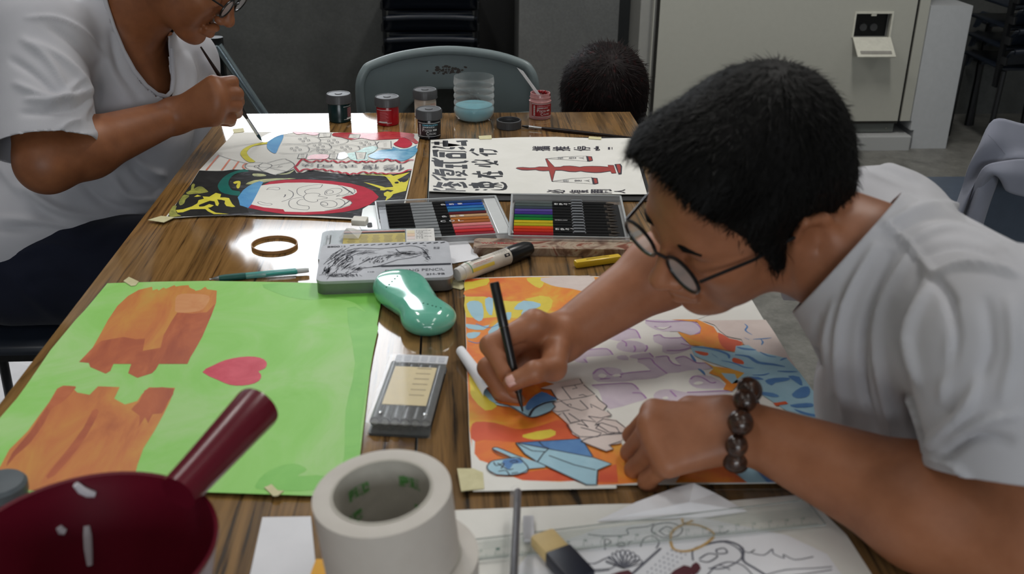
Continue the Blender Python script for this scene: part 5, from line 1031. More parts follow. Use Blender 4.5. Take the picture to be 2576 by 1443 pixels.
# pen axis points at given distance from the tip
pen=lambda s:tip+pd_*s
wr=W_R
yt=lambda u,v,dy:J(u,v,pen(0.04)[1]+dy)
ym=0.0
idx=[yt(1345,812,0.055),yt(1232,868,0.030),yt(1272,935,0.006),yt(1296,985,-0.002)]
mdl=[yt(1330,835,0.065),yt(1226,925,0.040),yt(1262,985,0.018),yt(1305,1008,0.012)]
rng_=[yt(1345,870,0.072),yt(1262,972,0.052),yt(1300,1012,0.040),yt(1350,1018,0.040)]
pky=[yt(1365,895,0.075),yt(1310,985,0.066),yt(1350,1005,0.060),yt(1400,1000,0.062)]
thb=[wr+nv(idx[0]-wr)*0.012+V(0,-0.010,-0.002),yt(1392,925,0.008),yt(1345,935,-0.014),yt(1288,962,-0.016)]
for c_,rr_ in((idx,(0.0135,0.0112,0.0098,0.0078)),(mdl,(0.0130,0.0115,0.0100,0.0080)),(rng_,(0.0130,0.0108,0.0095,0.0078)),(pky,(0.0120,0.0095,0.0085,0.0070))):
    PR.append(CAP(wr,c_[0],0.019,rr_[0]+0.003,0.016))
    for j in range(3): PR.append(CAP(c_[j],c_[j+1],rr_[j],rr_[j+1],0.004))
for j,(ra,rb) in enumerate(((0.018,0.0145),(0.0140,0.0120),(0.0120,0.0100))): PR.append(CAP(thb[j],thb[j+1],ra,rb,0.008 if j==0 else 0.005))
hips=V(0.74,0.88,0.45)
pr=person('person',(0.74,0.88,0.0),'person in a white T-shirt with black hair leaning over the orange poster, pen in hand')
for sy in(-1,1):
    PR+=[CAP(V(0.74,0.88+sy*0.09,0.53),V(0.36,0.88+sy*0.11,0.53),0.085,0.062,0.03),CAP(V(0.36,0.88+sy*0.11,0.53),V(0.34,0.88+sy*0.12,0.10),0.056,0.042,0.02),CAP(V(0.36,0.88+sy*0.12,0.045),V(0.20,0.88+sy*0.13,0.035),0.040,0.030,0.02)]
v,f=sdf_mesh(PR,0.0026); v=relax(v,f,1,0.5)
body=np_obj('body',v,f,sk_r,pr)
bn=vnormals(v,f)
# ---- hair
def hairshape(Hc,Rm,extra=(),s=1.0):
    w=lambda x,y,z:Hc+s*(V(x,y,z)@Rm); e=lambda c,r,k=0.01,sg=1:ELL(w(*c),V(*r)*s,Rm,k,sg)
    P=[e((-0.014,0,0.052),(0.102,0.083,0.093)),e((-0.055,0,-0.002),(0.064,0.072,0.082),0.03),e((0.056,0,0.094),(0.054,0.066,0.040),0.03)]
    P+=[e((0.130,0,0.014),(0.088,0.100,0.110),0.008,-1),e((0.02,0,-0.128),(0.135,0.130,0.085),0.012,-1)]
    for y in(-1,1): P+=[e((0.060,y*0.085,-0.015),(0.052,0.030,0.068),0.008,-1),e((-0.010,y*0.096,-0.006),(0.027,0.030,0.040),0.006,-1)]
    for y in(-1,1): P+=[CAP(w(0.022,y*0.066,0.02),w(0.018,y*0.070,-0.018),0.014,0.008,0.008),CAP(w(0.030,y*0.062,0.055),w(0.032,y*0.066,0.025),0.020,0.012,0.012)]
    return P+list(extra)
hv,hf=sdf_mesh(hairshape(Hc,Rh,(),0.985),0.0035); hn=vnormals(hv,hf)
q=hv@np.array([[310,120,60],[40,280,90],[90,50,300.]]); hv=hv+hn*(np.random.default_rng(2).normal(0,0.0006,len(hv)))[:,None]
hair=np_obj('hair',hv,hf,m_hair,pr)
crown=Hc+V(-0.055,0,0.13)@Rh
dirf=lambda P_:(P_-crown)
hl=(hv-Hc)@Rh.T; top_=hl[:,2]>-0.055
st_=hair_strands('hair_strands',hv[top_],hn[top_],16000,0.012,dirf,m_hair,hair,0.00045,3,0.10); st_.location=(0,0,0); st_.parent=pr; st_.location=-pr.location
fr_=(hl[:,0]>0.03)&(hl[:,2]>0.06)
s2=hair_strands('fringe_strands',hv[fr_],hn[fr_],3000,0.012,lambda P_:(P_-crown),m_hair,hair,0.0005,5,0.15); s2.parent=pr; s2.location=-pr.location
# ---- T-shirt
nsl=nv(E_L-S_L); nsr=nv(E_R-S_R)
SP=[CAP(S_L,S_R,0.074,0.070,0.06),CAP(S_L,nb+V(0.03,0,-0.04),0.06,0.07,0.05),ELL(V(0.55,0.88,0.785),V(0.165,0.185,0.115),None,0.06),ELL(V(0.56,0.87,0.72),V(0.15,0.175,0.14),None,0.06),CAP(V(0.415,0.84,0.90),V(0.475,0.86,0.80),0.062,0.072,0.04),ELL(V(0.68,0.88,0.62),V(0.16,0.185,0.15),None,0.06),ELL(V(0.76,0.88,0.52),V(0.16,0.19,0.10),None,0.05),
    CAP(nb-npl*0.03,nb+npl*0.05,0.080,0.074,0.03),
    CAP(S_L,S_L+(E_L-S_L)*0.80,0.080,0.084,0.04),CAP(S_R,S_R+(E_R-S_R)*0.62,0.078,0.076,0.04)]
tv,tf=sdf_mesh(SP,0.0038)
FR=[([(2200,620),(2130,760),(2110,900),(2130,1050)],0.007,16),([(2240,640),(2175,800),(2170,960),(2200,1080)],-0.007,14),([(2280,650),(2215,800),(2225,980),(2260,1120)],0.008,16),([(2310,690),(2250,830),(2280,1000),(2320,1130)],-0.009,15),([(2340,720),(2290,840),(2310,960)],0.008,14),
    ([(2100,760),(2080,860),(2100,980)],0.005,16),([(2060,800),(2050,880),(2075,980)],-0.004,14),([(2225,560),(2290,620),(2350,690)],0.006,9),([(2350,690),(2420,668),(2500,672),(2560,690)],0.006,10),([(2350,700),(2390,760),(2400,860),(2380,950)],-0.008,18),
    ([(2230,560),(2320,520),(2420,520),(2500,545)],0.005,12),([(2250,590),(2340,545),(2440,550),(2530,600)],-0.004,12),([(2270,620),(2370,575),(2470,590),(2560,640)],0.004,12),([(2300,650),(2400,615),(2500,640)],-0.004,12),
    ([(2330,1120),(2400,1060),(2440,1010),(2460,950)],0.008,18),([(2370,1150),(2450,1100),(2540,1110)],-0.007,16),([(2390,1110),(2470,1060),(2560,1040)],0.006,16),([(2340,1150),(2400,1170),(2440,1215)],0.006,12),([(2400,780),(2390,900),(2370,1000)],0.006,18),([(2480,760),(2490,880),(2450,980)],-0.004,20),([(2540,760),(2550,880),(2520,1000)],0.005,22),
    ([(2130,430),(2200,440),(2290,480)],0.003,8),([(2150,415),(2230,425),(2310,465)],-0.003,7),([(2140,405),(2220,410),(2300,445)],0.003,7)]
tv=folds(tv,tf,[(a_,b_*1.1,max(c_*0.72,8)) for a_,b_,c_ in FR])
tv,tf=planecut(tv,tf,ncen,npl,0.105)
tv,tf=planecut(tv,tf,N(at(2450,1195,0.64)),nv(nsl+V(-0.15,0,0)),0.17); tv,tf=planecut(tv,tf,S_R+(E_R-S_R)*0.55,nsr,0.12)
tn=vnormals(tv,tf)
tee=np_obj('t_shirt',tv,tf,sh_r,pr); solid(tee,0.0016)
def put_glasses(Hc_,R_,s_,label):
    gw=lambda x,y,z:Vector((Hc_+s_*(V(x,y,z)@R_)).tolist())
    gl=thing('eyeglasses',gw(0.10,0,0.01),label,'eyeglasses'); g0=gl.location
    b=MB()
    for y in(-1,1):
        rim=[gw(0.106,y*0.034+0.024*math.cos(t),0.004+0.018*math.sin(t))-g0 for t in [2*math.pi*k/20 for k in range(21)]]
        b.tube(rim,0.0020,6); b.tube([gw(0.104,y*0.058,0.012)-g0,gw(0.05,y*0.074,0.014)-g0,gw(0.0,y*0.083,0.018)-g0],0.0018,6)
    b.tube([gw(0.107,-0.010,0.010)-g0,gw(0.111,0,0.013)-g0,gw(0.107,0.010,0.010)-g0],0.0018,6)
    b.build('frame',mat('glasses_black',C(16,16,18),0.3),gl,True)
    b=MB()
    for y in(-1,1): b.add([gw(0.106,y*0.034+0.023*math.cos(2*math.pi*k/20),0.004+0.017*math.sin(2*math.pi*k/20))-g0 for k in range(20)],[tuple(range(20))])
    b.build('lenses',clear('lens_clear',(0.9,0.9,0.95,1),0.03,0.04,0.8),gl)
def put_brows(Hc_,R_,s_,par):
    for y in(-1,1):
        b=MB(); w=[Vector((Hc_+s_*(V(x,y*yy,z)@R_)).tolist())-par.location for x,yy,z in((0.0945,0.014,0.026),(0.0955,0.028,0.029),(0.0880,0.044,0.026))]
        b.tube([w[0],(w[0]+w[1])/2+Vector((0,0,0.001)),w[1],(w[1]+w[2])/2+Vector((0,0,0.001)),w[2]],[0.0020,0.0032,0.0034,0.0030,0.0012],8); b.build('eyebrow',m_hair,par,True)
put_glasses(Hc,Rh,HS,'dark-rimmed eyeglasses on the person leaning over the orange poster'); put_brows(Hc,Rh,HS,pr)
# writing pen, bracelet and nails of the leaning person
pn=thing('marker_pen',tip,'slim black pen held upright in the writing hand','pen')
pv=lambda s:Vector((pen(s)-tip).tolist())
b=MB(); b.tube([pv(0.0),pv(0.004),pv(0.022)],[0.0008,0.0014,0.0036],12); b.build('nib_cone',m_glossblack,pn,True)
b=MB(); b.tube([pv(0.0215),pv(0.024),pv(0.095)],[0.0040,0.0048,0.0050],14); b.build('barrel',mat('pen_black',C(22,22,24),0.35),pn,True)
b=MB(); b.tube([pv(0.0955),pv(0.097),pv(0.143),pv(0.145)],[0.0052,0.0054,0.0054,0.0046],14); b.build('end_cap',m_glossblack,pn,True)
def nail(parent,o,d,up,w_,l_,name='fingernail',col=(214,168,152)):
    d=nv(d); s=nv(np.cross(d,up)); u=np.cross(s,d); vs=[];fs=[]
    for i in range(7):
        for j in range(5):
            x=(i/6-0.5)*2; y=(j/4-0.5)*2; k=math.sqrt(max(0,1-0.35*x*x)) ; q=o+d*l_*0.5*y*k+s*w_*0.5*x+u*(-0.0022*x*x-0.0006*y*y); vs.append(q)
    for i in range(6):
        for j in range(4): fs.append((i*5+j,i*5+j+1,(i+1)*5+j+1,(i+1)*5+j))
    o_=mesh_obj(name,vs,fs,mat('nail_'+name+parent.name[-3:].strip('.'),C(*col),0.3),None,True); o_.parent=parent; o_.location=-parent.location; solid(o_,0.0006); return o_
cv=nv(CAMP-thb[3]); dth=nv(thb[3]-thb[2]); u_=nv(cv-dth*(cv@dth)+V(0,0,0.5)); u_=nv(u_-dth*(u_@dth))
nail(pr,thb[3]-dth*0.002+u_*0.0098,dth,u_,0.012,0.014,col=(206,160,150))
# beads round the near wrist
bc=N(at(1868,1068,W_L[1]))-V(0,0,0.0); ax=nv(nv(W_L-E_L)+V(-0.9,0.0,0.0)); s1=nv(np.cross(ax,V(0,0,1))); s2=np.cross(ax,s1)
br=thing('bead_bracelet',bc,'bracelet of large dark brown wooden beads around the near wrist','bracelet')
nbd=10
tb=paint('bead_wood',[(0.3,C(30,20,16)),(0.55,C(58,36,26)),(0.75,C(96,60,36))],90,(1,1,3),rough=0.25,spec=0.6)
b=MB(); b.ell((0,0,0),(0.0115,0.0115,0.0120),20,12); bead=b.build('bead',tb,br,True)
for k in range(nbd):
    a_=2*math.pi*k/nbd; pos=(s1*math.cos(a_)*0.0385+s2*math.sin(a_)*0.0355)
    o=bead if k==0 else bead.copy()
    if k: COL.objects.link(o)
    o.parent=br; o.location=Vector(pos.tolist()); o.rotation_euler=(k*1.3,k*0.7,k*2.1); o.scale=[1+0.08*math.sin(k*2.3)]*3
# ================================================================ PERSON PAINTING AT THE LEFT
Lh=N(at(465,-70,1.98)); RL=frame(V(0.80,-0.16,-0.58),V(0.55,-0.1,0.8))
eR=N(at(118,408,1.70)); sR=N(at(88,100,1.86)); wR=N(at(438,292,1.90)); sL=N(at(445,160,2.24)); eL=N(at(462,400,2.20)); hL=N(at(330,560,2.0))
nbl=N(at(320,60,2.03)); chest=N(at(270,255,2.06)); belly=N(at(190,430,2.06)); hip=N(at(75,600,2.0)); kneeR=N(at(330,760,1.66)); 
PL=head_prims(Lh,RL,1.0)
PL+=[CAP(Lh+V(-0.030,0,-0.045)@RL,nbl,0.062,0.072,0.03),CAP(sR,sL,0.060,0.060,0.05),ELL(chest,V(0.145,0.19,0.17),None,0.05),ELL(belly,V(0.155,0.18,0.15),None,0.05),ELL(hip,V(0.16,0.19,0.13),None,0.05)]
PL+=[CAP(sR,eR,0.062,0.050,0.03),CAP(eR,eR+(wR-eR)*0.3,0.050,0.052,0.02),CAP(eR+(wR-eR)*0.3,wR,0.052,0.031,0.02),CAP(sL,eL,0.056,0.046,0.03),CAP(eL,N(at(400,520,2.06)),0.044,0.032,0.02)]
q=lambda u,v,Y:N(at(u,v,Y))
K4=[q(536,212,1.885),q(548,238,1.875),q(548,266,1.868),q(540,296,1.868)]
PIP=[q(584,206,1.915),q(596,236,1.91),q(594,266,1.905),q(580,298,1.90)]
DIP=[q(588,226,1.945),q(600,256,1.94),q(596,284,1.935),q(580,306,1.925)]
TIP=[q(572,240,1.960),q(580,266,1.955),q(574,290,1.95),q(560,308,1.935)]
for i,rr_ in enumerate((0.0125,0.0130,0.0125,0.0115)):
    PL.append(CAP(wR,K4[i],0.022,rr_+0.005,0.02)); PL.append(CAP(K4[i],PIP[i],rr_+0.001,rr_-0.0005,0.004)); PL.append(CAP(PIP[i],DIP[i],rr_-0.0005,rr_-0.002,0.004)); PL.append(CAP(DIP[i],TIP[i],rr_-0.002,rr_-0.004,0.004))
PL+=[CAP(wR,q(500,290,1.93),0.024,0.018,0.02),CAP(q(500,290,1.93),q(540,285,1.955),0.016,0.013,0.008),CAP(q(540,285,1.955),q(575,270,1.965),0.012,0.009,0.006)]
for sy,kx in((-1,0),(1,1)):
    hp_=hip+V(0.02,sy*0.10,-0.02); kn_=V(-0.40,hip[1]+sy*0.13,0.52); PL+=[CAP(hp_,kn_,0.100,0.068,0.04),CAP(kn_,V(-0.38,hip[1]+sy*0.13,0.10),0.060,0.042,0.02),CAP(V(-0.40,hip[1]+sy*0.13,0.045),V(-0.24,hip[1]+sy*0.14,0.035),0.040,0.030,0.02)]
pl=person('person',(float(hip[0]),float(hip[1]),0.0),'person in a loose white T-shirt and dark shorts painting at the left table')
v,f=sdf_mesh(PL,0.0032); v=relax(v,f,1,0.5); np_obj('body',v,f,sk_l,pl)
hv,hf=sdf_mesh(hairshape(Lh,RL),0.006); np_obj('hair',hv,hf,m_hair,pl)
put_glasses(Lh,RL,1.0,'black-rimmed eyeglasses on the painting person, at the top edge')
put_brows(Lh,RL,1.0,pl)
# shorts
SHP=[ELL(hip+V(0,0,-0.005),V(0.175,0.205,0.135),None,0.05)]
for sy in(-1,1): SHP.append(CAP(hip+V(0.02,sy*0.10,-0.02),V(-0.40,hip[1]+sy*0.13,0.52),0.120,0.094,0.04))
tv,tf=sdf_mesh(SHP,0.006); tv=folds(tv,tf,[([(40,640),(120,620),(220,640)],0.006,14),([(60,720),(140,700),(220,720)],-0.005,16),([(20,680),(80,740),(150,800)],0.005,16)])
kx_=-0.57
for sy in(-1,1): tv,tf=planecut(tv,tf,V(kx_-0.01*sy,hip[1]+sy*0.12,0.53),V(1,0,-0.15),0.16)
so=np_obj('shorts',tv,tf,cloth_mat('navy_cloth',C(16,20,34),C(26,30,46)),pl); solid(so,0.002)
# T-shirt, loose, with a sagging neckline
TS=[CAP(sR+V(0,0.02,-0.0),sL,0.082,0.076,0.06),CAP(nbl,nbl+V(0.03,0,0.05),0.085,0.08,0.04),ELL(chest+V(0.005,0,0),V(0.165,0.205,0.185),None,0.06),ELL(belly+V(0.01,0,-0.01),V(0.178,0.205,0.17),None,0.06),ELL(hip+V(0,0,0.05),V(0.185,0.215,0.13),None,0.06),
    CAP(sR,sR+(eR-sR)*0.92,0.080,0.088,0.04),CAP(sL,sL+(eL-sL)*0.9,0.080,0.084,0.05),CAP(N(at(320,330,2.02)),N(at(300,450,2.02)),0.10,0.11,0.05)]
tv,tf=sdf_mesh(TS,0.0048)
FL=[([(60,100),(120,150),(170,230)],0.008,10),([(30,150),(90,190),(160,260)],-0.006,10),([(40,210),(110,240),(190,250)],0.007,9),([(70,250),(140,255),(215,230)],0.008,9),([(60,285),(140,280),(200,270),(235,240)],-0.007,9),([(90,110),(160,150),(215,210),(240,280)],0.009,10),([(130,70),(190,110),(235,170),(245,240)],-0.008,10),([(70,45),(140,45),(210,80),(255,140)],0.005,7),
    ([(250,160),(250,230),(230,300)],-0.010,10),([(150,330),(170,310),(200,300)],0.006,7),([(120,262),(160,240),(200,200)],0.006,8),
    ([(0,420),(60,480),(150,540),(280,590)],0.010,14),([(30,440),(100,520),(200,560)],-0.008,12),([(60,470),(160,530),(300,550)],0.008,12),([(200,450),(260,510),(330,530)],-0.009,12),([(280,440),(320,490),(380,500)],0.010,12),([(330,420),(360,450),(400,470)],-0.008,10),([(340,400),(380,430),(410,440)],0.008,9),([(0,550),(100,560),(250,590)],0.008,12),([(0,580),(120,570),(240,600)],-0.006,10),
    ([(260,120),(290,200),(340,270)],0.006,12),([(280,80),(300,170),(350,240)],-0.005,9),([(470,140),(485,200),(470,260)],0.008,9),([(500,140),(510,190),(490,240)],-0.008,8),([(450,140),(455,200),(440,260)],-0.007,8),([(520,150),(535,200)],0.007,8),([(300,290),(260,330),(180,350)],0.004,12)]
tv=folds(tv,tf,FL)
tn=vnormals(tv,tf); tp_=project(tv); fc=facing(tv,tn)
nk=[(262,-40),(275,20),(290,70),(312,125),(340,180),(368,218),(398,238),(424,248),(434,240),(430,200),(426,160),(424,120),(424,60),(430,-60)]
rm=inpoly(tp_,nk)&fc
inn=((tv-nbl)@nv(Lh-nbl)>0.062)&(np.linalg.norm(tv-nbl,axis=1)<0.115)
tv,tf=keep(tv,tf,rm|inn)
tv,tf=planecut(tv,tf,N(at(100,338,1.66)),nv(nv(eR-sR)+V(0,0,-0.25)),0.17); tv,tf=planecut(tv,tf,N(at(470,430,2.12)),nv(eL-sL),0.13)
tv,tf=planecut(tv,tf,hip+V(0,0,0.005),V(0.15,0,-1),0.33)
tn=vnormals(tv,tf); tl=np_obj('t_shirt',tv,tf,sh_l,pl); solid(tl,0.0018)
ck=snap_px([(258,-30),(272,10),(290,70),(312,125),(340,180),(368,218),(398,240),(424,250),(436,244),(434,200),(428,160),(425,122)],tv,tn,0.001)
ck=[Vector(x.tolist()) for x in ck]; ck=[Vector(q_) for q_ in ck]
for _ in range(2): ck=[ck[0]]+[(ck[i-1]+ck[i]*2+ck[i+1])/4 for i in range(1,len(ck)-1)]+[ck[-1]]
collar('collar_band',ck,0.0042,sh_l,pl)
# brush in the painting hand
bt_=N(oz(658,354,pz+0.004)); bd=None
ys=[(abs(np.linalg.norm(N(at(505,118,y))-bt_)-0.225),y) for y in np.arange(1.7,2.3,0.004) if N(at(505,118,y))[2]>0.8]; yb=min(ys)[1]
brush(Vector(bt_.tolist()),at(505,118,yb),'dark brush with a wet tip held in the painting person\'s hand',C(20,52,66),fer=0.040,hr=0.0046)
# ================================================================ THIRD PERSON, HEAD BEHIND THE FAR TABLE END
H3=N(at(1516,262,2.52)); R_3=frame(V(-0.10,-0.72,-0.70),V(0,-0.6,0.8))
P3=head_prims(H3,R_3,0.92); n3=H3+V(0,0.05,-0.12)
P3+=[CAP(H3+V(-0.030,0,-0.045)@R_3,n3,0.05,0.055,0.03),CAP(n3+V(-0.15,0.02,-0.05),n3+V(0.15,0.02,-0.05),0.05,0.05,0.04),ELL(n3+V(0,0.06,-0.2),V(0.16,0.11,0.2),None,0.05),ELL(n3+V(0,0.1,-0.40),V(0.17,0.14,0.1),None,0.05)]
for sx in(-1,1): P3+=[CAP(n3+V(sx*0.16,0.02,-0.06),n3+V(sx*0.2,-0.02,-0.28),0.045,0.038,0.03),CAP(n3+V(sx*0.2,-0.02,-0.28),n3+V(sx*0.12,-0.12,-0.34),0.036,0.026,0.02),CAP(n3+V(sx*0.08,0.08,-0.42),V(n3[0]+sx*0.10,n3[1]-0.22,0.16),0.07,0.05,0.03),CAP(V(n3[0]+sx*0.10,n3[1]-0.22,0.16),V(n3[0]+sx*0.10,n3[1]-0.02,0.06),0.05,0.04,0.03)]
p3=person('person',(float(n3[0]),float(n3[1]+0.05),0),'person behind the far table end, only the dark reddish-brown hair showing')
v,f=sdf_mesh(P3,0.005); np_obj('body',v,f,sk_l,p3)
w3=lambda x,y,z:H3+0.95*(V(x,y,z)@R_3)
HP=[ELL(w3(-0.010,0,0.055),V(0.118,0.108,0.112),R_3,0.01),ELL(w3(-0.04,0,0.0),V(0.10,0.105,0.10),R_3,0.03),ELL(w3(0.05,0,0.03),V(0.07,0.098,0.075),R_3,0.03)]
hv,hf=sdf_mesh(HP,0.006); hn=vnormals(hv,hf); hv=hv+hn*np.random.default_rng(4).normal(0,0.0008,len(hv))[:,None]
np_obj('hair',hv,hf,m_hair2,p3)
cr3=w3(-0.02,0,0.16)
s3=hair_strands('hair_strands',hv,hn,9000,0.022,lambda P_:(P_-cr3),m_hair2,p3,0.0007,8,0.05)
tv,tf=sdf_mesh([CAP(n3+V(-0.14,0.02,-0.06),n3+V(0.14,0.02,-0.06),0.07,0.07,0.04),ELL(n3+V(0,0.06,-0.2),V(0.18,0.13,0.21),None,0.05),CAP(n3+V(-0.16,0.02,-0.06),n3+V(-0.19,-0.01,-0.2),0.062,0.06,0.03),CAP(n3+V(0.16,0.02,-0.06),n3+V(0.19,-0.01,-0.2),0.062,0.06,0.03)],0.007)
np_obj('shirt',tv,tf,cloth_mat('dark_shirt',C(30,30,34),C(44,44,48)),p3)
# ================================================================ FOREGROUND
# marker pen with white label and black cap
p0=oz(1152,690,TZ+0.013); p1=oz(1335,622,TZ+0.013); d=(p1-p0); L_=d.length; d.normalize()
mk=thing('marker',(p0.x,p0.y,p0.z),'fat white-labelled marker with black cap lying beside the grey tin','marker')
q0=Vector((0,0,0)); rr=0.0125
alongtube(mk,'end_plug',q0,d,[(-0.002,0.0085),(0.0,0.0100),(0.007,0.0102),(0.0075,0.0112),(0.012,0.0115)],mat('plug_white',C(206,204,200),0.4),24)
alongtube(mk,'barrel',q0,d,[(0.012,0.0115),(0.016,rr),(L_-0.045,rr)],mat('label_offwhite',C(206,200,188),0.35),28)
alongtube(mk,'cap',q0,d,[(L_-0.050,rr+0.0004),(L_-0.047,rr+0.0010),(L_-0.012,rr),(L_-0.002,rr-0.003),(L_,rr-0.007)],m_glossblack,24)
sd=d.cross(Vector((0,0,1))).normalized(); upv=sd.cross(d)
def mk_add(b,us,fs,m,r_=rr+0.0003):
    # u along the barrel, w angle around (0 = up, positive toward the viewer)
    b.add([q0+d*u+(upv*math.cos(a_)+sd*math.sin(a_))*r_ for u,a_ in us],fs,m)
b=MB()
def mrect(u0,u1,a0,a1,m,n=4,r_=rr+0.0003):
    us=[]
    for i in range(n+1): us+=[(u0,a0+(a1-a0)*i/n),(u1,a0+(a1-a0)*i/n)]
    mk_add(b,us,[(2*i,2*i+1,2*i+3,2*i+2) for i in range(n)],m,r_)
if (at(1250,700,1.3)-at(1250,600,1.3)).dot(sd)<0: pass
for k in range(15): mrect(0.026+k*0.0013,0.026+k*0.0013+0.0006*(1+(k%3==1)*0.7),-0.55,0.10,0)
def mtext(txt,u0,u1,a0,a1,m,bold=0.0):
    vs,fs=text_tris(txt,bold); mk_add(b,[(u0+(u1-u0)*x,a0+(a1-a0)*y) for x,y in vs],fs,m,rr+0.0005)
for k in range(6): mtext('永久性油性筆 墨水'[:6+k%3],L_-0.080,L_-0.054,-0.35+k*0.17,-0.46+k*0.17,1)
mrect(L_-0.064,L_-0.054,0.72,1.10,0); mrect(L_-0.061,L_-0.057,0.83,0.99,3,4,rr+0.0006)
mrect(0.018,0.060,1.05,1.45,2); mtext('PERMANENT MARKER',0.024,0.062,0.62,0.50,4,0.02); mtext('XYLENE-FREE INK',0.026,0.055,0.82,0.72,4)
mrect(0.0165,0.018,-1.5,1.5,5,12)
b.build('label_print',[m_ink,mat('print_grey',C(110,108,104),0.5),mat('label_yellow',C(220,196,80),0.4),mat('label_offwhite',C(206,200,188),0.35),mat('print_orange',C(190,90,50),0.4),mat('print_green',C(90,150,110),0.4)],mk)
tape_piece([(1128,712),(1150,700),(1180,716),(1160,728),(1135,722)],TZ+0.0012,'scrap of clear yellowish tape under the white end of the marker')
# yellow pen end
p0=oz(1446,664,TZ+0.006); p1=oz(1560,648,TZ+0.006); yp=thing('yellow_pen',p0,'yellow pen end poking out from behind the bent forearm','pen')
b=MB(); dd=(p1-p0); b.box(dd*0.5+Vector((0,0,0.0)),(dd.length,0.0125,0.0105),rz=math.atan2(dd.y,dd.x),bev=0.0025); b.build('barrel',mat('pen_yellow',C(222,186,44),0.3),yp,True)
b=MB(); b.box(dd*0.5+Vector((0,0,0.0053)),(dd.length*0.5,0.002,0.0003),rz=math.atan2(dd.y,dd.x)); b.build('printed_line',mat('pen_print_brown',C(130,104,40),0.4),yp)
# teal correction tape dispenser
zc=TZ+0.004; A0=N(oz(1000,712,TZ+0.02)); A1=N(oz(1050,770,TZ+0.02)); A2=N(oz(1078,792,TZ+0.018))
ax_=nv(A2-A0); sd_=nv(np.cross(ax_,V(0,0,1)))
RT=frame(ax_,V(0,0,1))
dc=thing('correction_tape',((A0+A2)/2*V(1,1,0)+V(0,0,TZ)),'translucent teal correction tape dispenser lying by the grey tin','correction tape')
DP=[ELL(A0+ax_*0.004+V(0,0,-0.003),V(0.037,0.034,0.020),RT,0.01),ELL((A0+A2)/2+V(0,0,-0.003),V(0.054,0.032,0.020),RT,0.03),ELL(A2+V(0,0,-0.004),V(0.034,0.036,0.020),RT,0.015)]
v,f=sdf_mesh(DP,0.0016); v[:,2]=np.maximum(v[:,2],TZ+0.0012); zc2=TZ+0.030; hi_=v[:,2]>zc2; v[hi_,2]=zc2+(v[hi_,2]-zc2)*0.3
mt=paint('teal_shell',[(0.3,C(104,190,164)),(0.7,C(132,210,186))],20,rough=0.12,spec=0.7); mt.node_tree.nodes['Principled BSDF'].inputs['Transmission Weight'].default_value=0.12; mt.node_tree.nodes['Principled BSDF'].inputs['Coat Weight'].default_value=0.6
np_obj('shell',v,f,mt,dc); hv_=v; hn_=vnormals(v,f)
seam=[A2+ax_*0.030*math.cos(t)-sd_*0.0315*math.sin(t)+V(0,0,-0.004) for t in np.linspace(-1.5,1.5,13)]
tr_=MB(); seam=[]
for t in np.linspace(-1.6,1.6,15):
    c=A2+V(0,0,-0.007)+(ax_*0.0235*math.cos(t)+sd_*0.027*math.sin(t)); seam.append(Vector(c.tolist()))
tr_.tube(seam,0.0012,6); o=tr_.build('shell_seam',mat('teal_seam',C(150,214,196),0.2),dc,True); o.location=-dc.location
for k in range(5):
    pp=snap_px([(1065+k*11,762+k*3.2)],hv_,hn_,0.0)[0]; b=MB(); b.ell(tuple(pp),(0.0013,0.0013,0.0010),8,6); o=b.build('grip_dot',mat('teal_dot',C(52,128,106),0.3),dc,True); o.location=-dc.location
for k in range(5):
    pp=snap_px([(972+k*7,722-k*7)],hv_,hn_,0.0)[0]; b=MB(); b.ell(tuple(pp),(0.0013,0.0013,0.0010),8,6); o=b.build('grip_dot',mat('teal_dot',C(52,128,106),0.3),dc,True); o.location=-dc.location
tx=MB(); vs,fs=text_tris('修正帶',0.01); o3=snap_px([(1006,716),(1040,752),(1022,706)],hv_,hn_,0.0008); o_,ex_,ey_=o3[0],o3[1]-o3[0],o3[2]-o3[0]
# pens in a clear pouch (marker set)
t,W_,D_=quad_thing('pen_set',[(925,1066),(1075,1068),(1128,900),(985,890)],TZ,0.016,0.004,None,'small clear pouch of black marker pens with a cream label between the two paintings','pen set')
b=MB(); b.prism(rrect(W_,D_*0.99,0.004),0,0.003); b.build('pouch_back',mat('pouch_dark',C(36,42,44),0.25),t,True)
for k in range(6):
    x=-W_/2+W_*(k+0.5)/6; b=MB(); b.tube([(x,-D_/2+0.014,0.0095),(x,D_/2-0.012,0.0095)],0.0058,14); pe=b.build('pen',mat('pouch_pen_black',C(26,30,33),0.3),t,True)
    b=MB(); b.tube([(x,-D_/2+0.0136,0.0095),(x,-D_/2+0.0130,0.0095)],0.0035,14); b.build('pen_end',mat('pen_end_grey',C(96,98,92),0.4),pe,True)
b=MB(); b.box((0.0,0.006,0.0160),(W_*0.74,D_*0.56,0.0006)); lb=b.build('label_card',mat('label_cream',C(206,186,130),0.45),t)
b=MB()
for k in range(6): b.box((W_*0.16,0.045-k*0.012,0.0164),(W_*0.26,0.002,0.0002))
b.build('print_lines',mat('label_print_tan',C(160,140,90),0.5),lb)
b=MB(); b.box((0.004,D_/2-0.008,0.0160),(W_*0.92,0.018,0.0012)); fl=b.build('flap_strip',mat('flap_white',C(196,198,204),0.35),t)
for k in range(6): b=MB(); b.box((-W_*0.36+k*W_*0.155,D_/2-0.008,0.0168),(W_*0.11,0.012,0.0003)); b.build('flap_mark',mat('flap_grey',C(168,170,178),0.35),fl)
b=MB(); b.prism(rrect(W_+0.004,D_+0.004,0.005),0.0168,0.0173); b.build('pouch_film',clear('pouch_film',(0.9,0.92,0.93,1),0.05,0.0,0.6,0.10),t)
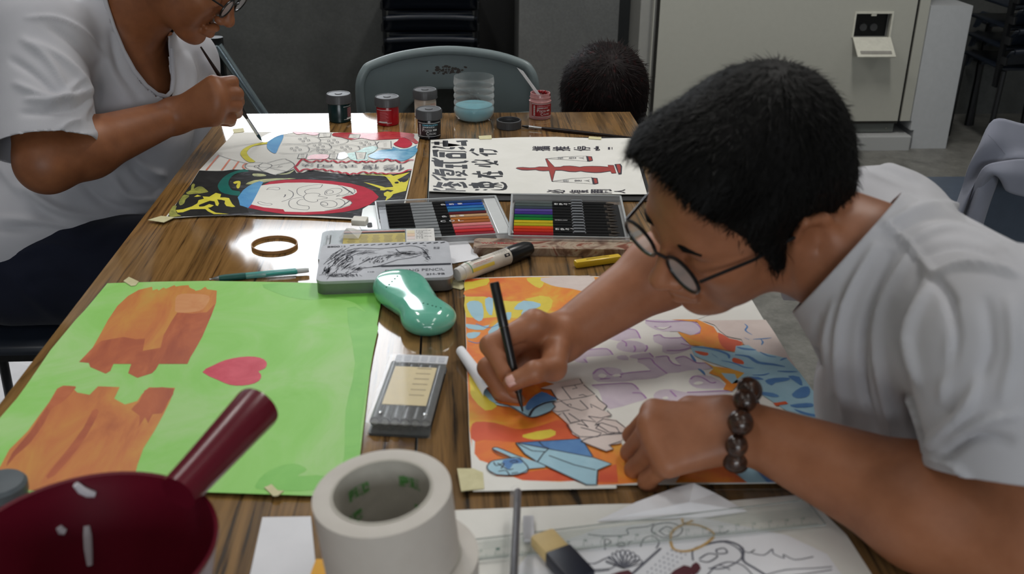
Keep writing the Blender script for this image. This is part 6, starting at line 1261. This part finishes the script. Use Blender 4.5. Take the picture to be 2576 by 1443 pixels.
b=MB(); b.box((0,-D_/2+0.001,0.009),(W_+0.004,0.0012,0.017)); b.build('pouch_front',clear('pouch_front_film',(0.7,0.74,0.76,1),0.08,0.05,1.0,0.15),t)
for x,y in((-W_*0.33,-D_*0.37),(W_*0.40,-D_*0.37)): b=MB(); b.lathe([(0,0.0174),(0.0022,0.0174),(0.0022,0.0182),(0.0010,0.0186),(0,0.0186)],(x,y,0),14); b.build('snap_button',m_steel,t,True)
# rolled paper under the writing hand
b=MB(); a0=Vector(oz(1160,880,TZ+0.012)); a1=Vector(oz(1235,985,TZ+0.008)); vs=[];fs=[]
dd=(a1-a0); sd0=Vector((-dd.y,dd.x,0)).normalized(); n=22
for i in range(n):
    t_=i/(n-1)*5.2; r_=0.0045+0.0006*t_
    for j,(c_,k_) in enumerate(((a0,1.0),(a0.lerp(a1,0.5),1.25),(a1,1.5))): vs.append(c_+sd0*math.cos(t_)*r_*k_+Vector((0,0,math.sin(t_)*r_*k_)))
for i in range(n-1):
    for j in range(2): fs.append((i*3+j,(i+1)*3+j,(i+1)*3+j+1,i*3+j+1))
rp=mesh_obj('rolled_paper',vs,fs,m_white,None,True); solid(rp,0.0004); tag(rp,'small roll of white paper tucked under the writing hand','paper')
# paper slip and tissue under the resting hand
b=MB(); p=[oz(*q_,z_) for q_,z_ in (((1600,1262),TZ+0.007),((1700,1225),TZ+0.010),((1745,1214),TZ+0.016),((1800,1240),TZ+0.010),((1880,1285),TZ+0.007),((1780,1300),TZ+0.0065),((1500,1310),TZ+0.0065))]
vs=p+[oz(1735,1262,TZ+0.013)]; b.add(vs,[(0,1,7),(1,2,7),(2,3,7),(3,4,7),(4,5,7),(5,6,7),(6,0,7)]); o=b.build('folded_paper',m_white); solid(o,0.0004); tag(o,'loosely folded white paper under the resting hand at the table front','paper')
# ---------------------------------------------------------------- big sheet with drawing, ruler, eraser
wz=Z0+0.003
ws=sheet('white_card',[(1130,1283),(1500,1268),(1800,1262),(2025,1243),(2130,1345),(2230,1500),(2260,1560),(1080,1580)],wz,0.0012,m_paper,'large blank white card at the table front under the drawing and the ruler','card')
dz=wz+0.0016
dsh=sheet('line_drawing',[(1330,1392),(1500,1330),(1760,1300),(1980,1345),(2080,1392),(2200,1560),(1180,1570)],dz,0.0006,m_white,'pencil line drawing with bubble letters and flowers, front of the right table','drawing')
RR=zf(1200,1180,2.576)
a=Art(dz+0.0007,{'i':mat('graphite_dark',C(96,98,110),0.6),'f':m_pencil,'o':mat('tan_line',C(196,160,100),0.6),'g':mat('graphite_fill',C(150,150,162),0.6),'m':mat('maroon_tip',C(86,36,46),0.6)})
for w_,p in ((0.0016,[(1400,590),(1400,520),(1480,490),(1600,470),(1700,520),(1710,580),(1600,640),(1500,640)]),(0.0016,[(1440,580),(1500,545),(1560,560),(1500,600),(1440,590)]),(0.0016,[(1550,520),(1600,510),(1620,540),(1560,545),(1550,520)]),(0.0026,[(1500,480),(1620,465),(1720,510),(1725,590),(1800,640),(1880,690)]),(0.0014,[(1520,640),(1620,600),(1720,620),(1790,690)]),(0.0013,[(1480,700),(1560,620),(1640,650)]),
    (0.0012,[(1700,510),(1760,540),(1800,520),(1780,540),(1860,555),(1915,515),(1920,545),(1990,575),(1985,550),(2060,585),(2180,565)]),(0.0011,[(1850,690),(2000,650),(2180,640),(2300,630)]),(0.0011,[(1900,700),(2100,680),(2300,650)]),
    (0.0012,[(720,420),(800,430),(900,430),(980,420),(975,385),(1100,370),(1150,350)]),(0.0013,[(1130,400),(1150,360),(1250,345),(1330,380),(1300,430),(1200,440),(1130,400)]),(0.0013,[(1180,400),(1230,370),(1280,400),(1230,430),(1180,400)]),(0.0012,[(1060,500),(1080,450),(1140,430),(1180,470),(1160,510)]),(0.0012,[(830,520),(830,450),(870,470),(830,490)]),(0.0012,[(900,490),(940,470),(960,495),(910,500)]),(0.0012,[(980,495),(985,470),(1010,465)]),
    (0.0013,[(1500,410),(1600,410),(1630,395)]),(0.0012,[(680,600),(760,610),(850,570),(900,600),(870,640),(760,650)]),(0.0012,[(700,655),(780,660),(860,650)])): a.line('i',RR,w_,p,3)
for k in range(9):
    an=math.pi*(0.15+k*0.09); cx,cy=950,640; a.line('i',RR,0.0011,[(cx,cy),(cx+90*math.cos(an)-20,cy-90*math.sin(an)),(cx+120*math.cos(an),cy-120*math.sin(an)),(cx+100*math.cos(an)+25,cy-70*math.sin(an)),(cx,cy)],3)
a.line('o',RR,0.0026,[(1330,290),(1340,350),(1430,360),(1520,400),(1530,440),(1450,500),(1350,530),(1270,510),(1255,430),(1290,380),(1400,330)],4)
a.line('i',RR,0.0022,[(1190,510),(1000,680)],0); 
for i in range(7):
    for j in range(4): a.poly('g',RR,[(1100+i*30-j*0+j*26,670-i*26+j*14+dx) if 0 else (1105+i*26+j*30+ox,665-i*24+j*10+oy) for ox,oy in((-7,0),(0,-6),(7,0),(0,6))])
for p in ([(870,680),(980,650),(1000,690),(880,700)],[(1240,690),(1340,620),(1400,650),(1380,690)],[(1380,640),(1420,600),(1450,640),(1400,690)]): a.poly('m',RR,p,2)
a.build('pencil_drawing',dsh)
m_rul=clear('ruler_clear',(0.72,0.78,0.74,1),0.12,0.05,0.5,0.15); rz0=dz+0.0012
def ruler(pxs,label,dense):
    c4_=[oz(u,v_,rz0+0.002) for u,v_ in pxs]; c=sum(c4_,Vector())/4; t=thing('ruler',(c.x,c.y,rz0),label,'ruler')
    b=MB(); b.prism([(q_.x-c.x,q_.y-c.y) for q_ in c4_],0,0.0022); b.build('blade',m_rul,t)
    b=MB()
    for i in range(4):
        b.tube([c4_[i]-c+Vector((0,0,0.0018)),c4_[(i+1)%4]-c+Vector((0,0,0.0018))],0.0006,6)
    b.build('bevel_edge',mat('ruler_edge',C(150,156,152),0.2),t).location=(0,0,rz0-c.z) if 0 else (0,0,0)
    b=MB(); e=(c4_[1]-c4_[0]); f_=(c4_[3]-c4_[0]); n=dense
    for k in range(n):
        s_=0.02+0.96*k/n; h_=0.28 if k%10==0 else (0.2 if k%5==0 else 0.12); q0=c4_[0]-c+e*s_; q1=q0+f_*h_; w_=e.normalized()*0.00022; z_=Vector((0,0,0.0024))
        b.add([q0-w_+z_,q0+w_+z_,q1+w_+z_,q1-w_+z_],[(0,1,2,3)])
        if k%10==0:
            vs,fs=text_tris(str(k//10)); o_=q0+f_*0.32; b.add([o_+e.normalized()*0.0035*x+f_.normalized()*0.0035*y+z_ for x,y in vs],fs)
    for j in range(6):
        q0=c4_[0]-c+f_*(0.45+j*0.09)+e*0.03; q1=q0+e*0.94; w_=f_.normalized()*0.00014; z_=Vector((0,0,0.0024)); b.add([q0-w_+z_,q1-w_+z_,q1+w_+z_,q0+w_+z_],[(0,1,2,3)])
    b.build('scale_marks',mat('ruler_print_green',C(86,112,102),0.5),t); return t
ruler([(1180,1408),(2078,1318),(2028,1256),(1190,1356)],'long clear plastic ruler with green scale lying across the line drawing',200)
# pen barrel standing in from the front edge
p0=oz(1303,1232,TZ+0.030); p1=oz(1290,1500,TZ+0.028); cp_=thing('clear_pen',p0,'dark metallic pen in a clear barrel pointing away beside the tape rolls','pen'); dd=p1-p0
alongtube(cp_,'refill',q0,dd,[(0.0,0.0022),(0.002,0.0034),(dd.length,0.0034)],mat('refill_gunmetal',C(62,60,66),0.3,0.5)); alongtube(cp_,'barrel',q0+Vector((-0.002,0,0)),dd,[(-0.002,0.003),(0.0,0.0052),(dd.length,0.0052)],clear('pen_barrel_clear',(0.85,0.86,0.9,1),0.05,0.0,0.7,0.2))
q0=Vector((0,0,0))
p=oz(1334,1330,TZ+0.02); b=MB(); b.box((0,0,0),(0.010,0.035,0.004),rz=-0.05,bev=0.001); tag(b.build('white_clip',mat('clip_white',C(196,196,202),0.4),loc=(p.x,p.y+0.015,TZ+0.0085)),'small white plastic piece beside the dark metallic pen','plastic piece')
e0=oz(1395,1375,TZ+0.02); t=thing('sleeved_eraser',(e0.x+0.002,e0.y-0.006,rz0+0.0035),'tan eraser in a dark blue sleeve on the ruler, front of the table','eraser',rz=math.radians(116))
b=MB(); b.box((0.012,0,0.007),(0.030,0.024,0.013),bev=0.003); b.build('rubber',mat('eraser_tan',C(206,180,126),0.6),t,True)
b=MB(); b.box((-0.020,0,0.007),(0.040,0.0255,0.0145),bev=0.002); b.build('sleeve',mat('sleeve_navy',C(28,32,46),0.45),t,True)
# white strip and yellow sheet at the front left
sheet('white_strip',[(660,1300),(782,1298),(796,1440),(800,1560),(600,1570),(632,1430)],Z0,0.0006,m_white,'narrow white paper strip left of the tape rolls','paper')
sheet('yellow_sheet',[(782,1440),(795,1405),(830,1405),(830,1560),(760,1560)],Z0+0.0008,0.0005,mat('sheet_yellow',C(232,170,40),0.6),'yellow paper corner peeping out left of the tape rolls','paper')
# ---------------------------------------------------------------- tape rolls
def roll(c,r,ri,h,tilt,label,core=True):
    t=thing('tape_roll',c,label,'tape roll'); t.rotation_euler=tilt
    b=MB(); b.lathe([(ri,0),(r,0),(r,h),(r-0.0015,h+0.0004),(ri+0.0015,h+0.0004),(ri,h)],n=64,cap=False); b.build('tape',paint('tape_roll_side',[(0.3,C(196,190,182)),(0.7,C(206,201,194))],12,rough=0.6,spec=0.3),t,True)
    b=MB(); b.lathe([(ri+0.0001,0),(ri+0.0001,h+0.0008),(ri-0.002,h+0.0008),(ri-0.002,0),(ri+0.0001,0)],n=64,cap=False); co_=b.build('core',paint('core_grey',[(0.3,C(168,164,154)),(0.7,C(182,178,168))],30,rough=0.7),t,True)
    if core:
        b=MB()
        for k,(a0,z0_,s_) in enumerate(((2.25,0.60,'鹿頭牌'),(1.05,0.62,'鹿頭'),(2.5,0.25,'紙膠'),(0.75,0.2,'膠帶'))):
            vs,fs=text_tris(s_,0.02); wa=0.55; b.add([((ri-0.0025)*math.cos(a0-wa*(x-0.5)),(ri-0.0025)*math.sin(a0-wa*(x-0.5)),h*(z0_+0.18*y)) for x,y in vs],fs)
        o=b.build('core_print',mat('print_leaf_green',C(84,150,74),0.6),co_)
    return t
rc=at(966,1228,0.66); 
print('roll top',rc)
roll((rc.x+0.016,rc.y+0.004,TZ),0.058,0.044,0.050,(0,0,0.3),'lower white masking tape roll, partly hidden under the upper roll',False)
roll((rc.x+0.004,rc.y,TZ+0.0515),0.0545,0.0400,rc.z-TZ-0.052,(math.radians(2),math.radians(-5),0),'upper wide masking tape roll with green print inside its core')
# ---------------------------------------------------------------- maroon ladle bowl with handle
pc=at(215,1375,0.60); print('pot',pc); pr_=0.0
rim_r=(at(541,1345,0.60)-pc).length
pot=thing('saucepan',(pc.x,pc.y,TZ),'maroon plastic dipper bowl with a round handle, used as a paint pot','bowl')
hz_=pc.z-TZ; m_mar=mat('maroon_plastic',C(94,18,34),0.28,var=0.04); m_marin=mat('maroon_inside',C(84,16,30),0.35)
b=MB(); R_=rim_r; b.lathe([(0,0),(R_*0.62,0),(R_*0.70,0.004),(R_*0.93,hz_*0.75),(R_*0.985,hz_-0.004),(R_,hz_-0.001),(R_*0.995,hz_+0.001),(R_*0.965,hz_),(R_*0.955,hz_-0.008),(R_*0.90,hz_*0.72),(R_*0.66,0.005),(0,0.004)],n=72); b.build('bowl',m_mar,pot,True)
h0_=Vector(at(490,1195,0.66))-pot.location; h1_=Vector(at(650,1022,0.735))-pot.location
dirh=(h1_-h0_).normalized(); h00=h0_-dirh*0.02
b=MB(); b.tube([h00,h0_,h0_+dirh*(h1_-h0_).length*0.5,h1_-dirh*0.003,h1_,h1_+dirh*0.0005],[0.0150,0.0155,0.0175,0.0195,0.0190,0.0180],32); b.build('handle',m_mar,pot,True)
mw_=mat('dried_white_paint',C(196,194,200),0.5)
for pts,w_ in (([(190,1218),(205,1232),(222,1240),(240,1243)],0.0030),([(148,1325),(155,1335),(165,1338)],0.0028),([(218,1322),(220,1345),(222,1380),(226,1420)],0.0030)):
    ps=[]
    for u,v_ in pts:
        # intersect the view ray with the inner bowl wall
        dd_=ray(u,v_); best=None
        for s_ in np.arange(0.3,1.2,0.001):
            q_=V(0,0,CAMZ)+dd_*(s_/F); hz1=q_[2]-TZ
            if hz1<0.006: best=q_; break
            rr_=math.hypot(q_[0]-pc.x,q_[1]-pc.y); k_=min(max((hz1-0.005)/(hz_*0.72-0.005),0),1); rad=R_*(0.66+(0.90-0.66)*k_) if hz1<hz_*0.72 else R_*0.93
            if hz1<hz_ and rr_>rad*0.985 and q_[1]>pc.y-0.0: best=q_; break
        ps.append(Vector(best.tolist())-pot.location)
    b=MB(); n=len(ps); b.tube(ps,[w_*(0.5+0.7*math.sin(math.pi*(i+0.6)/(n+0.2))) for i in range(n)],8); b.build('paint_drip',mw_,pot,True)
b=MB(); q_=at(270,1425,0.57); b.box((0,0,0),(0.035,0.03,0.006),rot=Matrix.Rotation(0.5,3,'Z')@Matrix.Rotation(0.35,3,'X'),bev=0.001); tag(b.build('paint_packet',mat('packet_lilac',C(158,146,164),0.3),loc=(q_.x,q_.y,TZ+hz_*0.55)),'pale lilac packet lying inside the maroon bowl','packet')
# dark grey lid behind the bowl, bottom left
q_=at(10,1205,0.80); t=thing('dark_jar',(q_.x-0.004,q_.y+0.0,TZ+0.0045),'small dark grey lidded jar at the left edge, behind the maroon bowl','jar')
b=MB(); b.lathe([(0,0),(0.020,0),(0.021,0.003),(0.021,0.020),(0,0.020)],n=32); b.build('body',mat('jar_grey_dark',C(58,64,70),0.35),t,True)
b=MB(); b.lathe([(0,0.0195),(0.0225,0.0195),(0.0228,0.028),(0.020,0.0315),(0,0.032)],n=48); b.build('lid',mat('lid_grey_blue',C(84,92,98),0.4),t,True)
# ================================================================ CHAIRS AND BACKGROUND THINGS
m_ch=mat('chair_plastic_grey',C(112,124,126),0.4,var=0.05,scale=10); m_navy=mat('chair_plastic_navy',C(24,30,40),0.35); m_leg=mat('chair_leg_dark',C(30,31,33),0.35,0.5)
def plate(path,m,name,parent,th=0.006,x0=None): pass
def shell_obj(name,fn,nu,nv_,m,parent,th):
    vs=[fn(i/(nu-1),j/(nv_-1)) for i in range(nu) for j in range(nv_)]; fs=[(i*nv_+j,(i+1)*nv_+j,(i+1)*nv_+j+1,i*nv_+j+1) for i in range(nu-1) for j in range(nv_-1)]
    o=mesh_obj(name,vs,fs,m,parent,True); solid(o,th); return o
# grey chair behind the table: back panel seen from behind, wrap-round top edge
gc=at(1126,205,2.46); t=thing('plastic_chair',(gc.x,gc.y,0),'grey-green plastic chair with worn dark lettering on its back, behind the far table end','chair')
wl=(at(1350,200,2.46)-at(902,200,2.46)).length/2; zt_=at(1126,125,2.46).z; zb_=zt_-0.36
outl=[(-1,-0.62),(-0.985,-0.5),(-0.995,0.30),(-0.98,0.52),(-0.93,0.70),(-0.85,0.80),(-0.5,0.93),(0,1.0),(0.5,0.94),(0.85,0.82),(0.94,0.70),(0.985,0.52),(1.0,0.30),(0.985,-0.5),(1,-0.62)]
zc_=at(1126,262,2.46).z
zz=lambda s_:zc_+(zt_-zc_)*s_
ups=sorted([q_ for q_ in outl if q_[1]>0.25]); lows=[(-1,-0.62),(-0.62,-0.62),(-0.52,-0.20),(-0.36,0.06),(-0.12,0.22),(0.12,0.22),(0.36,0.06),(0.52,-0.20),(0.62,-0.62),(1,-0.62)]
def bk(u,v_):
    x=-0.995+1.99*u; hi_=np.interp(x,[q_[0] for q_ in ups],[q_[1] for q_ in ups]); lo_=np.interp(x,[q_[0] for q_ in lows],[q_[1] for q_ in lows]); z_=zz(lo_+(hi_-lo_)*v_)
    return (wl*x,0.03-0.06*x*x+0.05*(zt_-z_),z_)
shell_obj('backrest',bk,41,14,m_ch,t,0.006)
b=MB(); rim=[Vector((wl*x,0.022-0.06*x*x+0.05*(zt_-zz(y)),zz(y)-0.004)) for x,y in [(-0.97,-0.1),(-0.975,0.30),(-0.96,0.52),(-0.91,0.69),(-0.83,0.785),(-0.5,0.915),(0,0.985),(0.5,0.925),(0.83,0.80),(0.92,0.69),(0.965,0.52),(0.98,0.30),(0.97,-0.1)]]
rim_=[]
for i in range(len(rim)-1):
    A_0,B_0,C_0,D_0=rim[max(i-1,0)],rim[i],rim[i+1],rim[min(i+2,len(rim)-1)]
    for k in range(5):
        s_=k/5; rim_.append(0.5*((2*B_0)+(-A_0+C_0)*s_+(2*A_0-5*B_0+4*C_0-D_0)*s_*s_+(-A_0+3*B_0-3*C_0+D_0)*s_**3))
rim=rim_+[rim[-1]]; b.tube(rim,[0.004]+[0.011]*(len(rim)-2)+[0.004],10); b.build('rolled_rim',m_ch,t,True)
for sx in(-1,1):
    for k in range(6):
        z_=zz(-0.10-k*0.13); b=MB(); b.tube([Vector((sx*wl*1.0,-0.035,z_)),Vector((sx*wl*0.93,-0.03,z_)),Vector((sx*wl*0.80,-0.012,z_-0.006)),Vector((sx*wl*(0.66+0.03*k),0.0,z_-0.012))],0.0022,6); b.build('rib',m_ch,t,True)
b=MB(); mk_m=mat('worn_mark_brown',C(62,56,52),0.7)
rr=random.Random(11)
for k in range(46):
    x=rr.gauss(0,0.010)+rr.choice((-0.020,0,0.018)); z_=zz(0.58)+rr.uniform(-0.009,0.009); s_=rr.uniform(0.0015,0.0042)
    y_=0.03-0.06*(x/wl)**2+0.05*(zt_-z_)-0.0012-0.0000012*k; pts_=[(x+s_*1.4*math.cos(a_)*rr.uniform(0.6,1.2),y_,z_+s_*math.sin(a_)*rr.uniform(0.6,1.2)) for a_ in [2*math.pi*i/7 for i in range(7)]]; b.add(pts_,[tuple(range(7))])
b.build('worn_mark',mk_m,t)
b=MB(); vs,fs=text_tris('中',0.0); y_=0.03+0.05*(zt_-zz(0.58))-0.0022; b.add([(-0.008+0.016*x,y_,zz(0.58)-0.007+0.014*y) for x,y in vs],fs); b.build('mark_character',m_ch,t)
b=MB(); b.box((0,0.24,0.43),(wl*1.9,0.42,0.012),bev=0.004); b.build('seat',m_ch,t,True)
for sx in(-1,1):
    for y0_,y1_,zt1 in((0.05,0.02,0.44),(0.40,0.46,0.43)): b=MB(); b.tube([(sx*wl*0.85,y0_,zt1-0.01),(sx*wl*0.95,y1_,0)],0.011,10); b.build('leg',m_leg,t,True)
    b=MB(); b.tube([(sx*wl*0.88,0.05,0.43),(sx*wl*0.9,0.045,zz(-0.3))],0.010,10); b.build('back_post',m_leg,t,True)
# stacked navy chairs
def stack(x,y,rz_,zs,w_,labels,grp):
    for k,z_ in enumerate(zs):
        t=thing('stacking_chair',(x,y,z_),labels[k],'chair',grp,rz=rz_); hw_=w_/2
        shell_obj('backrest',lambda u,v_:((u-0.5)*w_,0.02*math.cos((u-0.5)*3)-0.03*v_**2*1.5+(0.02 if v_<0.1 else 0),0.015+0.075*v_),9,6,m_navy,t,0.005)
        b=MB(); b.tube([(-hw_*0.93,-0.045,0.088),(-hw_*0.5,-0.052,0.094),(0,-0.054,0.096),(hw_*0.5,-0.052,0.094),(hw_*0.93,-0.045,0.088)],0.013,10); b.build('top_roll',m_navy,t,True)
        b=MB(); b.box((0,0.22,0.0),(w_*0.92,0.38,0.012),bev=0.004); b.build('seat',m_navy,t,True)
        for sx in(-1,1): b=MB(); b.box((sx*(hw_+0.006),-0.01,0.045),(0.012,0.04,0.035),bev=0.003); b.build('side_clip',m_leg,t)
        if k==0:
            for sx in(-1,1):
                for yy in(0.0,0.36): b=MB(); b.tube([(sx*hw_*0.95,yy,0.0),(sx*hw_,yy,-z_)],0.012,8); b.build('leg',m_leg,t,True)
            for sx in(-1,1): b=MB(); b.box((sx*(hw_-0.0),0.03,0.30),(0.016,0.03,0.75)); b.build('frame_post',m_leg,t)
c_=at(1083,60,4.55); wst=(at(1208,50,4.55)-at(957,50,4.55)).length
ttl=['lowest','second','third','fourth','fifth','topmost']
stack(c_.x,4.55,0,[at(1083,97,4.5).z-0.096-0.094*k+0.0 for k in (1,0)]+[at(1083,97,4.5).z-0.096+0.094*k for k in(1,2,3)],wst*0.93,['navy stacking chair by the dark wall, %s of its stack'%s_ for s_ in('lowest','second from below','third from below','fourth from below','topmost')],'navy chairs stacked by the dark wall')
c_=at(2650,60,4.2)
stack(c_.x,4.2,math.radians(0),[at(2560,128,4.15).z-0.096+0.085*k for k in(0,1,2,3)],0.36,['navy stacking chair beside the white pillar, %s of its stack'%s_ for s_ in('lowest','second from below','third from below','topmost')],'navy chairs stacked beside the white pillar')
for i,(u,v_) in enumerate(((2482,50),(2470,98),(2458,146))):
    c1=at(u,v_,4.72); t=thing('stacking_chair',(c1.x,4.72,c1.z),'sideways navy chair back next to the white pillar, %s one'%('upper','middle','lower')[i],'chair','sideways navy chairs beside the white pillar')
    b=MB(); b.prism([(-0.052,-0.035),(-0.030,0.030),(-0.018,0.038),(0.040,0.026),(0.044,0.018),(0.038,-0.030),(0.020,-0.030),(0.022,0.0),(-0.018,0.008),(-0.035,-0.028)],-0.01,0.02,xf=lambda v:Vector((v.x,v.z,v.y))); b.build('backrest',mat('navy_back_edge',C(34,42,54),0.4),t)
    b=MB(); b.box((0.15,0.10,-0.03),(0.22,0.16,0.012),bev=0.003); b.build('seat',m_navy,t)
    b=MB(); b.tube([(0.03,0.02,-0.02),(0.02+0.012*i,0.02,-c1.z)],0.016,8); b.build('leg',m_leg,t,True)
# slanted tube leg and dark post behind the painting person
a0=at(548,115,2.9); a1=at(700,340,2.9); st_=thing('tripod_stand',(a1.x-0.05,2.9,0),'stand with a slanted pale metal leg behind the painting person\'s hand','stand')
sl=st_.location; slope=(a1-a0).normalized(); fl_=a0+slope*((a0.z)/(-slope.z))
b=MB(); b.tube([a0-sl,fl_-sl],0.013,14); b.build('leg',mat('tube_pale_steel',C(150,166,174),0.25,0.85),st_,True)
b=MB(); b.tube([a0-sl+Vector((-0.01,0.02,0.02)),Vector((a0.x-sl.x-0.01,0.02,0.02))],0.022,14); b.build('post',mat('post_black',C(18,19,21),0.3),st_,True)
b=MB(); b.tube([a0-sl,Vector((a0.x-sl.x-0.35,0.25,0.01))],0.013,14); b.build('leg',mat('tube_pale_steel',C(150,166,174),0.25,0.85),st_,True)
# chair under the painting person
hc=hip; t=thing('stool_chair',(float(hc[0]),float(hc[1]),0),'black plastic chair the painting person sits on','chair')
b=MB(); b.box((0,-0.02,0.420),(0.46,0.50,0.02),bev=0.008); b.build('seat',m_navy,t,True)
b=MB(); b.box((0.0,-0.22,0.395),(0.40,0.03,0.03),bev=0.004); b.build('seat_rail',m_leg,t,True)
b=MB(); b.box((-0.235,0,0.62),(0.02,0.44,0.30),bev=0.008); b.build('backrest',m_navy,t,True)
for sx in(-1,1):
    for sy in(-1,1): b=MB(); b.tube([(sx*0.2,sy*0.2,0.42),(sx*0.22,sy*0.22,0)],0.012,10); b.build('leg',m_leg,t,True)
# chair under the leaning person
t=thing('stool_chair',(0.80,0.88,0),'dark chair under the leaning person','chair')
b=MB(); b.box((0,0,0.415),(0.42,0.42,0.02),bev=0.008); b.build('seat',m_navy,t,True)
for sx in(-1,1):
    for sy in(-1,1): b=MB(); b.tube([(sx*0.18,sy*0.18,0.41),(sx*0.2,sy*0.2,0)],0.012,10); b.build('leg',m_leg,t,True)
# crumpled paper on the floor at the left edge
pf=oz(35,960,0.01); b=MB(); rr=random.Random(2); vs=[];fs=[]
for i in range(9):
    for j in range(9): vs.append(((i/8-0.5)*0.34,(j/8-0.5)*0.30,rr.uniform(0,0.03)+0.004))
for i in range(8):
    for j in range(8): fs.append((i*9+j,(i+1)*9+j,(i+1)*9+j+1,i*9+j+1))
o=mesh_obj('crumpled_paper',vs,fs,m_white); o.location=(pf.x-0.02,pf.y-0.05,0); solid(o,0.0005); tag(o,'crumpled pale paper on the floor beyond the left table edge','paper')
# ---------------------------------------------------------------- chair with a grey-blue jacket over it, right edge
Yj=2.15; t=thing('draped_chair',(at(2560,520,Yj).x+0.02,Yj+0.02,0),'blue-grey plastic chair behind the leaning person, jacket over its back','chair'); l0=t.location
m_cb=mat('chair_plastic_slate',C(66,76,90),0.4)
px_=[(2400,600),(2430,500),(2480,420),(2540,380),(2640,370),(2760,400),(2820,620),(2760,800),(2500,800)]
b=MB(); w_=[at(u,v_,Yj) for u,v_ in px_]; b.prism([(q_.x-l0.x,q_.z) for q_ in w_][::-1],-0.01,0.005,xf=lambda v:Vector((v.x,v.z,v.y))); b.build('backrest',m_cb,t,True)
b=MB(); b.box((0.05,0.24,0.44),(0.42,0.42,0.02),bev=0.006); b.build('seat',m_cb,t,True)
for sx in(-1,1):
    for yy in(0.02,0.42): b=MB(); b.tube([(0.05+sx*0.17,yy,0.44),(0.05+sx*0.2,yy,0)],0.012,10); b.build('leg',m_leg,t,True)
mj=cloth_mat('jacket_grey_blue',C(124,127,140),C(140,143,156)); Yk=Yj-0.03
def cloth_px(name,rows,m,parent):
    vs=[];fs=[]; nr=len(rows); nc=len(rows[0]); M_=5
    # subdivide rows/cols bilinearly for a soft drape
    g=np.array([[list(at(u,v_,Yk+dy)) for (u,v_,dy) in r] for r in rows])
    def cr(g,ax,n):
        g=np.moveaxis(g,ax,0); out=[]
        for i in range(len(g)-1):
            a_,b_,c_,d_=g[max(i-1,0)],g[i],g[i+1],g[min(i+2,len(g)-1)]
            for k in range(n):
                t_=k/n; out.append(0.5*((2*b_)+(-a_+c_)*t_+(2*a_-5*b_+4*c_-d_)*t_*t_+(-a_+3*b_-3*c_+d_)*t_**3))
        out.append(g[-1]); return np.moveaxis(np.array(out),0,ax)
    g=cr(cr(g,0,M_),1,M_); R__,C__=g.shape[:2]; vs=g.reshape(-1,3).tolist()
    fs=[(i*C__+j,(i+1)*C__+j,(i+1)*C__+j+1,i*C__+j+1) for i in range(R__-1) for j in range(C__-1)]
    o=mesh_obj(name,vs,fs,m,None,True); solid(o,0.002)
    o.parent=parent; o.location=-parent.location; return o
jk=thing('jacket',(l0.x,Yk,float(at(2560,420,Yk).z)),'grey-blue jacket draped over the chair back at the right edge','jacket')
cloth_px('jacket_back',[[(2460,372,0.0),(2500,300,-0.0),(2580,312,0.0),(2700,330,0)],[(2440,410,-0.01),(2490,360,-0.03),(2590,372,-0.02),(2720,400,-0.02)],[(2420,470,0.01),(2480,420,-0.02),(2560,400,-0.045),(2720,440,-0.03)],[(2395,540,-0.0),(2440,480,-0.03),(2470,440,-0.02),(2500,420,-0.01)],[(2370,610,0.0),(2410,560,-0.03),(2440,500,-0.0),(2470,450,0.0)],[(2360,660,0.02),(2395,620,0.0),(2420,560,0.01),(2450,500,0.01)]],mj,jk)
cloth_px('sleeve',[[(2440,500,-0.02),(2470,425,-0.05),(2520,405,-0.06),(2600,400,-0.05),(2700,420,-0.04)],[(2432,560,0.0),(2480,450,-0.06),(2525,440,-0.08),(2600,450,-0.07),(2700,470,-0.05)],[(2425,600,0.0),(2505,440,-0.03),(2530,480,-0.07),(2600,500,-0.06),(2700,520,-0.04)]],mj,jk)
cloth_px('front_panel',[[(2440,510,-0.02),(2470,445,-0.045),(2505,420,-0.03)],[(2420,570,-0.025),(2465,500,-0.05),(2512,450,-0.03)],[(2425,620,-0.02),(2460,570,-0.045),(2495,500,-0.025)],[(2430,690,-0.01),(2455,640,-0.035),(2475,560,-0.02)]],mj,jk)
b=MB(); 
sp=[Vector(at(u,v_,Yk-0.034)) for u,v_ in((2484,338),(2500,352),(2520,375),(2536,398))]
b.tube(sp,0.0006,4); o=b.build('stitching',mat('stitch_pale',C(150,152,166),0.6),jk); o.location=-jk.location
